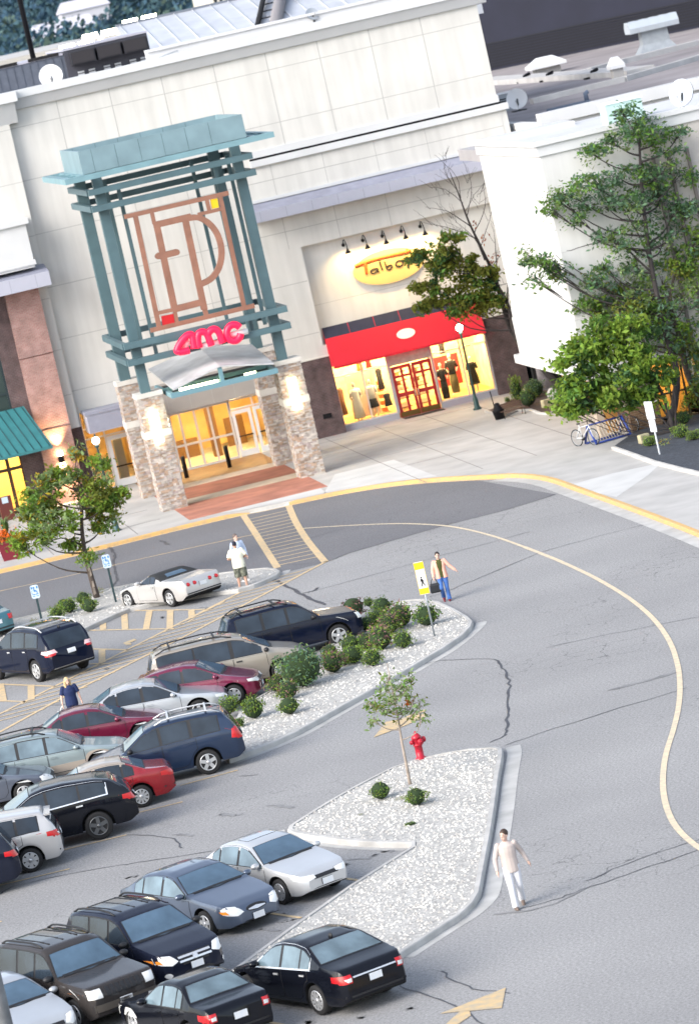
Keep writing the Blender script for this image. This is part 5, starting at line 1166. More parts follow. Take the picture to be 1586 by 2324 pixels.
T['minivan'] = dict(T['suv'], L=5.1, W=1.87, top=[(0, .62), (.06, .76), (.3, .88), (.8, 1.02), (1.05, 1.08), (1.95, 1.60), (2.3, 1.70), (3.2, 1.74), (4.5, 1.72), (4.8, 1.66), (5.0, 1.1), (5.1, .8)],
    belt=[(0, .58), (.3, .82), (1.1, 1.0), (4.6, 1.08), (4.98, 1.02), (5.1, .76)], wid=[(0, .58), (.1, .76), (.35, .88), (.9, .93), (4.6, .93), (4.95, .89), (5.06, .84), (5.1, .76)],
    bot=[(0, .3), (.2, .2), (4.9, .24), (5.1, .4)], ax=(.95, 4.0), r=.33, ws=(1.1, 1.9), rw=(4.83, 5.0), side=((1.42, 2.3), (2.42, 3.5), (3.56, 4.7)), tum=.30, doors=((1.3, 2.36), (2.37, 3.55)), rails=1)
T['roadster'] = dict(T['saloon'], L=4.56, W=1.87, top=[(0, .42), (.08, .52), (.4, .63), (1.0, .76), (1.5, .84), (1.64, .87), (2.24, 1.15), (2.42, 1.19), (2.66, 1.19), (2.95, 1.10), (3.22, .98), (3.4, .955), (4.45, .945), (4.56, .74)],
    belt=[(0, .40), (.4, .58), (.95, .74), (1.6, .82), (3.2, .87), (3.8, .92), (4.45, .88), (4.56, .68)], wid=[(0, .5), (.1, .68), (.4, .84), (.9, .92), (2.0, .88), (3.4, .94), (4.2, .93), (4.5, .86), (4.56, .76)],
    bot=[(0, .2), (.2, .15), (4.3, .2), (4.56, .38)], ax=(.9, 3.56), r=.325, ws=(1.66, 2.2), rw=(2.88, 3.12), side=((1.80, 2.46), (2.5, 2.8)), tum=.55, doors=((1.6, 2.8),), rails=0)

def car(name, label, typ, col, ref, P, head, group, wheel='alloy', lamps='oval', tail='corner', two=None, skew=0, top2=None, glass=None, roofrack=None, opts=()):
    """ref = ('fr'|'fl'|'rr'|'rl', side wheel contact) or 'c'; P = where that point lies on the ground"""
    t_ = T[typ]; L, W, r = t_['L'], t_['W'], t_['r']; ztop, zbelt, hw, zb = (smooth_keys(t_[k], .06) for k in ('top', 'belt', 'wid', 'bot'))
    X = lambda s: L/2-s
    rz = radians(head)
    if ref == 'c': lx, ly = 0, 0
    else: lx = X(t_['ax'][0 if ref[0] == 'f' else 1]); ly = (W/2-.06)*(1 if ref[1] == 'l' else -1)
    ox, oy = P.x-(lx*cos(rz)-ly*sin(rz)), P.y-(lx*sin(rz)+ly*cos(rz))
    c = thing(name, (ox, oy, .015), label, 'car', group, rz)
    # ---- body loft
    st = sorted(set([round(L*i/84, 3) for i in range(85)]+[round(a+q, 3) for a in t_['ax'] for q in (-r-.075, -r-.07, r+.07, r+.075)]))
    rings = []; info = []; ra = r+.07
    for s in st:
        zt, zs, w, z0 = ztop(s), zbelt(s), hw(s), zb(s); zt = max(zt, zs+.012); zl = z0
        for a in t_['ax']:
            if abs(s-a) < ra: zl = max(zl, min(r+sqrt(ra*ra-(s-a)**2), zs-.05))
        h = zt-zs; tum = t_['tum']; yr = max(w-tum*h-.02, .3) if h > .14 else w-.03-.25*h
        def sd(z):
            f = (z-.2)/(zs-.2); f = min(1, max(-.2, f))
            return w*(.955+.16*f-.14*f*f-.0*f) if f < 1 else w*.975
        sec = [(0, z0), (w-.24, z0), (w-.24, zl), (sd(zl)-.01, zl)]
        for f in (.06, .3, .5, .7, .88): z = zl+(zs-zl)*f; sec.append((sd(z), z))
        wb = w*.972; sec.append((wb, zs))
        sec += [(wb+(yr-wb)*.30, zs+h*.30), (wb+(yr-wb)*.62, zs+h*.62), (yr+(wb-yr)*.12, zs+h*.87), (yr-.05, zs+h*.965), (yr*.62, zt-.006), (0, zt)]
        rings.append((X(s), sec)); info.append((s, yr, zt, zs, wb))
    k = len(rings[0][1]); full = []
    mb = MB()
    for x, sec in rings:
        for y, z in sec: full.append((x, -y, z))
        for y, z in reversed(sec[1:-1]): full.append((x, y, z))
    m = 2*k-2; fs = []; mi = []
    for i in range(len(rings)-1):
        for j in range(m):
            a, b = i*m+j, i*m+(j+1) % m; fs.append((a, b, (i+1)*m+(j+1) % m, (i+1)*m+j))
            jj = j if j < k-1 else m-1-j
            q = 1 if jj < 3 else 0
            if two and 3 <= jj <= 4+two[1]: q = 2
            if top2 and jj >= k-5 and top2[1] < st[i] < top2[2]: q = 3
            mi.append(q)
    fs.append(tuple(range(m))); mi.append(0); fs.append(tuple(range((len(rings)-1)*m+m-1, (len(rings)-1)*m-1, -1))); mi.append(0)
    mb.v = full; mb.f = [list(f) for f in fs]; mb.mi = mi; mb.sm = [True]*len(fs)
    body = mb.build('body', [col, UNDER, two[0] if two else TRIM, top2[0] if top2 else TRIM], c, sharp=38)
    bv = BVHTree.FromPolygons([Vector(v) for v in full], fs)
    def patch(pts, d, u, v, o, name, mats, nu=8, nv=4, off=.008, parent=None, mi=0, border=0, bm=1):
        """shape with outline pts (a,b) seen along d, laid on the body surface; rows between a lower and an upper edge"""
        d = Vector(d).normalized(); u = Vector(u).normalized(); v = Vector(v).normalized(); o = Vector(o)
        a0, a1 = min(p[0] for p in pts), max(p[0] for p in pts); g = MB()
        def span(a):
            zz = []
            for p, q in zip(pts, pts[1:]+pts[:1]):
                if min(p[0], q[0])-1e-6 <= a <= max(p[0], q[0])+1e-6:
                    if abs(p[0]-q[0]) < 1e-6: zz += [p[1], q[1]]
                    else: zz.append(p[1]+(q[1]-p[1])*(a-p[0])/(q[0]-p[0]))
            return min(zz), max(zz)
        grid = []
        for i in range(nu+1):
            a = a0+(a1-a0)*i/nu; a = min(max(a, a0+1e-4), a1-1e-4); lo, hi = span(a); row = []
            for j in range(nv+1):
                b = lo+(hi-lo)*j/nv; q = o+u*a+v*b
                h = bv.ray_cast(q-d*6, d)
                if h[0] is None: row.append(None)
                else: row.append(h[0]-d*off)
            grid.append(row)
        idx = {}; vs = []
        for i, row in enumerate(grid):
            for j, p in enumerate(row):
                if p is not None: idx[(i, j)] = len(vs); vs.append(p)
        fs = [(idx[(i, j)], idx[(i+1, j)], idx[(i+1, j+1)], idx[(i, j+1)]) for i in range(nu) for j in range(nv) if all(q in idx for q in ((i, j), (i+1, j), (i+1, j+1), (i, j+1)))]
        if not fs: return None
        g.add(vs, fs, 0, True)
        # rim so that the piece has an edge
        e = {}
        for f in fs:
            for a, b in zip(f, f[1:]+f[:1]): e[(a, b)] = e.get((a, b), 0)+1
        for (a, b) in list(e):
            if (b, a) not in e: n0 = len(g.v); g.v += [tuple(vs[a]+d*(off+.004)), tuple(vs[b]+d*(off+.004)), tuple(vs[b]), tuple(vs[a])]; g.f.append([n0+2, n0+3, n0, n0+1]); g.mi.append(1); g.sm.append(False)
        ml = mats if isinstance(mats, list) else [mats]; ob = g.build(name, [ml[0], ml[0] if name in ('door', 'sill', 'lower_trim') else TRIM], parent or c, fix=False)
        # faces look against d
        me = ob.data
        if me.polygons and me.polygons[0].normal.dot(d) > 0: me.flip_normals()
        return ob
    def on_side(sgn, pts, name, m_, nu=8, nv=3, off=.008, parent=None):
        return patch([(X(s), z) for s, z in pts], (0, -sgn, 0), (1, 0, 0), (0, 0, 1), (0, 0, 0), name, m_, nu, nv, off, parent)
    def on_front(pts, name, m_, nu=6, nv=3, off=.008, yaw=0, parent=None):
        a = radians(yaw); return patch(pts, (-cos(a), -sin(a), 0), (-sin(a), cos(a), 0), (0, 0, 1), (0, 0, 0), name, m_, nu, nv, off, parent)
    def on_back(pts, name, m_, nu=6, nv=3, off=.008, yaw=0, parent=None):
        a = radians(yaw); return patch(pts, (cos(a), sin(a), 0), (-sin(a), cos(a), 0), (0, 0, 1), (0, 0, 0), name, m_, nu, nv, off, parent)
    def at(s): return min(info, key=lambda q: abs(q[0]-s))
    gw, gs = GL_W, glass or GL_S
    # windscreen and rear window from above
    for nme, (s0, s1), m_ in (('windscreen', t_['ws'], gw), ('rear_window', t_['rw'], glass or GL_W)):
        y0, y1 = at(s0)[1], at(s1)[1]
        if nme == 'windscreen': y0 = min(at(s0)[4]-.06, y1+.16); pts = [(X(s0), -y0), (X(s0)+.05, 0), (X(s0), y0), (X(s1), y1-.09), (X(s1), -y1+.09)]
        else: y1 = min(at(s1)[4]-.08, y0+.13); pts = [(X(s0), -y0+.09), (X(s0), y0-.09), (X(s1), y1-.03), (X(s1), -y1+.03)]
        if typ == 'roadster' and nme == 'rear_window': pts = [(x, y*.6) for x, y in pts]
        if nme == 'windscreen' or typ in ('saloon', 'round_saloon', 'rear_saloon', 'square_saloon', 'roadster'):
            rim_ = patch([(x+(.02 if (x > X((s0+s1)/2)) else -.02), y*1.03) for x, y in pts], (0, 0, -1), (1, 0, 0), (0, 1, 0), (0, 0, 0), 'window_seal', TRIM, 8, 8, .006)
            patch(pts, (0, 0, -1), (1, 0, 0), (0, 1, 0), (0, 0, 0), nme, m_, 8, 8, .011)
        else:
            zt, zl = ztop(s0)-.03, zbelt(s1)+.08; yy_ = at(s0)[1]
            on_back([(-yy_+.0, zt), (yy_-.0, zt), (yy_+.13, zl), (-yy_-.13, zl)], 'rear_window', gs, 10, 5, .012)
    if 'wiper' not in opts:
        s0 = t_['ws'][0]; y0 = at(s0)[1]
        patch([(X(s0)+.03, -y0*.8), (X(s0)+.03, y0*.8), (X(s0)-.03, y0*.8), (X(s0)-.03, -y0*.8)], (0, 0, -1), (1, 0, 0), (0, 1, 0), (0, 0, 0), 'wiper', TRIM, 2, 8, .016)
    # side glass and doors
    for sg in (1, -1):
        allp = []
        for s0, s1 in t_['side']:
            pts_lo = []; pts_hi = []
            for i in range(7):
                s = s0+(s1-s0)*i/6; lo = zbelt(s)+.035; hi = zbelt(s)+(ztop(s)-zbelt(s))*.84
                hi = min(hi, ztop(s)-.075)
                if hi-lo > .02: pts_lo.append((s, lo)); pts_hi.append((s, hi))
            if len(pts_lo) < 2: continue
            allp.append((pts_lo, pts_hi))
            on_side(sg, pts_lo+pts_hi[::-1], 'side_window', gs if (glass or s0 > t_['side'][0][0] or typ not in ('suv', 'box_suv')) else GL_S, 7, 3, .013)
        cw = .018 if 'chrome_side' in opts else 0
        lo = [p for a in allp for p in a[0]]; hi = [p for a in allp for p in a[1]]
        on_side(sg, [(lo[0][0]-.03-cw, lo[0][1]-.02-cw)]+[(s, z-.02-cw) for s, z in lo]+[(lo[-1][0]+.03+cw, lo[-1][1]-.02-cw)]+[(hi[-1][0]+.03+cw, hi[-1][1])]+[(s, z+.025+cw) for s, z in hi[::-1]]+[(hi[0][0]-.02-cw, hi[0][1]+.01)], 'window_surround', CHROME if 'chrome_side' in opts else TRIM, 30, 2, .007)
        if cw: on_side(sg, [(s, z-.004) for s, z in lo]+[(s, z+.006) for s, z in hi[::-1]], 'pillar_trim', TRIM, 30, 2, .0105)
        for i, (s0, s1) in enumerate(t_['doors']):
            zlo = zb(2)+.08; pts = []
            def arch(s):
                z = zlo
                for a in t_['ax']:
                    if abs(s-a) < ra+.05: z = max(z, r+sqrt((ra+.05)**2-(s-a)**2))
                return z
            lo_ = [(s0+(s1-s0)*q/8, arch(s0+(s1-s0)*q/8)) for q in range(9)]; hi_ = [(s0+(s1-s0)*q/8, zbelt(s0+(s1-s0)*q/8)-.01) for q in range(9)]
            on_side(sg, lo_+hi_[::-1], 'door_gap', SEAMD, 9, 5, .003)
            e = .013; l2 = [(min(max(s, s0+e), s1-e), z+e) for s, z in lo_]; h2 = [(min(max(s, s0+e), s1-e), z-.004) for s, z in hi_]
            d = on_side(sg, l2+h2[::-1], 'door', [col], 9, 6, .008)
            if two and d:
                on_side(sg, [(s0+.02, zlo+.02), (s1-.02, zlo+.02), (s1-.02, zlo+.24), (s0+.02, zlo+.24)], 'lower_trim', two[0], 6, 2, .014)
            hs_ = s1-.16; zz = zbelt(hs_)-.13
            on_side(sg, [(hs_-.11, zz), (hs_+.08, zz+.005), (hs_+.08, zz+.045), (hs_-.11, zz+.04)], 'handle', CHROME if 'chrome_handle' in opts else (TRIM if 'black_handle' in opts else col), 3, 2, .034, d)
        # mirror
        s = t_['ws'][0]+.18; y = (at(s)[4]+.10)*sg; z = zbelt(s)+.10
        g = MB(); g.ball((X(s), y, z), (.085, .12, .075), 10, 7); g.tube([(X(s)+.0, y-.16*sg, z-.07), (X(s), y, z-.02)], .025, 6); g.build('side_mirror', TRIM if 'black_mirror' in opts else col, c)
    # ---- wheels
    rimm = RIM_D if wheel == 'dark' else RIM
    for a in t_['ax']:
        for sg in (1, -1):
            y = (W/2-.13)*sg; g = MB(); wd = .105
            prof = [(r*.66, -wd*.8), (r*.9, -wd), (r, -wd*.75), (r*1.005, 0), (r, wd*.75), (r*.9, wd), (r*.66, wd*.8)]
            g.lathe(prof, (0, 0, 0), 26, axis='y'); ty = g.build('wheel', TYRE, c, loc=(X(a), y, r-.012))
            g = MB(); rr = r*.68; n = {'alloy': 5, 'dark': 5, 'ten': 10, 'cap': 7, 'six': 6}[wheel]; yo = wd*.86*sg
            g.lathe([(rr*.86, yo-.05*sg), (rr*.9, yo+.012*sg), (rr, yo+.006*sg), (rr, yo-.06*sg)], (0, 0, 0), 24, axis='y')
            for q in range(n):
                an = 2*pi*q/n+.3; d1 = Vector((cos(an), 0, sin(an))); tq = Vector((-sin(an), 0, cos(an)))
                w1, w2 = ((.065, .05) if n == 5 else (.03, .035) if n == 10 else (.055, .06))
                vs = [d1*.03-tq*w1*.8, d1*rr*.9-tq*w2, d1*rr*.9+tq*w2, d1*.03+tq*w1*.8]
                vs = [Vector((p.x, yo+.008*sg, p.z)) for p in vs]+[Vector((p.x, yo-.03*sg, p.z)) for p in vs]
                g.add(vs, [(0, 1, 2, 3), (7, 6, 5, 4), (0, 4, 5, 1), (1, 5, 6, 2), (2, 6, 7, 3), (3, 7, 4, 0)])
            g.lathe([(.02, yo-.02*sg), (.06, yo-.02*sg), (.055, yo+.014*sg), (.01, yo+.02*sg)], (0, 0, 0), 12, axis='y')
            g.build('rim', rimm, ty)
            g = MB(); g.lathe([(.02, yo-.045*sg), (rr*.92, yo-.045*sg), (rr*.92, yo-.06*sg), (.02, yo-.06*sg)], (0, 0, 0), 20, axis='y'); g.build('brake_disc', RIM_D if n != 7 else RIM, ty)
    # ---- face and tail
    zf = ztop(.12)
    wn = hw(.1)
    for sg in (1, -1):
        if lamps == 'oval':
            ob = on_front([(wn*sg-.30*sg, zf-.12), (wn*sg-.12*sg, zf-.18), (wn*sg+.10*sg, zf-.13), (wn*sg+.17*sg, zf-.0), (wn*sg+.02*sg, zf+.06), (wn*sg-.2*sg, zf+.02)], 'headlight', LENS, 8, 4, .014, 0)
        elif lamps == 'box':
            ob = on_front([(wn*sg-.30*sg, zf-.24), (wn*sg+.10*sg, zf-.22), (wn*sg+.10*sg, zf-.02), (wn*sg-.30*sg, zf-.03)], 'headlight', LENS, 8, 4, .02, 0)
        else:
            ob = on_front([(wn*sg-.36*sg, zf-.10), (wn*sg-.1*sg, zf-.13), (wn*sg+.12*sg, zf-.06), (wn*sg+.17*sg, zf+.03), (wn*sg-.1*sg, zf+.0), (wn*sg-.36*sg, zf-.02)], 'headlight', LENS, 8, 4, .014, 0)
        if 'amber' in opts and ob:
            on_front([(wn*sg+.03*sg, zf-.12), (wn*sg+.12*sg, zf-.10), (wn*sg+.15*sg, zf-.03), (wn*sg+.05*sg, zf-.04)], 'indicator', AMBER, 4, 3, .022, 0, ob)
        zt_ = zbelt(L-.2); wt = hw(L-.08)
        if tail == 'corner':
            ob = on_back([(wt*sg-.22*sg, zt_-.20), (wt*sg+.06*sg, zt_-.20), (wt*sg+.08*sg, zt_-.02), (wt*sg-.22*sg, zt_-.02)], 'tail_light', RED_L, 6, 4, .014)
            on_side(sg, [(L-.34, zt_-.14), (L-.06, zt_-.18), (L-.06, zt_-.03), (L-.34, zt_-.02)], 'tail_light', RED_L, 5, 3, .014)
        elif tail == 'high':
            ob = on_back([(wt*sg-.14*sg, zt_-.26), (wt*sg+.05*sg, zt_-.26), (wt*sg+.08*sg, zt_+.10), (wt*sg-.10*sg, zt_+.10)], 'tail_light', RED_L, 5, 5, .014)
            on_side(sg, [(L-.30, zt_-.20), (L-.06, zt_-.24), (L-.10, zt_+.06), (L-.26, zt_+.06)], 'tail_light', RED_L, 5, 3, .014)
        elif tail == 'two':
            ob = on_back([(wt*sg-.34*sg, zt_-.16), (wt*sg+.08*sg, zt_-.18), (wt*sg+.1*sg, zt_-.04), (wt*sg-.30*sg, zt_-.02)], 'tail_light', RED_P, 6, 3, .014)
            on_back([(wt*sg-.28*sg, zt_-.22), (wt*sg+.06*sg, zt_-.24), (wt*sg+.06*sg, zt_-.15), (wt*sg-.30*sg, zt_-.15)], 'tail_light', RED_L, 6, 3, .017)
            on_side(sg, [(L-.42, zt_-.12), (L-.05, zt_-.20), (L-.05, zt_-.04), (L-.40, zt_-.03)], 'tail_light', RED_P, 5, 3, .014)
        elif tail == 'round':
            for q in (.28, .58):
                y = (wt+.08-q)*sg; on_back([(y+.085*cos(i*pi/6), zt_-.13+.07*sin(i*pi/6)) for i in range(12)], 'tail_light', RED_L, 8, 4, .016)
        if ('pale_tail' in opts) and ob:
            on_back([(wt*sg-.2*sg, zt_-.17), (wt*sg-.06*sg, zt_-.17), (wt*sg-.04*sg, zt_-.10), (wt*sg-.2*sg, zt_-.08)], 'reversing_lamp', LENS, 3, 2, .022, 0, ob)
    zp = (.41 if 'oval_grille' in opts else .48) if zf < .75 else .62
    on_front([(-.16, zp-.15), (.16, zp-.15), (.16, zp), (-.16, zp)], 'licence_plate', PLATE, 3, 2, .03)
    on_front([(-.45, zb(.1)+.06), (.45, zb(.1)+.06), (.42, zp-.17), (-.42, zp-.17)], 'air_intake', TRIM, 6, 2, .012)
    if 'slots' in opts:
        gr = on_front([(-.46, zf-.24), (.46, zf-.24), (.46, zf-.02), (-.46, zf-.02)], 'grille', col, 6, 3, .012)
        for i in range(7): y = -.39+.13*i; on_front([(y-.045, zf-.23), (y+.045, zf-.23), (y+.045, zf-.035), (y-.045, zf-.035)], 'grille_slot', TRIM, 2, 3, .02, 0, gr)
        on_front([(-.8, .44), (.8, .44), (.8, .60), (-.8, .60)], 'front_bumper', mat('bumper_bronze', (.07, .06, .05), .5), 10, 2, .03)
    elif 'oval_grille' in opts:
        gr = on_front([(.30*cos(i*pi/8), zf-.10+.075*sin(i*pi/8)) for i in range(16)], 'grille', TRIM, 10, 4, .012); on_front([(-.24, zf-.12), (0, zf-.15), (.24, zf-.12), (.24, zf-.10), (0, zf-.07), (-.24, zf-.10)], 'grille_badge', CHROME, 8, 2, .024, 0, gr)
    elif 'bar_grille' in opts:
        gr = on_front([(-.42, zf-.24), (.42, zf-.24), (.44, zf-.02), (-.44, zf-.02)], 'grille', TRIM, 8, 3, .012)
        for dz in (-.06, -.15): on_front([(-.42, zf+dz-.022), (.42, zf+dz-.022), (.42, zf+dz+.022), (-.42, zf+dz+.022)], 'grille_bar', CHROME, 8, 1, .024, 0, gr)
        on_front([(.07*cos(i*pi/6), zf-.11+.07*sin(i*pi/6)) for i in range(12)], 'grille_badge', CHROME, 6, 4, .034, 0, gr)
        for sg in (1, -1): on_front([((wn-.02)*sg+.07*cos(i*pi/5), .45+.06*sin(i*pi/5)) for i in range(10)], 'fog_lamp', LENS, 5, 3, .02)
    else: on_front([(-.36, zf-.13), (.36, zf-.13), (.36, zf-.05), (-.36, zf-.05)], 'grille', TRIM, 6, 2, .012)
    zr = zbelt(L-.2)-.20
    on_back([(-.16, zr-.08), (.16, zr-.08), (.16, zr+.07), (-.16, zr+.07)], 'licence_plate', PLATE, 3, 2, .03)
    on_back([(-.78, .40), (.78, .40), (.78, .44), (-.78, .44)], 'bumper_strip', CHROME if 'chrome_bumper' in opts else TRIM, 10, 1, .02)
    if 'chrome_boot' in opts: on_back([(-.55, zr+.10), (.55, zr+.10), (.55, zr+.13), (-.55, zr+.13)], 'boot_trim', CHROME, 8, 1, .026)
    if 'dark_low' in opts:
        for sg in (1, -1): on_side(sg, [(.06, zb(1)), (L-.08, zb(1)), (L-.08, zb(1)+.10), (.06, zb(1)+.10)], 'sill', TRIM, 20, 1, .012)
    if roofrack or (roofrack is None and t_.get('rails')):
        rm = {'silver': CHROME, 'white': mat('silver_rail', (.62, .63, .64), .35, .4)}.get(roofrack, TRIM); s0, s1 = t_['ws'][1]+.35, t_['rw'][0]-.12
        for sg in (1, -1):
            P_ = []
            for i in range(9):
                s = s0+(s1-s0)*i/8; q = at(s); P_.append((X(s), (q[1]-.10)*sg, ztop(s)-.01+(.06 if 'ribs' in opts else .085)*min(1, min(i, 8-i)/1.2)))
            g = MB(); g.tube(P_, .024, 6); g.build('roof_rail', rm, c)
        for f in () if 'ribs' in opts else (.22, .8):
            s = s0+(s1-s0)*f; q = at(s); g = MB(); zc = ztop(s)+.09; g.box(X(s)-.03, X(s)+.03, -q[1]+.1, q[1]-.1, zc-.018, zc+.018); g.build('cross_bar', rm, c)
        if 'ribs' in opts:
            for f in (-.24, 0, .24):
                g = MB()
                for i in range(6): s = s0+.25+(s1-s0-.4)*i/6; g.box(X(s)-(s1-s0)/12, X(s)+(s1-s0)/12-.004, f*1.5-.014, f*1.5+.014, ztop(s)-.02, ztop(s)+.006)
                g.build('roof_rib', TRIM, c)
    if 'sunroof' in opts:
        s = t_['ws'][1]+.38; patch([(X(s), -.42), (X(s), .42), (X(s+.42), .42), (X(s+.42), -.42)], (0, 0, -1), (1, 0, 0), (0, 1, 0), (0, 0, 0), 'sunroof', mat('sunroof_glass', (.35, .38, .42), .15), 4, 6, .01)
    if 'antenna' in opts:
        s = t_['rw'][0]-.12; g = MB(); g.ball((X(s), 0, ztop(s)+.03), (.08, .035, .06), 8, 6); g.build('antenna', TRIM, c)
    if 'spoiler' in opts:
        s = t_['rw'][0]; q = at(s); g = MB(); g.add([(X(s)+.1, -q[1]+.02, ztop(s)-.02), (X(s)+.1, q[1]-.02, ztop(s)-.02), (X(s)-.18, q[1]-.06, ztop(s)-.03), (X(s)-.18, -q[1]+.06, ztop(s)-.03), (X(s)+.1, -q[1]+.02, ztop(s)-.07), (X(s)+.1, q[1]-.02, ztop(s)-.07), (X(s)-.18, q[1]-.06, ztop(s)-.07), (X(s)-.18, -q[1]+.06, ztop(s)-.07)], [(0, 1, 2, 3), (7, 6, 5, 4), (0, 4, 5, 1), (1, 5, 6, 2), (2, 6, 7, 3), (3, 7, 4, 0)]); g.build('spoiler', col, c)
    return c

GA, GB, GC, GD = 'cars parked beside the planted island', 'cars parked with their tails to the lane', 'cars parked in the front row facing the pointed island', 'cars in the bays by the upper island'
SILV = paint('silver', (.50, .52, .54), .3, .45); PEARL = paint('pearl', (.52, .51, .50), .3, .35); WHITEP = paint('white', (.54, .55, .56), .3, .4)
NAVY = paint('navy', (.005, .008, .022)); BLACKP = paint('black', (.005, .006, .010)); CHAR = paint('charcoal', (.036, .032, .031), .25, .4); MIDN = paint('midnight', (.010, .013, .026), .22, .4)
BLUE = paint('blue', (.012, .028, .068), .28, .4); SLATE = paint('slate', (.085, .112, .165), .3, .45); MAROON = paint('maroon', (.155, .008, .036)); REDP = paint('red', (.29, .006, .012)); BERRY = paint('berry', (.165, .008, .045))
GOLD = paint('champagne', (.36, .32, .27), .3, .4); SAGE = paint('sage', (.27, .33, .34), .3, .4); TANP = paint('tan', (.42, .36, .30), .3, .3); DGREY = paint('dark_grey', (.10, .115, .15), .3, .4)
H1, H2, H3, H4, H5 = -4.0, 176.5, -69.0, 109.0, 119.0
car('parked_car', 'silver convertible sports car with black soft top, four round tail lights', 'roadster', PEARL, 'rl', G(391, 1378), H5, GD, 'alloy', 'slim', 'round', top2=(mat('soft_top', (.018, .02, .022), .9), 2.24, 3.24), opts=())
car('parked_car', 'dark navy crossover with chrome roof rails and pale tail lights', 'big_suv', NAVY, 'rl', G(90, 1548), H5-6, GD, 'six', 'slim', 'two', roofrack='white', opts=('chrome_bumper', 'chrome_handle', 'antenna'))
car('parked_car', 'teal car cut off by the left picture edge beyond the navy crossover', 'saloon', paint('teal', (.05, .16, .20)), 'c', G(-62, 1452), H5-4, GD, 'alloy', 'slim', 'corner')
car('parked_car', 'black sport utility car with dark windows, topmost of the row by the bushes', 'box_suv', paint('ink_navy', (.005, .008, .022)), 'fr', G(775, 1466), 1, GA, 'alloy', 'box', 'high', opts=('black_mirror',), roofrack='black')
car('parked_car', 'champagne minivan with long dark side windows and roof rails', 'minivan', GOLD, 'fr', G(645, 1545), -4, GA, 'cap', 'slim', 'high', opts=('black_handle', 'black_mirror', 'amber'), roofrack='black')
car('parked_car', 'berry red small hatchback with silver wheels', 'hatch', BERRY, 'fr', G(537, 1600), -15, GA, 'six', 'slim', 'corner', opts=('spoiler',))

car('parked_car', 'pale silver saloon with low roof next to the berry hatchback', 'rear_saloon', SILV, 'c', G(350, 1650), -8, GA, 'alloy', 'slim', 'corner')
car('parked_car', 'maroon saloon between the pale silver saloon and the sage estate', 'saloon', MAROON, 'c', G(228, 1702), -8, GA, 'alloy', 'oval', 'corner', opts=())
car('parked_car', 'sage green estate with tan lower doors and black roof rack', 'estate', SAGE, 'c', G(128, 1772), -8, GA, 'alloy', 'oval', 'high', two=(TANP, 1), roofrack='black', glass=GL_L)
car('parked_car', 'dark grey car low at the left edge below the sage estate', 'saloon', DGREY, 'c', G(-42, 1836), -8, GA, 'alloy', 'oval', 'corner')
car('parked_car', 'blue sport utility car with pale roof rails and red tail light', 'suv', BLUE, 'rl', G(480, 1757), 174, GB, 'alloy', 'box', 'high', roofrack='white', opts=('black_mirror', 'dark_low'))
car('parked_car', 'bright red saloon with tan roof squeezed behind the black crossover', 'saloon', REDP, 'rl', G(328, 1832), 176, GB, 'ten', 'oval', 'corner', top2=(TANP, 1.9, 3.3))
car('parked_car', 'black crossover with chrome window line and dark wheels', 'sport_suv', BLACKP, 'rl', G(233, 1905), 176, GB, 'dark', 'slim', 'corner', opts=('chrome_side', 'chrome_handle', 'chrome_bumper'))
car('parked_car', 'pearl white tall hatchback with silver wheel trims', 'tall_hatch', PEARL, 'rl', G(77, 1979), 174, GB, 'cap', 'oval', 'corner', opts=('spoiler', 'pale_tail'))
car('parked_car', 'dark car with red tail light cut off by the left edge below the white hatchback', 'suv', MIDN, 'rl', G(-34, 2040), 176, GB, 'alloy', 'oval', 'corner')
car('parked_car', 'white saloon with sunroof at the notch of the pointed island', 'saloon', WHITEP, 'fr', G(643, 2053), -63, GC, 'cap', 'slim', 'corner', opts=('sunroof',), glass=GL_L)
car('parked_car', 'slate blue rounded saloon with oval grille', 'round_saloon', SLATE, 'fr', G(474, 2126), -64, GC, 'alloy', 'oval', 'corner', opts=('oval_grille', 'amber'), glass=GL_L)
car('parked_car', 'midnight blue sport utility car with two chrome grille bars', 'suv', MIDN, 'fr', G(344, 2258), -67, GC, 'alloy', 'oval', 'high', roofrack='black', opts=('bar_grille', 'amber', 'black_mirror', 'ribs', 'dark_low'))
car('parked_car', 'charcoal box shaped off road car with seven slot grille', 'box_suv', CHAR, 'fr', G(182, 2340), H3+2, GC, 'alloy', 'box', 'high', roofrack='black', opts=('slots', 'amber', 'black_mirror', 'ribs'))
car('parked_car', 'silver car at the lower left corner beside the grey lamp mast', 'saloon', SILV, 'c', G(26, 2362), H3, GC, 'alloy', 'oval', 'corner')
car('parked_car', 'black saloon with chrome window line and red corner tail lights, beside the pointed island', 'rear_saloon', BLACKP, 'rl', G(729, 2304), 113, 'black saloons showing their tails', 'ten', 'slim', 'corner', opts=('chrome_side', 'chrome_handle', 'chrome_boot', 'antenna', 'pale_tail'), glass=GL_L)
car('parked_car', 'older black saloon with square tail lights at the bottom edge', 'square_saloon', BLACKP, 'c', G(452, 2345), H4+1, 'black saloons showing their tails', 'alloy', 'box', 'corner', opts=('pale_tail',), glass=GL_L)
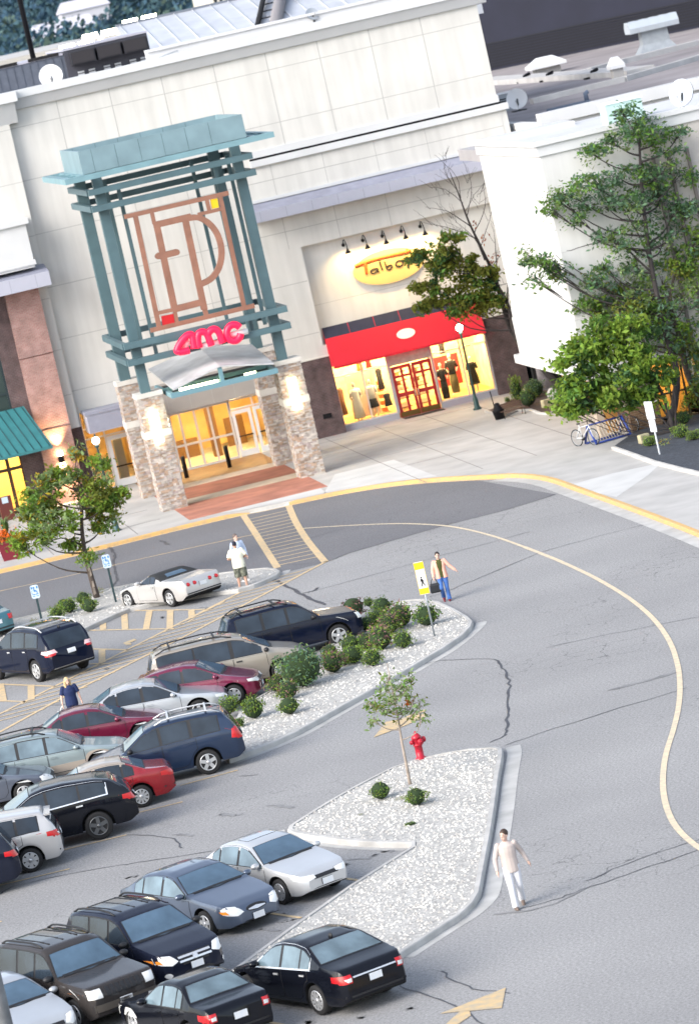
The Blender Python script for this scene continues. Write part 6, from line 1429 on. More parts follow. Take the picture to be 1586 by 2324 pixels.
# ================================================================== plants
def leafmat(name, c, isl=.35):
    m = mat(name, c, .65, island=isl, spec=.3); nt = m.node_tree; b = nt.nodes['Principled BSDF']; src = b.inputs['Base Color'].links[0].from_socket
    t = nd(nt, 'ShaderNodeBsdfTranslucent', 0, -300); nt.links.new(src, t.inputs[0]); mx = nd(nt, 'ShaderNodeMixShader', 200, 0); mx.inputs[0].default_value = .42
    nt.links.new(b.outputs[0], mx.inputs[1]); nt.links.new(t.outputs[0], mx.inputs[2]); nt.links.new(mx.outputs[0], nt.nodes['Material Output'].inputs[0]); return m
LG = [leafmat('leaf_green', (.13, .235, .045)), leafmat('leaf_dark', (.065, .135, .05)), leafmat('leaf_olive', (.17, .19, .03)), leafmat('leaf_yellow', (.42, .28, .03)), leafmat('leaf_bluegreen', (.12, .215, .125)), leafmat('flower_pink', (.30, .16, .15)), leafmat('leaf_maroon', (.085, .022, .028)), leafmat('leaf_bright', (.22, .33, .045)), leafmat('leaf_rust', (.30, .07, .015)), leafmat('leaf_pale', (.22, .30, .12))]
BARK = mat('bark', (.075, .058, .048), .95, var=.4, vscale=5, bump=.6, bscale=14); BARK_P = mat('pale_bark', (.30, .25, .21), .9, var=.35, vscale=4); BARK_D = mat('dark_bark', (.045, .038, .038), .95, var=.3, vscale=4)
def leaf(g, p, s, rnd, mi, flat=.0):
    n = Vector((rnd.gauss(0, 1), rnd.gauss(0, 1), rnd.gauss(0, 1)+flat)).normalized(); a = n.orthogonal().normalized(); t = rnd.uniform(0, 6.3); b = n.cross(a); u = a*cos(t)+b*sin(t); v = n.cross(u)
    g.add([p-u*s, p-v*s*.45, p+u*s, p+v*s*.45], [(0, 1, 2, 3)], mi)
def crown(g, pads, rnd, dens, s, mis, flat=.6, clump=.33):
    for (c, r, d) in pads:
        rx, ry, rz = r; ncl = max(5, int(11*d*(rx*ry*rz)**(1/3.)/.6))
        for k in range(ncl):
            while True:
                u = Vector((rnd.uniform(-1, 1), rnd.uniform(-1, 1), rnd.uniform(-1, 1)))
                if u.length < 1: break
            q = Vector(c)+Vector((u.x*rx, u.y*ry, u.z*rz)); cr = clump*rnd.uniform(.5, 1.25)
            mi = rnd.choice(mis)
            for i in range(int(dens*rnd.uniform(.6, 1.3))):
                p = q+Vector((rnd.gauss(0, .5)*cr, rnd.gauss(0, .5)*cr, rnd.gauss(0, .32)*cr))
                leaf(g, p, s*rnd.uniform(.45, 1.45), rnd, mi if rnd.random() < .8 else rnd.choice(mis), flat)
def limb(g, pts, r0, r1, n=7, mi=0, jit=.0, rnd=None):
    P = spline(pts, 4)
    if jit and rnd: P = [p+Vector((rnd.uniform(-jit, jit), rnd.uniform(-jit, jit), rnd.uniform(-jit, jit))) for p in P]
    k = len(P); g.tube(P, [r0+(r1-r0)*(i/(k-1))**.8 for i in range(k)], n, mi)

def tree(name, base, trunk, pads, label, seed, mis, dens=40, s=.09, bark=BARK, r0=.16, extra=(), flat=.6, clump=.33, cat='tree', group=None, fork=None, rt=.05, twig=3):
    """trunk = picture points in the plane of the base; pads = (x, y, half width, half height in picture units, depth offset, density)"""
    rnd = random.Random(seed); t = thing(name, base, label, cat, group)
    px = F0/base.y
    TP = [Vector((base.x, base.y, base.z))]+[FY(x, y, base.y+dy) for x, y, dy in trunk]
    g = MB(); limb(g, TP, r0, rt, 9)
    W = []
    for (x, y, hw_, hh, dy, d) in pads:
        c = FY(x, y, base.y+dy); W.append((c, (hw_/px, max(.5, hw_/px*.85), 1.25*hh/px), d))
    SP = spline(TP, 6)
    for c, r, d in W:
        cand = [q for q in SP if q.z < c.z-.15] or SP[:3]
        j = min(cand, key=lambda q: (q-c).length+.6*abs((c.z-q.z)-(Vector((c.x-q.x, c.y-q.y, 0))).length*.7))
        mid = j.lerp(c, .5)+Vector((rnd.uniform(-.15, .15), rnd.uniform(-.15, .15), -.12*(c-j).length))
        limb(g, [j, mid, c], max(.018, r0*.36), .012, 6)
        for k in range(twig):
            e = c+Vector((rnd.uniform(-1, 1)*r[0], rnd.uniform(-1, 1)*r[1], rnd.uniform(-.6, 1)*r[2])); limb(g, [mid.lerp(c, .6), c.lerp(e, .5)+Vector((0, 0, .05)), e], .016, .006, 5)
    for pts, ra, rb in extra: limb(g, [FY(x, y, base.y+dy) for x, y, dy in pts], ra, rb, 6, 0, .02, rnd)
    rel(g, t).build('trunk', bark, t)
    if pads:
        g = MB(); crown(g, W, rnd, dens, s, mis, flat, clump); rel(g, t).build('crown', LG, t, fix=False)
    return t

# small street tree on the upper island
b = G(221, 1356, .12)
tree('street_tree', b, [(205, 1300, 0), (192, 1245, 0), (186, 1180, .1), (190, 1110, .2)],
     [(165, 1100, 60, 32, .3, 1.1), (95, 1120, 50, 34, .2, 1.1), (60, 1160, 45, 30, -.3, 1), (115, 1085, 40, 26, .5, 1), (240, 1145, 42, 26, .2, 1.1), (262, 1120, 28, 22, -.2, .9), (215, 1110, 40, 26, -.4, 1), (75, 1215, 55, 20, -.3, 1.1), (45, 1240, 28, 14, 0, .8), (130, 1190, 50, 24, -.6, 1), (240, 1190, 40, 16, .3, 1.1), (228, 1050, 22, 22, .2, .5), (172, 1030, 10, 16, .2, .4), (165, 1230, 18, 12, .1, .7), (100, 1165, 40, 26, .8, 1), (205, 1160, 34, 24, .6, 1), (198, 1262, 9, 8, -.2, .4)],
     'young green tree with yellowing leaf tips on the upper island, trunk with peeling bark', 21, (7, 7, 9, 2, 0, 7, 9, 3, 2), 80, .09, BARK, .135, [([(190, 1240, 0), (150, 1222, -.1), (110, 1228, -.1)], .05, .012), ([(186, 1180, 0), (178, 1080, .1), (180, 1000, .2)], .025, .006), ([(188, 1150, 0), (190, 1060, .1), (198, 990, .1)], .02, .006)], twig=4)
for x, y, w in ((202, 1288, .04), (206, 1300, .04), (212, 1326, .05), (215, 1342, .055)):
    m = MB(); p = FY(x, y, b.y-.12); m.add([(p.x-w, p.y, p.z-.14), (p.x+w, p.y, p.z-.1), (p.x+w*.7, p.y, p.z+.14), (p.x-w*.6, p.y, p.z+.12)], [(0, 1, 2, 3)]); tt = bpy.data.objects['street_tree']; rel(m, tt).build('peeling_bark', BARK_P, tt)
# sapling by the hydrant
b = G(930.5, 1780, .12)
tree('sapling', b, [(921, 1730, 0), (911, 1680, 0), (904, 1635, 0), (897, 1600, 0), (886, 1545, 0), (878, 1505, 0)],
     [(898, 1598, 22, 14, 0, .9), (876, 1570, 14, 12, .1, .7), (858, 1602, 18, 10, .2, .6), (938, 1588, 22, 10, -.1, .7), (950, 1606, 14, 10, .1, .6), (885, 1540, 12, 16, 0, .6), (905, 1560, 14, 12, .2, .5), (870, 1620, 12, 8, -.1, .5), (838, 1600, 10, 10, 0, .35), (925, 1560, 10, 10, -.1, .35), (958, 1630, 6, 10, 0, .35), (848, 1638, 8, 8, 0, .25), (910, 1615, 14, 10, 0, .6), (885, 1585, 14, 10, -.2, .7), (926, 1540, 6, 14, 0, .3)],
     'thin young sapling with sparse leaves and pale stem behind the two round bushes', 22, (9, 0, 9, 2, 9), 13, .065, BARK_P, .05, [([(902, 1620, 0), (882, 1612, 0), (862, 1625, 0)], .018, .006), ([(902, 1625, 0), (930, 1605, 0), (952, 1590, 0)], .018, .006)], clump=.26, rt=.01, twig=2)
st_ = bpy.data.objects['sapling']; c = FY(927, 1593, b.y-.3); g = MB(); rnd = random.Random(4)
for i in range(16): leaf(g, c+Vector((rnd.gauss(0, .06), rnd.gauss(0, .06), rnd.gauss(0, .05))), .075, rnd, 8, .5)
rel(g, st_).build('rust_leaves', LG, st_, fix=False)
# locust tree rising before the white block
b = G(1530, 985, .2)
tree('locust_tree', Vector((b.x+.6, b.y+3, .2)), [(1535, 850, 0), (1505, 740, 0), (1480, 620, 0), (1465, 520, 0), (1455, 420, 0), (1450, 330, 0)],
     [(1440, 300, 75, 24, 0, 1.1), (1390, 325, 55, 18, -.4, 1), (1490, 310, 50, 22, .3, 1), (1335, 345, 30, 16, .2, .8), (1440, 270, 40, 18, .5, 1), (1345, 420, 65, 22, -.3, 1.1), (1290, 440, 45, 16, 0, .9), (1260, 455, 25, 14, .1, .7), (1400, 400, 60, 24, .4, 1.1), (1470, 400, 60, 30, 0, 1.1), (1370, 465, 70, 24, .2, 1), (1300, 495, 30, 14, -.2, .7), (1430, 465, 55, 22, -.6, 1), (1500, 440, 45, 28, .5, 1), (1380, 540, 45, 18, .3, .8), (1420, 560, 40, 20, -.4, .8), (1460, 510, 45, 24, .2, 1), (1530, 480, 40, 34, .6, .8), (1345, 640, 22, 14, 0, .6), (1370, 610, 18, 12, .2, .5), (1440, 600, 30, 18, .3, .7), (1220, 590, 36, 16, -.2, .7), (1195, 585, 20, 16, 0, .5), (1215, 640, 14, 16, .1, .4), (1255, 600, 24, 12, .1, .5), (1500, 560, 40, 24, .2, .8), (1545, 300, 14, 10, .2, .5), (1410, 250, 26, 10, .2, .7), (1250, 480, 16, 14, .2, .5), (1540, 400, 36, 40, .3, .9), (1565, 480, 30, 40, .2, .9), (1520, 360, 30, 26, .2, .8)],
     'tall locust tree with layered dark green foliage before the white corner block', 23, (4, 4, 1, 0, 4, 9, 0), 34, .10, BARK_D, .17, [([(1480, 620, 0), (1430, 575, 0), (1390, 545, 0), (1340, 555, .1), (1285, 570, .1)], .06, .012), ([(1500, 720, 0), (1450, 690, 0), (1400, 640, 0), (1360, 600, 0)], .06, .012), ([(1470, 580, 0), (1440, 520, 0), (1400, 450, 0)], .05, .012)], 1.0, .50, twig=6)
b2 = G(1560, 960, .2)
tree('locust_tree', Vector((b2.x+1.2, b2.y+1, .2)), [(1560, 850, 0), (1540, 760, 0), (1520, 690, 0), (1530, 620, 0)],
     [(1420, 690, 70, 34, 0, 1.1), (1370, 690, 45, 22, .2, .9), (1500, 640, 70, 40, .3, 1.2), (1560, 600, 50, 40, 0, 1.2), (1480, 720, 70, 40, -.5, 1.1), (1550, 700, 60, 50, .2, 1.2), (1340, 640, 30, 10, 0, .6), (1320, 690, 26, 14, .2, .6), (1420, 640, 50, 26, .4, 1), (1580, 540, 40, 30, .2, 1), (1440, 760, 45, 26, 0, 1), (1520, 780, 60, 34, .1, 1), (1580, 790, 40, 40, 0, 1), (1590, 890, 30, 40, -.3, 1), (1385, 730, 26, 18, .1, .7), (1260, 620, 20, 10, 0, .4)],
     'spreading locust tree with lighter green foliage at the right edge', 24, (0, 7, 4, 0, 2, 9), 52, .10, BARK, .19, [([(1540, 770, 0), (1450, 700, 0), (1390, 665, 0), (1320, 620, 0), (1260, 580, 0)], .06, .012)], 1.0, .5, twig=5)
b3 = G(1528, 980, .2)
tree('maple_tree', b3, [(1515, 930, 0), (1500, 890, 0), (1470, 840, 0), (1430, 780, 0)],
     [(1345, 770, 55, 34, 0, 1.2), (1310, 800, 40, 26, .2, 1.1), (1420, 780, 70, 40, .3, 1.3), (1400, 840, 75, 34, -.3, 1.3), (1330, 850, 55, 30, .1, 1.2), (1305, 890, 45, 28, -.2, 1.2), (1360, 900, 60, 32, .2, 1.3), (1450, 860, 60, 36, .1, 1.3), (1500, 850, 45, 36, 0, 1.2), (1335, 925, 45, 16, -.1, 1.1), (1420, 910, 36, 18, .1, 1), (1370, 740, 30, 20, .2, .9), (1480, 900, 30, 18, -.2, 1), (1280, 915, 20, 18, 0, .8), (1270, 825, 16, 12, .1, .7), (1430, 740, 40, 20, .1, .9), (1300, 940, 20, 12, 0, .7)],
     'low bushy maple with several leaning stems beside the bicycle rack', 25, (0, 7, 1, 0, 7, 7), 60, .125, BARK_D, .10, [([(1528, 975, 0), (1500, 920, .2), (1460, 870, .3), (1440, 830, .3)], .06, .015), ([(1530, 975, 0), (1530, 900, -.2), (1520, 850, -.2)], .05, .015), ([(1526, 978, 0), (1480, 930, .1), (1430, 880, .1)], .05, .015)], .5, .40, twig=4)
# bare tree and the green maple behind the lamp post
b4 = G(1205, 872, .2)
ex = []
rnd = random.Random(31); stem = [(1172, 770, 0), (1140, 690, 0), (1118, 620, 0), (1090, 560, 0), (1062, 500, 0), (1040, 440, 0), (1020, 390, 0)]
for (x0, y0, x1, y1, x2, y2, ra) in ((1130, 660, 1125, 590, 1120, 520, .05), (1150, 720, 1150, 600, 1130, 490, .05), (1100, 590, 1075, 540, 1030, 500, .035), (1085, 545, 1030, 520, 960, 505, .03), (1070, 515, 1015, 480, 965, 470, .03), (1050, 460, 1010, 430, 975, 425, .02), (1045, 450, 1035, 400, 985, 350, .02), (1060, 490, 1070, 430, 1060, 380, .02), (1075, 530, 1100, 470, 1095, 420, .025), (1110, 610, 1150, 560, 1170, 520, .025), (1125, 650, 1165, 640, 1190, 650, .02), (1120, 630, 1070, 600, 1020, 590, .02), (1090, 560, 1110, 500, 1125, 440, .02), (1035, 430, 1010, 390, 1005, 345, .014), (1055, 480, 1085, 430, 1120, 400, .014), (1130, 680, 1095, 640, 1040, 610, .02)):
    ex.append(([(x0, y0, 0), (x1, y1, rnd.uniform(-.5, .5)), (x2, y2, rnd.uniform(-.9, .9))], ra, .006))
    for k in range(6):
        t = rnd.uniform(.3, 1); xa = x0+(x2-x0)*t; ya = y0+(y2-y0)*t; dx = (x2-x0)*.25+rnd.uniform(-26, 26); dy_ = -abs(rnd.uniform(14, 44)); ex.append(([(xa, ya, 0), (xa+dx*.5, ya+dy_*.55, 0), (xa+dx, ya+dy_, rnd.uniform(-.3, .3))], .011, .004))
tb = tree('bare_tree', Vector((b4.x, 190.5, .2)), [(x, y, 0) for x, y, _ in stem], [], 'leafless tree with dark fanning twigs left of the white corner block', 26, (0,), bark=BARK_D, r0=.15, extra=ex, rt=.015)
g = MB(); rnd = random.Random(6)
for x, y in ((1112, 592), (1118, 605), (1108, 612), (1125, 583), (1150, 600), (1052, 600), (1098, 545), (1076, 508)):
    for i in range(10): leaf(g, FY(x, y, 190.5)+Vector((rnd.gauss(0, .09), rnd.gauss(0, .1), rnd.gauss(0, .12))), .08, rnd, 8, .3)
rel(g, tb).build('dead_leaves', LG, tb, fix=False)
tree('green_maple', Vector((b4.x-.1, 189.2, .2)), [(1180, 780, 0), (1155, 700, 0), (1130, 650, 0), (1100, 610, 0)],
     [(1000, 580, 45, 18, 0, 1.1), (950, 582, 28, 10, .1, .8), (1040, 605, 45, 24, .2, 1.1), (1080, 640, 40, 26, 0, 1.1), (1000, 610, 40, 18, -.2, 1), (965, 650, 28, 20, .1, 1), (1010, 670, 45, 20, 0, 1.1), (1060, 680, 40, 18, .2, 1), (975, 690, 28, 16, -.1, 1), (1110, 670, 30, 22, .1, 1), (1020, 545, 30, 14, .1, .8), (1115, 620, 20, 24, .2, .7), (1040, 705, 30, 12, -.2, .8), (1130, 690, 18, 14, 0, .8), (1095, 700, 18, 10, 0, .7)],
     'green maple crown hanging over the right end of the red awning', 27, (2, 2, 0, 1, 2, 2), 60, .115, BARK_D, .13, [], .5, .36, twig=3)

# ---- clipped bushes
def bush_mesh(seed, mis, n=620, s=.055, squash=.92, spiky=0.0):
    rnd = random.Random(seed); g = MB()
    for i in range(n):
        u = Vector((rnd.gauss(0, 1), rnd.gauss(0, 1), rnd.gauss(0, 1))).normalized()
        if u.z < -.55: u.z = -.55
        r = rnd.uniform(.66, 1.04)*(1+.2*sin(u.x*4.3+seed)*cos(u.y*3.7)+.14*sin(u.z*6+seed)); p = Vector((u.x*r*.5, u.y*r*.5, .42+u.z*r*.5*squash))
        leaf(g, p, s*rnd.uniform(.7, 1.3), rnd, rnd.choice(mis), 0)
    me = g.build('foliage', LG, fix=False).data; bpy.data.objects.remove(bpy.data.objects['foliage']); return me
BM = {'green': bush_mesh(1, (0, 7, 2, 9, 0)), 'dark': bush_mesh(2, (1, 0, 0, 2)), 'pink': bush_mesh(3, (0, 2, 7, 5, 9, 5)), 'olive': bush_mesh(4, (2, 7, 9, 7, 0)), 'red': bush_mesh(5, (6, 1, 6, 5)), 'fluffy': bush_mesh(6, (4, 0, 4, 9, 4), 1100, .04), 'dry': bush_mesh(7, (9, 2, 9, 3), 120, .07)}
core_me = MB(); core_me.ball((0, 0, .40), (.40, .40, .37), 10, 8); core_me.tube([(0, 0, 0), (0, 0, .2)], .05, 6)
def bush(x, y, r, kind, label, z=.12, group=None, name='bush', hs=1.0):
    """x, y = picture point of the foot, r = radius in picture units"""
    r = r*(1.22 if group and 'planted' in group and r > 15 else 1.06); b = G(x, y-r*.12, z); k = 2*r/(F0/b.length)
    t = thing(name, b, label, 'bush' if name == 'bush' else 'plant', group, random.random()*6)
    o = bpy.data.objects.new('foliage', BM[kind]); COL.objects.link(o); o.parent = t; o.scale = (k*random.uniform(.88, 1.15), k*random.uniform(.88, 1.15), k*hs*random.uniform(.85, 1.12))
    if kind != 'dry':
        c = bpy.data.objects.new('branches', CORE); COL.objects.link(c); c.parent = t; c.scale = (k, k, k*hs)
    return t
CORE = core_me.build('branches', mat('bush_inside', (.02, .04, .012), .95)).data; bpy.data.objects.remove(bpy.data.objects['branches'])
GB_ = 'round bushes on the planted island'
for a in ((160, 1393, 19, 'olive', 'round bush beside the left of the two parking signs, nearer to the kerb'), (206, 1392, 19.5, 'green', 'round bush in front of the leaning street tree'), (192, 1373, 17, 'green', 'round bush just behind the one in front of the street tree'), (147, 1385, 15, 'green', 'small bush tucked behind the round bush by the left parking sign'), (131, 1408, 17, 'olive', 'loose upright bush between the navy crossover roof and the round bushes')): bush(*a, group='bushes on the upper island')
bush(79, 1420, 11, 'dry', 'dry tuft right beside the foot of the left parking sign', name='dry_tuft'); bush(231, 1350, 10, 'dry', 'dry grassy tuft right of the street tree trunk', name='dry_tuft')
for a in ((972, 1424, 25, 'dark', 'dark bush pierced by the pedestrian sign post'), (870, 1396, 20, 'dark', 'dark round bush near the tip of the planted island'), (838, 1378, 11.5, 'dark', 'small dark bush behind the wine red bush'), (806, 1404, 24, 'red', 'wine red bush at the nose of the black off roader'),
          (912, 1428, 28, 'pink', 'large pink flowered bush left of the pedestrian sign'), (858, 1424, 20, 'olive', 'light green bush below the dark round bush'), (886, 1442, 24, 'pink', 'pink flowered bush in the middle of the cluster'), (835, 1434, 17, 'green', 'bush at the upper left of the flowering cluster'),
          (868, 1478, 26, 'pink', 'pink flowered bush at the lower edge of the cluster, above the bright round one'), (833, 1478, 21, 'pink', 'pink flowered bush left of the lower cluster bush'), (917, 1473, 20, 'olive', 'bright round green bush alone below the cluster'), (800, 1486, 22, 'green', 'green bush between the champagne minivan nose and the cluster'),
          (806, 1509, 22, 'olive', 'bright green bush at the lower left of the cluster'), (848, 1514, 20, 'olive', 'bright green bush lowest on the right below the cluster'), (760, 1530, 24, 'pink', 'pink tipped bush right of the big fluffy shrub'), (786, 1512, 18, 'green', 'green bush between the pink tipped bush and the cluster'), (752, 1498, 18, 'pink', 'pink tipped bush at the minivan headlight'),
          (692, 1566, 46, 'fluffy', 'biggest blue green fluffy shrub beside the champagne minivan'), (632, 1573, 20, 'pink', 'pink tipped bush left of the fluffy shrub'), (657, 1590, 22, 'pink', 'pink tipped bush below the fluffy shrub'), (660, 1624, 21.5, 'green', 'round bush lowest below the fluffy shrub'), (580, 1634, 24, 'green', 'round bush in front of the pale silver saloon nose'),
          (561, 1606, 11, 'olive', 'small bush by the berry hatchback wheel'), (524, 1622, 19, 'olive', 'yellow green round bush above the blue car tail'), (545, 1652, 13, 'olive', 'small bush touching the blue car rear window')): bush(*a, group=GB_)
bush(867, 1817, 25, 'green', 'left of the two round bushes on the pointed island', group='round bushes on the pointed island'); bush(948, 1831, 25, 'green', 'right of the two round bushes on the pointed island', group='round bushes on the pointed island')
for a in ((908, 1816, 14, 'low weed patch between the two round bushes'), (931, 1874, 15, 'small green weed on the white rock below the bushes'), (818, 1850, 7, 'tiny weed on the white rock near the island point')): o = bush(a[0], a[1], a[2], 'olive' if a[2] > 14 else 'dry', a[3], name='weed', hs=.25)
# planting by the right-hand beds
bush(1176, 912, 14, 'olive', 'upright conifer bush before the maroon brick wall', .19, name='conifer_bush', hs=2.3); bush(1200, 925, 22, 'dark', 'dark spreading bush in the mulch bed beside the boulder', .19); bush(1216, 905, 24, 'fluffy', 'blue green bush before the pale boulder', .19); bush(1152, 913, 6, 'olive', 'tiny plant at the back corner of the mulch bed', .19, name='small_plant')
bush(1474, 1014, 15, 'olive', 'yellow green plant beside the block in the slate bed', .21, name='small_plant', hs=.8); bush(1545, 995, 18, 'olive', 'yellow green plant right of the maple stems', .21, name='small_plant', hs=.8); bush(1575, 1000, 16, 'olive', 'yellow green plant at the right edge of the slate bed', .21, name='small_plant', hs=.7); bush(1508, 1015, 12, 'dry', 'thin plant at the foot of the white sign post', .21, name='small_plant'); bush(1553, 965, 18, 'dark', 'dark shrub at the foot of the tan pilaster', .21)
bush(1580, 930, 26, 'olive', 'green bush cut by the right edge before the tan pilaster', .21)
# ================================================================== street furniture
GREENP = mat('green_post_paint', (.028, .075, .075), .45)
def lamp_post(p, top, label, glow):
    t = thing('lamp_post', p, label, 'lamp post'); h = top.z-p.z; g = MB()
    g.lathe([(.2, 0), (.2, .06), (.13, .12), (.11, .5), (.075, .6), (.06, 1.2), (.05, h-.3), (.09, h-.27), (.11, h-.2)], (0, 0, 0), 12); g.build('post', GREENP, t)
    g = MB(); g.ball((0, 0, h), .16, 14, 10); g.build('globe', glow, t); g = MB(); g.lathe([(.06, h+.17), (.05, h+.22), (.01, h+.3)], (0, 0, 0), 8); g.build('finial', GREENP, t)
p = G(1083, 929, .15); lamp_post(p, FY(1045, 743, p.y), 'green lamp post with lit white globe before the dress shop', mat('globe_glow', (1, .95, .85), .4, emit=(1, .90, .70), estr=18))
l = bpy.data.lights.new('globe_light', 'POINT'); l.energy = 60; l.color = (1, .85, .6); l.shadow_soft_size = .2; lo = bpy.data.objects.new('globe_light', l); COL.objects.link(lo); lo.location = FY(1045, 743, p.y-.45)
p = G(266, 1205, .15); lamp_post(p, FY(215, 1001, p.y), 'teal lamp post with white globe behind the street tree', mat('globe_pale', (.9, .9, .9), .4, emit=(1, .97, .92), estr=5))
# parking signs with wheelchair mark
SGW = mat('sign_white_face', (.50, .60, .68), .5); SGB = mat('sign_blue', (.06, .20, .45), .5)
def parking_sign(x0, y0, xt, yt, label):
    p = G(x0, y0, .12); top = FY(xt, yt, p.y); t = thing('parking_sign', p, label, 'sign', 'parking signs on the upper island'); h = top.z-p.z
    g = MB(); g.box(-.04, .04, -.03, .03, 0, h-.2); g.build('post', mat('post_green', (.012, .035, .04), .5), t)
    g = MB(); w, hh = .155, .50; z0 = h-hh; n = [(-w, z0+.05), (-w+.05, z0), (w-.05, z0), (w, z0+.05), (w, h-.05), (w-.05, h), (-w+.05, h), (-w, h-.05)]; g.yprism(n, -.06, -.035); pl = g.build('plate', SGW, t)
    g = MB(); zc = h-.2
    g.lathe([(.001, -.006), (.035, -.006), (.035, 0), (.001, 0)], (-.02, -.06, zc+.11), 10, axis='y'); g.box(-.045, .0, -.064, -.06, zc-.05, zc+.07); g.box(0, .07, -.064, -.06, zc-.02, zc+.015); g.box(0, .08, -.0645, -.06, zc-.06, zc-.03); g.box(.06, .09, -.064, -.06, zc-.12, zc-.03)
    for k in range(9):
        a = pi*.75+k*pi*.14; g.box(-.02+.1*cos(a)-.014, -.02+.1*cos(a)+.014, -.0635-.0002*k, -.06, zc-.06+.1*sin(a)-.014, zc-.06+.1*sin(a)+.014)
    for k in (-1, 1): g.box(k*.10-.03, k*.10+.03, -.064, -.06, h-.14, h-.05)
    for k in range(2): g.box(-.115, -.02, -.064, -.06, z0+.07+.07*k, z0+.1+.07*k); g.box(.02, .115, -.064, -.06, z0+.07+.07*k, z0+.1+.07*k)
    g.build('wheelchair_mark', SGB, pl)
    t.rotation_euler = (0, 0, radians(-8))
parking_sign(264, 1366, 244, 1257.5, 'wheelchair parking sign right of the street tree'); parking_sign(99, 1421, 75, 1328, 'wheelchair parking sign above the navy crossover roof')
# pedestrian sign
p = G(986, 1444, .12); top = FY(952, 1274, p.y); h = top.z-p.z
t = thing('pedestrian_sign', p, 'tall yellow and white crosswalk sign with walking figure on a thin steel post', 'sign'); t.rotation_euler = (0, 0, radians(-14))
g = MB(); g.tube([(0, 0, 0), (0, 0, h-.2)], .03, 8); g.build('post', STEEL, t)
g = MB(); w = .155; g.box(-w, w, -.05, -.03, h-1.05, h); pl = g.build('plate', mat('sign_plain_white', (.78, .78, .76), .5), t)
g = MB(); g.box(-w+.012, w-.012, -.054, -.05, h-.24, h-.014); g.box(-w+.012, w-.012, -.054, -.05, h-1.04, h-.85)
for s in (-1, 1): g.box(s*(w-.006)-.006, s*(w-.006)+.006, -.053, -.05, h-1.05, h)
g.build('yellow_band', mat('sign_yellow', (.85, .55, .01), .45), pl)
g = MB(); zc = h-.66
g.lathe([(.001, -.006), (.028, -.006), (.028, 0), (.001, 0)], (-.01, -.05, zc+.16), 10, axis='y')
def stick(a, b, w_): 
    a, b = Vector((a[0], 0, a[1]+zc)), Vector((b[0], 0, b[1]+zc)); d = (b-a).normalized(); n_ = Vector((-d.z, 0, d.x))*w_/2; g.yprism([(q.x, q.z) for q in (a-n_, b-n_, b+n_, a+n_)], -.056, -.05)
stick((-.015, .12), (.01, .0), .06); stick((.005, .0), (-.045, -.13), .03); stick((.01, .0), (.07, -.12), .03); stick((-.02, .1), (-.06, .02), .022); stick((-.01, .1), (.05, .03), .022); stick((.02, .215), (.06, .19), .012)
g.build('walking_figure', BLACK, pl)
# white sign by the slate bed, seen nearly edge on
p = G(1496, 1031, .21); top = FY(1471, 911, p.y); h = top.z-p.z
t = thing('road_sign', p, 'white sign turned edge on, on a pale post in the slate bed', 'sign', rz=radians(-72)); g = MB(); g.box(-.03, .03, -.02, .02, 0, h); g.build('post', mat('pale_post', (.60, .63, .66), .5), t)
g = MB(); g.box(-.28, .28, -.045, -.02, h-.7, h); g.box(-.22, .22, -.045, -.02, h-1.2, h-.74); g.build('plate', mat('plate_pale', (.75, .77, .8), .5), t)
# hydrant
p = G(955, 1722, .12); t = thing('fire_hydrant', p, 'red fire hydrant on the edge of the pointed island', 'hydrant', rz=radians(20)); t.scale = (.88, .88, .88); HR = mat('hydrant_red', (.42, .012, .03), .4)
g = MB(); g.lathe([(.17, 0), (.17, .05), (.125, .06), (.12, .42), (.15, .43), (.15, .48), (.13, .5)], (0, 0, 0), 16); g.build('barrel', HR, t)
g = MB(); g.lathe([(.125, .48), (.14, .5), (.135, .66), (.16, .67), (.16, .70), (.12, .76), (.06, .82), (.03, .83), (.03, .88), (.01, .89)], (0, 0, 0), 16); g.build('bonnet', HR, t)
for a, r, L in ((0, .085, .25), (pi*.5, .06, .21), (-pi*.5, .085, .24), (pi, .06, .21)):
    g = MB(); c, s = cos(a), sin(a); g.tube([(c*.1, s*.1, .57), (c*L, s*L, .57)], r*.8, 12); g.tube([(c*(L-.04), s*(L-.04), .57), (c*(L+.02), s*(L+.02), .57)], r*1.1, 12); g.tube([(c*L, s*L, .57), (c*(L+.05), s*(L+.05), .57)], .025, 6); g.build('nozzle', HR, t)
# planter at the left
p = G(29, 1268, .15); t = thing('flower_planter', p, 'tall dark red square planter with orange flowers and spiky grass', 'planter', rz=radians(-10))
g = MB(); g.add([(sx*a, sy*a, z) for a, z in ((.33, 0), (.43, .72), (.46, .73), (.46, .82), (.40, .82), (.38, .72)) for sx, sy in ((-1, -1), (1, -1), (1, 1), (-1, 1))], [(4*i+j, 4*i+(j+1) % 4, 4*i+4+(j+1) % 4, 4*i+4+j) for i in range(5) for j in range(4)]+[(20, 21, 22, 23), (3, 2, 1, 0)]); g.build('pot', mat('pot_red', (.16, .010, .022), .45), t)
rnd = random.Random(9); g = MB()
for i in range(260): leaf(g, Vector((rnd.gauss(0, .27), rnd.gauss(0, .27), .95+rnd.gauss(0, .13))), .07, rnd, 0, .3)
g.build('leaves', mat('planter_leaf', (.06, .11, .02), .7, island=.3), t, fix=False)
g = MB()
for i in range(70):
    c = Vector((rnd.gauss(-.12, .24), rnd.gauss(-.18, .18), 1.08+rnd.gauss(0, .16)))
    for q in range(7): leaf(g, c+Vector((rnd.gauss(0, .035), rnd.gauss(0, .035), rnd.gauss(0, .03))), .055, rnd, 0, .3)
g.build('flowers', mat('orange_petal', (.85, .16, .01), .6, island=.25), t, fix=False)
g = MB()
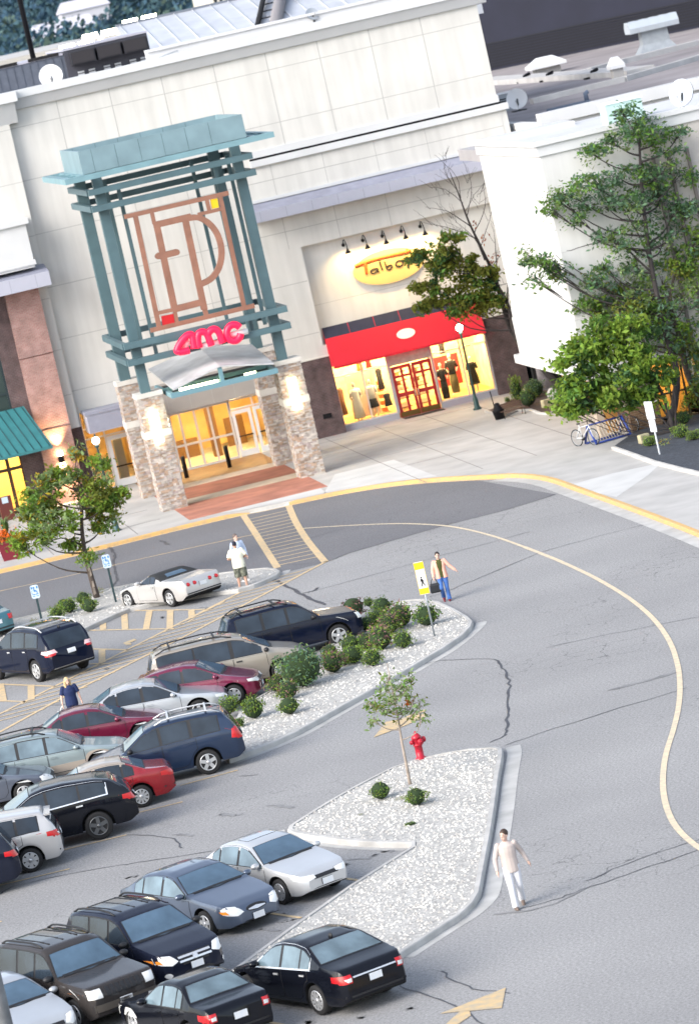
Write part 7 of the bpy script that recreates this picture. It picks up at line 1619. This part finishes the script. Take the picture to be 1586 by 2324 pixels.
for i in range(90):
    a = rnd.uniform(0, 6.3); r = rnd.uniform(.15, .6); hh = rnd.uniform(.7, 1.2); d = Vector((cos(a), sin(a), 0)); s = Vector((-sin(a), cos(a), 0))*.018; P = [Vector((0, 0, .9)), d*r*.4+Vector((0, 0, .9+hh*.7)), d*r+Vector((0, 0, .9+hh*.8))]
    g.add([P[0]-s, P[0]+s, P[1]+s, P[1]-s, P[2]], [(0, 1, 2, 3), (3, 2, 4)])
g.build('grass_blades', mat('blade_green', (.10, .17, .04), .6, island=.3), t, fix=False)
# cafe furniture and dark things behind the tree, by the left shop
q = G(22, 1180, .15); t = thing('menu_stand', q, 'dark red stand with a pale sheet before the lit left shop', 'stand'); g = MB(); g.box(-.3, .3, -.15, .15, 0, 1.1); g.build('stand', mat('stand_red', (.10, .018, .012), .5), t); g = MB(); g.box(-.14, .14, -.17, -.152, .8, 1.08); g.build('sheet', mat('sheet_blue', (.45, .55, .65), .5), t)
q = G(88, 1180, .15); t = thing('flower_planter', q, 'low orange flower pot half hidden behind the street tree', 'planter'); g = MB(); g.lathe([(.2, 0), (.28, .4), (.25, .4)], (0, 0, 0), 12); g.build('pot', TRIM, t)
g = MB()
for i in range(160): leaf(g, Vector((rnd.gauss(0, .18), rnd.gauss(0, .18), .55+rnd.gauss(0, .08))), .06, rnd, 0, .3)
g.build('flowers', mat('gold_petal', (.8, .26, .01), .6, island=.2), t, fix=False)
# bench, ash stand, bicycle, rack, boulders
q = G(1166, 945, .15); t = thing('bench', q, 'small slatted bench of dark metal and timber by the mulch bed', 'bench', rz=radians(8)); t.scale = (.75, .75, .75)
g = MB()
for k in range(4): g.box(-.75, .75, -.22+.12*k, -.13+.12*k, .43, .46)
g.build('seat', mat('bench_wood', (.10, .06, .045), .6), t); g = MB()
for k in range(3): g.box(-.75, .75, .27+.03*k, .3+.03*k, .56+.11*k, .64+.11*k)
g.build('backrest', mat('bench_wood', (.10, .06, .045), .6), t)
for s in (-1, 1): g = MB(); g.tube([(s*.66, -.22, 0), (s*.66, -.2, .42), (s*.66, .24, .42), (s*.66, .36, .88)], .022, 6); g.tube([(s*.66, .3, 0), (s*.66, .24, .42)], .022, 6); g.build('leg', BLACK, t)
q = G(1134, 951, .15); t = thing('waste_bin', q, 'black tapered bin with a tall thin pole by the bench', 'bin'); g = MB(); g.lathe([(.2, 0), (.27, .38), (.3, .4), (.27, .42), (.16, .6), (.1, .72), (.06, .74)], (0, 0, 0), 14); g.build('body', BLACK, t); g = MB(); g.tube([(-.1, .1, .4), (-.16, .1, 1.3)], .025, 6); g.build('pole', BLACK, t)
def bicycle(p, rz, frame, label, group=None):
    t = thing('bicycle', p, label, 'bicycle', group, rz); r = .34; fm = mat('cycle_%s' % label[:5], frame, .35)
    for x in (-.52, .52):
        g = MB(); n = 24
        ring = [(x+r*cos(2*pi*i/n), 0, r+r*sin(2*pi*i/n)) for i in range(n+1)]; g.tube(ring, .022, 6, cap=False); w = g.build('wheel', TYRE, t)
        g = MB()
        for i in range(10): a = 2*pi*i/10; g.tube([(x, 0, r), (x+.32*cos(a), 0, r+.32*sin(a))], .004, 4)
        g.tube([(x+(r-.03)*cos(2*pi*i/n), 0, r+(r-.03)*sin(2*pi*i/n)) for i in range(n+1)], .01, 5, cap=False); g.build('spokes', STEEL, w)
    g = MB()
    for a, b in (((-.52, .34), (-.18, .30)), ((-.52, .34), (-.22, .78)), ((-.18, .30), (-.24, .88)), ((-.18, .30), (.36, .78)), ((-.22, .76), (.34, .84)), ((.34, .86), (.52, .34))): g.tube([(a[0], 0, a[1]), (b[0], 0, b[1])], .022, 6)
    g.build('frame', fm, t)
    g = MB(); g.ball((-.25, 0, .92), (.13, .06, .035), 8, 6); g.build('saddle', TRIM, t)
    g = MB(); g.tube([(.34, 0, .86), (.32, 0, .98), (.34, 0, 1.0)], .018, 6); g.tube([(.30, -.28, 1.0), (.36, 0, 1.0), (.30, .28, 1.0)], .016, 6); g.build('handlebar', TRIM, t)
    g = MB(); g.lathe([(.09, -.01), (.09, .01), (.02, .012)], (-.18, .05, .30), 12, axis='y'); g.tube([(-.18, -.05, .3), (-.14, -.05, .15)], .012, 5); g.tube([(-.18, .05, .3), (-.22, .05, .45)], .012, 5); g.build('crank', TRIM, t)
    return t
q = G(1331, 1011, .15); bicycle(q, radians(-62), (.62, .64, .66), 'white bicycle standing at the left end of the blue rack')
q = G(1420, 982, .15); bicycle(q, radians(-60), (.05, .05, .07), 'dark bicycle standing at the far right end of the blue rack')
q0, q1 = G(1352, 1010, .15), G(1430, 988, .15); BL = mat('rack_blue', (.02, .055, .30), .4)
t = thing('bicycle_rack', q0, 'blue steel bicycle rack with pale bars before the brown brick base', 'bicycle rack'); d = (q1-q0); L = d.length; t.rotation_euler = (0, 0, atan2(d.y, d.x))
g = MB(); g.tube([(0, 0, .06), (L, 0, .06)], .045, 8); g.tube([(0, .45, .8), (L, .45, .8)], .035, 8); g.tube([(0, .9, .06), (L, .9, .06)], .045, 8)
for x in (0, L): g.tube([(x, -.05, .05), (x, .45, .8), (x, .95, .05)], .045, 8)
g.build('frame', BL, t); g = MB(); n = 12
for i in range(1, n): x = L*i/n; g.tube([(x, 0, .08), (x, .45, .8)], .018, 5)
g.build('bars', mat('rack_pale', (.55, .50, .42), .5), t)
def boulder(x, y, r, zz, label, m_, sq=.8):
    b = G(x, y, zz); k = r/(F0/b.length); rnd = random.Random(int(x)); bm = bmesh.new(); bmesh.ops.create_icosphere(bm, subdivisions=3, radius=1)
    off = [(Vector((rnd.gauss(0, 1), rnd.gauss(0, 1), rnd.gauss(0, 1))).normalized(), rnd.uniform(.55, .9)) for _ in range(9)]
    for v in bm.verts:
        for n_, d_ in off:
            e = v.co.dot(n_)-d_
            if e > 0: v.co -= n_*e*.8
        v.co = Vector((v.co.x*k, v.co.y*k, v.co.z*k*sq+k*sq*.6))
    me = bpy.data.meshes.new('boulder'); bm.to_mesh(me); bm.free(); me.materials.append(m_); o = bpy.data.objects.new('boulder', me); COL.objects.link(o); o.location = b; tag(o, label, 'boulder')
RK = mat('boulder_pink', (.46, .38, .34), .9, var=.25, vscale=3, bump=.5, bscale=9); RY = mat('block_yellow', (.42, .38, .24), .9, var=.2, vscale=4, bump=.4)
boulder(1207, 897, 21, .19, 'rounded pinkish boulder behind the blue green bush', RK); boulder(1288, 920, 24, .15, 'large pale boulder partly under the maple leaves', RK); boulder(1258, 905, 16, .19, 'white boulder left of the maple leaves', mat('boulder_white', (.55, .53, .50), .9, var=.2, vscale=3), 1.1)
for x, y, lb in ((1241, 924, 'squarish yellow stone block in the mulch bed'), (1462, 1005, 'squarish yellow stone block in the slate bed')):
    b = G(x, y, .2); t = thing('stone_block', b, lb, 'stone'); g = MB(); g.box(-.22, .22, -.14, .14, 0, .36, rz=.3); o = g.build('block', RY, t); md = o.modifiers.new('bevel', 'BEVEL'); md.width = .04; md.segments = 2
# lamp mast at the lower left corner, close to the camera
d = ray(12, 2300); Y = 86.0; a = FY(22, 2324, Y)
t = thing('lamp_mast', (a.x-.09, Y, 0), 'thick grey lamp mast rising at the lower left corner', 'mast'); g = MB(); hz_ = FY(-2, 2105, Y).z
g.lathe([(.17, 0), (.165, hz_+.2), (.08, hz_+.35), (.02, hz_+.4)], (0, 0, 0), 14); g.build('shaft', mat('mast_grey', (.16, .17, .18), .6, var=.25, vscale=3), t)
# ================================================================== people
SKIN = mat('skin', (.50, .30, .22), .6); SKIN_L = mat('skin_light', (.60, .40, .32), .6)
def loft(g, secs, n=14):
    """secs = (x, y, z, half depth, half width)"""
    vs = []
    for x, y, z, a, b in secs:
        for j in range(n): t = 2*pi*j/n; vs.append((x+a*cos(t), y+b*sin(t), z))
    k = len(secs); g.add(vs, [(i*n+j, i*n+(j+1) % n, (i+1)*n+(j+1) % n, (i+1)*n+j) for i in range(k-1) for j in range(n)]+[tuple(range(n-1, -1, -1)), tuple(range((k-1)*n, k*n))], 0, True)
def chain(g, pts, rs, n=10):
    g.tube(spline(pts, 3) if len(pts) > 2 else pts, None or [rs[0]+(rs[-1]-rs[0])*i/max(1, (len(pts)-1)*3) if len(rs) == 2 else 0 for i in range((len(pts)-1)*3+1)] if len(pts) > 2 else list(rs), n)
    for p, r in ((pts[0], rs[0]), (pts[-1], rs[-1])): g.ball(tuple(p), r, 10, 7)
def remesh(o, vox=.012, it=3):
    m = o.modifiers.new('remesh', 'REMESH'); m.mode = 'VOXEL'; m.voxel_size = vox; m.use_smooth_shade = True
    s = o.modifiers.new('smooth', 'SMOOTH'); s.iterations = it; s.factor = .5
    return o
def limb3(g, a, b, c, r):
    a, b, c = Vector(a), Vector(b), Vector(c)
    g.tube([a, a.lerp(b, .5), b], [r[0], (r[0]+r[1])*.52, r[1]], 10); g.ball(tuple(b), r[1], 10, 7); g.tube([b, b.lerp(c, .35), c], [r[1], (r[1]*1.04+r[2]*.0), r[2]], 10); g.ball(tuple(a), r[0], 10, 7); g.ball(tuple(c), r[2], 10, 7)
def hand(g, e, w, sg, curl=.6):
    e, w = Vector(e), Vector(w); d = (w-e).normalized(); side = Vector((1, 0, 0))-d*d.x; side.normalize(); inn = Vector((0, -sg, 0))-d*(d.y*-sg); inn = (inn-side*inn.dot(side)).normalized()
    pc = w+d*.05; g.tube([w, w+d*.03, w+d*.085], [.024, .034, .032], 8); g.ball(tuple(pc), (.034, .03, .045), 8, 6)
    for i, L in enumerate((.062, .072, .068, .052)):
        b = w+d*.085+side*(.027-.018*i); m = b+d*L*.5+inn*L*.12*curl; t = m+d*L*.38*(1-.5*curl)+inn*L*.42*curl; g.tube([b-d*.015, b, m, t], [.0105, .0105, .0095, .008], 6); g.ball(tuple(t), .008, 6, 5)
    b = w+d*.03+side*.028; g.tube([b, b+side*.022+d*.03, b+side*.02+d*.058+inn*.012], [.013, .0115, .009], 6)
def person(label, P, head_deg, h, pose, cl, hair, skin=SKIN_L, turn=0, nod=0, z=0.0, group=None, bulk=1.0):
    t = thing('person', Vector((P.x, P.y, z)), label, 'person', group, radians(head_deg)); k = h/1.76
    J = dict(hipL=(0, .095, .92), hipR=(0, -.095, .92), shL=(0, .185, 1.43), shR=(0, -.185, 1.43)); J.update(pose)
    if bulk > 1: J['shL'] = (0, .20, 1.43); J['shR'] = (0, -.20, 1.43)
    dz = pose.get('drop', 0)
    lean = pose.get('lean', 0)
    def q(n): return Vector(J[n])
    hc = Vector((.025+lean, 0, 1.625)); Rz = Matrix.Rotation(radians(turn), 3, 'Z') @ Matrix.Rotation(radians(nod), 3, 'Y')
    B = bulk
    # body
    g = MB(); loft(g, [(0, 0, .86, .10*B, .15*B), (0, 0, .98, .108*B, .165*B), (lean*.4, 0, 1.12, .098*B, .145*B), (lean*.7, 0, 1.28, .112*B, .17*B), (lean, 0, 1.40, .10, .17), (lean, 0, 1.47, .06, .09)])
    g.tube([(lean, 0, 1.40), (lean+.01, 0, 1.50), hc-Vector((.02, 0, .04))], [.062, .056, .058], 10)
    def hp(v): return tuple(hc+Rz @ Vector(v))
    def hball(c, r):
        o = len(g.v); g.ball((0, 0, 0), r, 12, 9); g.v[o:] = [hp(Vector(v)+Vector(c)) for v in g.v[o:]]
    hball((0, 0, .02), (.098, .076, .108)); hball((.028, 0, -.055), (.062, .055, .06)); hball((.098, 0, -.012), (.018, .012, .024)); hball((.082, 0, -.06), (.014, .026, .01))
    for s in (-1, 1): hball((-.005, .078*s, -.005), (.02, .01, .032))
    for s, n in ((1, 'L'), (-1, 'R')):
        limb3(g, q('sh'+n)+Vector((lean, 0, 0)), q('el'+n), q('wr'+n), (.052, .040, .027)); hand(g, q('el'+n), q('wr'+n), s, pose.get('curl'+n, .6))
        limb3(g, q('hip'+n), q('kn'+n), q('an'+n), (.085, .056, .038))
        a = q('an'+n); f = Vector((cos(radians(pose.get('toe'+n, 0))), sin(radians(pose.get('toe'+n, 0))), pose.get('pitch'+n, 0))); g.tube([a-f*.04+Vector((0, 0, -.03)), a+f*.05+Vector((0, 0, -.05)), a+f*.15+Vector((0, 0, -.065))], [.038, .04, .028], 8)
    g.v = [(x*k, y*k, zz*k) for x, y, zz in g.v]; remesh(g.build('body', skin, t), .0115, 2)
    # face marks
    g = MB()
    for s in (-1, 1): o = len(g.v); g.ball((0, 0, 0), (.006, .014, .007), 8, 6); g.v[o:] = [hp(Vector(v)+Vector((.088, .032*s, .018))) for v in g.v[o:]]; o = len(g.v); g.ball((0, 0, 0), (.006, .022, .005), 8, 5); g.v[o:] = [hp(Vector(v)+Vector((.09, .034*s, .042))) for v in g.v[o:]]
    o = len(g.v); g.ball((0, 0, 0), (.005, .022, .005), 8, 5); g.v[o:] = [hp(Vector(v)+Vector((.094, 0, -.064))) for v in g.v[o:]]
    g.v = [(x*k, y*k, zz*k) for x, y, zz in g.v]; g.build('face', mat('face_marks', (.10, .045, .035), .7), t)
    # hair
    g = MB(); rx = (.106, .088, .10)
    o = len(g.v); g.ball((0, 0, 0), rx, 14, 10); g.v[o:] = [hp(Vector(v)+Vector((-.022, 0, .052))) for v in g.v[o:]]
    if hair[1] == 'long':
        for a, b_, c_ in (((-.06, 0, .0), (-.07, 0, -.13), (-.06, 0, -.24)), ((-.01, .075, .02), (-.01, .085, -.12), (.02, .09, -.25)), ((-.01, -.075, .02), (-.01, -.085, -.12), (.02, -.09, -.25))): g.tube([hp(a), hp(b_), hp(c_)], [.055, .05, .025], 8)
    elif hair[1] == 'tied': o = len(g.v); g.ball((0, 0, 0), (.05, .05, .05), 10, 7); g.v[o:] = [hp(Vector(v)+Vector((-.12, 0, .02))) for v in g.v[o:]]
    elif hair[1] == 'cap':
        g.add([hp(v) for v in ((.07, -.07, .06), (.07, .07, .06), (.17, .05, .045), (.17, -.05, .045), (.07, -.07, .075), (.07, .07, .075), (.17, .05, .058), (.17, -.05, .058))], [(3, 2, 1, 0), (4, 5, 6, 7), (0, 1, 5, 4), (1, 2, 6, 5), (2, 3, 7, 6), (3, 0, 4, 7)])
    g.v = [(x*k, y*k, zz*k) for x, y, zz in g.v]; remesh(g.build('cap' if hair[1] == 'cap' else 'hair', hair[0], t), .012, 2)
    # clothes
    for c in cl:
        g = MB(); kind, m_ = c[0], c[1]
        if kind in ('shirt', 'tshirt', 'jacket', 'vest'):
            lo = c[2] if len(c) > 2 else .84; e = .014 if kind == 'vest' else .022; e = .034 if kind == 'jacket' else e
            loft(g, [(0, 0, lo, .118*B+e, .172*B+e), (0, 0, .98, .114*B+e, .168*B+e), (lean*.4, 0, 1.12, .106*B+e, .155*B+e), (lean*.7, 0, 1.28, .118*B+e, .176*B+e), (lean, 0, 1.40, .105+e, .18+e*.7), (lean, 0, 1.475, .066+e*.5, .10+e*.5), (lean, 0, 1.50, .055+e*.4, .065+e*.4)])
            if kind != 'vest':
                for n in 'LR':
                    a, b_, w_ = q('sh'+n)+Vector((lean, 0, 0)), q('el'+n), q('wr'+n)
                    if kind == 'tshirt': f = a.lerp(b_, .82); g.ball(tuple(a), .072, 10, 7); g.tube([a, f], [.074, .08], 10)
                    else: r = .012 if kind == 'shirt' else .016; g.ball(tuple(a), .066, 10, 7); g.tube([a, b_], [.066, .054+r*.4], 10); g.ball(tuple(b_), .054+r*.4, 10, 7); g.tube([b_, w_], [.054+r*.4, .042], 10)
        elif kind in ('trousers', 'shorts'):
            loft(g, [(0, 0, .80, .06, .10), (0, 0, .86, .125*B, .175*B), (0, 0, .98, .122*B, .172*B), (0, 0, 1.04, .112*B, .16*B)])
            for n in 'LR':
                a, b_, w_ = q('hip'+n), q('kn'+n), q('an'+n); wd = c[2] if len(c) > 2 else 1
                g.ball(tuple(a), .105*B, 10, 7)
                if kind == 'shorts': f = b_+Vector((0, 0, -.03)); g.tube([a, a.lerp(f, .5), f], [.108*B, .105*B, .098*B], 10)
                else: g.tube([a, a.lerp(b_, .5), b_], [.105*B, .09*wd, .072*wd], 10); g.ball(tuple(b_), .072*wd, 10, 7); e = w_+(w_-b_).normalized()*.035; g.tube([b_, b_.lerp(e, .5), e], [.072*wd, .07*wd, .075*wd], 10)
        elif kind == 'shoes':
            for n in 'LR':
                a = q('an'+n); f = Vector((cos(radians(pose.get('toe'+n, 0))), sin(radians(pose.get('toe'+n, 0))), pose.get('pitch'+n, 0))); g.tube([a-f*.07+Vector((0, 0, -.035)), a-f*.02+Vector((0, 0, -.04)), a+f*.08+Vector((0, 0, -.055)), a+f*.19+Vector((0, 0, -.066))], [.036, .05, .047, .026], 10)
        elif kind == 'open':           # cardigan: two front halves and sleeves
            for s, n in ((1, 'L'), (-1, 'R')):
                loft(g, [(-.005, s*.11, .84, .15, .115), (-.005, s*.105, 1.0, .14, .10), (-.005, s*.10, 1.15, .13, .09), (-.01, s*.11, 1.35, .125, .095), (-.015, s*.10, 1.47, .08, .07)])
                a, b_, w_ = q('sh'+n), q('el'+n), q('wr'+n); g.ball(tuple(a), .068, 10, 7); g.tube([a, b_], [.07, .062], 10); g.ball(tuple(b_), .062, 10, 7); g.tube([b_, w_], [.062, .05], 10)
            loft(g, [(-.075, 0, .84, .07, .16), (-.075, 0, 1.15, .065, .14), (-.075, 0, 1.4, .06, .14)])
        g.v = [(x*k, y*k, zz*k) for x, y, zz in g.v]; remesh(g.build({'open': 'cardigan'}.get(kind, kind), m_, t), .014, 3)
    return t, k
def world(t, v): c, s = cos(t.rotation_euler.z), sin(t.rotation_euler.z); return Vector((t.location.x+v[0]*c-v[1]*s, t.location.y+v[0]*s+v[1]*c, t.location.z+v[2]))
cloth = lambda n, c, **k: mat('wear_'+n, c, .85, bump=.25, bscale=14, **k)
HB, HBR, HBL, HGR = mat('hair_black', (.018, .012, .010), .6), mat('hair_brown', (.05, .028, .018), .6), mat('hair_blond', (.55, .40, .20), .55), mat('hair_grey', (.12, .09, .08), .6)
# man in white, walking towards the camera, looking to his right
a, b = G(1166, 2066), G(1191, 2050)
person('man in loose white trousers and pale shirt striding along the lane by the pointed island', (a+b)/2, -96, 1.83,
       dict(knR=(.16, -.09, .50), anR=(.20, -.09, .085), knL=(.02, .10, .49), anL=(-.22, .11, .13), pitchL=-.45, toeR=8, elR=(.03, -.30, 1.15), wrR=(.10, -.31, .90), elL=(-.12, .31, 1.17), wrL=(-.10, .40, .93), lean=.02),
       [('shirt', cloth('pale_pink', (.50, .43, .40)), .80), ('trousers', cloth('white', (.66, .66, .69)), 1.05), ('shoes', cloth('tan_shoe', (.16, .12, .10)))], (HBR, 'short'), SKIN_L, turn=-38)
# woman with handbag
p = G(1015, 1364)
w1, k = person('woman with salmon cardigan, olive top and blue jeans walking past the planted island', p, -100, 1.70,
       dict(knL=(.05, .09, .50), anL=(.02, .09, .085), knR=(.17, -.10, .52), anR=(-.14, -.09, .17), pitchR=-.6, elR=(.0, -.27, 1.16), wrR=(.09, -.29, .92), elL=(.02, .33, 1.20), wrL=(.06, .50, 1.02), curlR=1.0),
       [('vest', cloth('olive_top', (.055, .065, .012)), .86), ('open', cloth('salmon', (.80, .42, .32))), ('trousers', cloth('denim', (.06, .15, .42), var=.3, vscale=5), 1.0), ('shoes', cloth('dark_shoe', (.16, .02, .03)))], (HB, 'tied'), SKIN_L)
hb = world(w1, (.10, -.30, .80)); t = thing('handbag', hb-Vector((0, 0, .42)), 'black handbag in the hand of the woman in the salmon cardigan', 'handbag', rz=w1.rotation_euler.z)
g = MB(); g.add([(sx*a_, sy*b_, z) for a_, b_, z in ((.06, .15, 0), (.085, .18, .04), (.08, .17, .25), (.04, .14, .32)) for sx, sy in ((-1, -1), (1, -1), (1, 1), (-1, 1))], [(4*i+j, 4*i+(j+1) % 4, 4*i+4+(j+1) % 4, 4*i+4+j) for i in range(3) for j in range(4)]+[(3, 2, 1, 0), (12, 13, 14, 15)]); o = g.build('body', mat('bag_black', (.012, .014, .018), .45), t)
g = MB(); g.tube(spline([(0, -.10, .30), (0, -.08, .42), (0, .0, .47), (0, .08, .42), (0, .10, .30)], 4), .012, 6); g.build('strap', BLACK, t)
# two men talking at the island tip
p = G(555, 1337)
person('man seen from behind in cream shirt, camouflage shorts and dark cap by the sports car', p, 82, 1.80,
       dict(knL=(.02, .12, .50), anL=(0, .14, .085), knR=(.02, -.12, .50), anR=(-.02, -.13, .085), toeR=-20, toeL=6, elL=(.05, .33, 1.17), wrL=(.24, .12, 1.10), elR=(.05, -.33, 1.17), wrR=(.24, -.10, 1.06), lean=.03),
       [('tshirt', cloth('cream', (.80, .79, .64)), .80), ('shorts', mat('wear_camo', (.035, .04, .028), .9, col2=(.22, .23, .18), vscale=9, detail=2)), ('shoes', cloth('white_shoe', (.80, .80, .80)))], (mat('cap_navy', (.012, .014, .03), .7), 'cap'), SKIN, turn=0, bulk=1.22)
p = G(556.5, 1319, .125)
person('man with receding dark hair in light blue shirt facing the man in the cream shirt', p, -72, 1.80,
       dict(knL=(.02, .10, .50), anL=(0, .10, .085), knR=(.02, -.10, .50), anR=(-.02, -.10, .085), elL=(.0, .27, 1.16), wrL=(.06, .27, .90), elR=(-.02, -.27, 1.16), wrR=(.05, -.27, .90)),
       [('shirt', cloth('light_blue', (.52, .60, .76)), .82), ('trousers', cloth('khaki', (.40, .37, .33))), ('shoes', cloth('white_shoe', (.80, .80, .80)))], (HGR, 'short'), SKIN_L, turn=18, z=.125)
# woman in navy among the cars
p = G(178, 1654)
w2, k = person('woman with long blond hair in navy top and trousers behind the pale silver saloon', p, -88, 1.68,
       dict(knL=(.10, .09, .50), anL=(.14, .09, .085), knR=(.04, -.09, .50), anR=(-.12, -.09, .10), elR=(.0, -.29, 1.16), wrR=(.06, -.32, .90), elL=(.0, .28, 1.16), wrL=(.04, .32, .90), curlR=1),
       [('tshirt', cloth('navy', (.010, .022, .085)), .82), ('trousers', cloth('navy2', (.008, .014, .055)), 1.1), ('shoes', cloth('white_shoe', (.8, .8, .8)))], (HBL, 'long'), SKIN_L, turn=14, bulk=1.12)
hb = world(w2, (.08, -.34, .78)); t = thing('shopping_bag', hb-Vector((0, 0, .42)), 'white shopping bag in the hand of the woman in navy', 'shopping bag', rz=w2.rotation_euler.z)
g = MB(); g.add([(sx*a_, sy*b_, z) for a_, b_, z in ((.06, .13, 0), (.09, .17, .1), (.06, .16, .34)) for sx, sy in ((-1, -1), (1, -1), (1, 1), (-1, 1))], [(4*i+j, 4*i+(j+1) % 4, 4*i+4+(j+1) % 4, 4*i+4+j) for i in range(2) for j in range(4)]+[(3, 2, 1, 0), (8, 9, 10, 11)]); o = g.build('body', mat('bag_white', (.75, .77, .76), .6), t)
g = MB(); g.box(.083, .095, -.06, .06, .08, .2); g.build('print', mat('bag_print', (.20, .30, .25), .6), t)
g = MB(); g.tube(spline([(0, -.08, .33), (0, 0, .47), (0, .08, .33)], 4), .012, 6); g.build('handle', mat('bag_white', (.75, .77, .76), .6), t)
# dummies in the shop windows
def mannequin(x, y, z, h, rz, parts, label):
    t = thing('mannequin', (x, y, z), label, 'mannequin', rz=radians(rz)); k = h/1.76; dm = mat('dummy_white', (.75, .70, .60), .5)
    g = MB(); loft(g, [(0, 0, .86, .09, .14), (0, 0, 1.0, .09, .14), (0, 0, 1.12, .08, .115), (0, 0, 1.28, .1, .15), (0, 0, 1.42, .08, .15), (0, 0, 1.48, .04, .05), (0, 0, 1.54, .04, .04)], 12); g.ball((0, 0, 1.63), (.09, .075, .12), 10, 8)
    for s in (1, -1): limb3(g, (0, s*.17, 1.40), (0, s*.25, 1.12), (.14, s*.18, .98), (.045, .035, .025)); limb3(g, (0, s*.08, .90), (.02, s*.09, .48), (0, s*.09, .06), (.075, .05, .035))
    g.lathe([(.2, .0), (.2, .02), (.02, .03)], (0, 0, 0), 14)
    g.v = [(a*k, b*k, c*k) for a, b, c in g.v]; g.build('figure', dm, t)
    for nme, m_, secs, slv in parts:
        g = MB(); loft(g, secs, 14)
        if slv:
            for s in (1, -1): g.tube([(0, s*.17, 1.41), (0, s*.25, 1.12)], [.07, .06], 8)
        g.v = [(a*k, b*k, c*k) for a, b, c in g.v]; g.build(nme, m_, t)
CW, CB, CR_, CO = mat('dummy_cream_cloth', (.85, .82, .74), .8), CL[0], CL[2], CL[3]
coat = [(0, 0, .12, .17, .26), (0, 0, .7, .15, .23), (0, 0, 1.1, .11, .16), (0, 0, 1.3, .13, .19), (0, 0, 1.45, .08, .16)]
top = [(0, 0, .86, .13, .18), (0, 0, 1.1, .105, .145), (0, 0, 1.3, .125, .18), (0, 0, 1.45, .08, .15)]; skirt = [(0, 0, .45, .17, .24), (0, 0, .7, .15, .21), (0, 0, 1.03, .10, .14)]; legs = [(0, 0, .06, .10, .17), (0, 0, .5, .11, .19), (0, 0, 1.0, .11, .155)]
yy0 = YW+.95
mannequin(30.95, yy0, .42, 1.85, -85, [('coat', CW, coat, True)], 'mannequin in a long white coat in the left shop window')
mannequin(31.72, yy0+.05, .42, 1.80, -95, [('top', CW, top, True), ('skirt', CB, skirt, False)], 'mannequin in white top and black skirt in the left shop window')
mannequin(35.15, yy0, .42, 1.78, -80, [('top', CB, top, True), ('trousers', CB, legs, False)], 'front mannequin dressed all in black in the right shop window')
mannequin(35.72, yy0+.35, .55, 1.95, -95, [('top', CB, top, True), ('skirt', CO, legs, False)], 'raised mannequin in black top and olive skirt')
mannequin(36.62, yy0+.1, .42, 1.75, -90, [('coat', CB, [(0, 0, .4, .17, .26)]+coat[1:], True)], 'mannequin in a black coat at the right end of the shop window')
# ================================================================== light
w = bpy.data.worlds.new('World'); SC.world = w; w.use_nodes = True
nt = w.node_tree; bg = nt.nodes['Background']
sky = nt.nodes.new('ShaderNodeTexSky'); sky.sky_type = 'NISHITA'; sky.sun_disc = False
SUN_EL, SUN_AZ = radians(32), radians(-62)       # low soft light from the left, a little from the camera's side
sky.sun_elevation = SUN_EL; sky.sun_rotation = pi+SUN_AZ+pi if False else SUN_AZ
sky.air_density = 1.0; sky.dust_density = 2.0; sky.ozone_density = 1.0
hs_ = nt.nodes.new('ShaderNodeHueSaturation'); hs_.inputs['Saturation'].default_value = .62; nt.links.new(sky.outputs[0], hs_.inputs['Color']); nt.links.new(hs_.outputs[0], bg.inputs[0]); bg.inputs[1].default_value = .13
sl = bpy.data.lights.new('sun', 'SUN'); sl.energy = 1.15; sl.angle = radians(38); sl.color = (1, .95, .88)
so = bpy.data.objects.new('sun', sl); COL.objects.link(so)
sd = Vector((sin(-SUN_AZ)*cos(SUN_EL)*-1, -cos(SUN_AZ)*cos(SUN_EL)*1.0, sin(SUN_EL)))   # towards the sun
so.rotation_euler = (-sd).to_track_quat('-Z', 'Y').to_euler()
sky.sun_rotation = atan2(sd.x, sd.y)
vs_ = SC.view_settings
vs_.view_transform = 'Standard'; vs_.look = 'None'; vs_.exposure = 1.5; vs_.gamma = 1.0; vs_.use_curve_mapping = False
SC.display_settings.display_device = 'sRGB'
SC.cycles.max_bounces = 6; SC.cycles.diffuse_bounces = 3; SC.cycles.glossy_bounces = 3; SC.cycles.transparent_max_bounces = 8
SC.cycles.caustics_reflective = False; SC.cycles.caustics_refractive = False
SC.cycles.sample_clamp_indirect = 6
SC.cycles.use_denoising = True
bpy.context.view_layer.update()
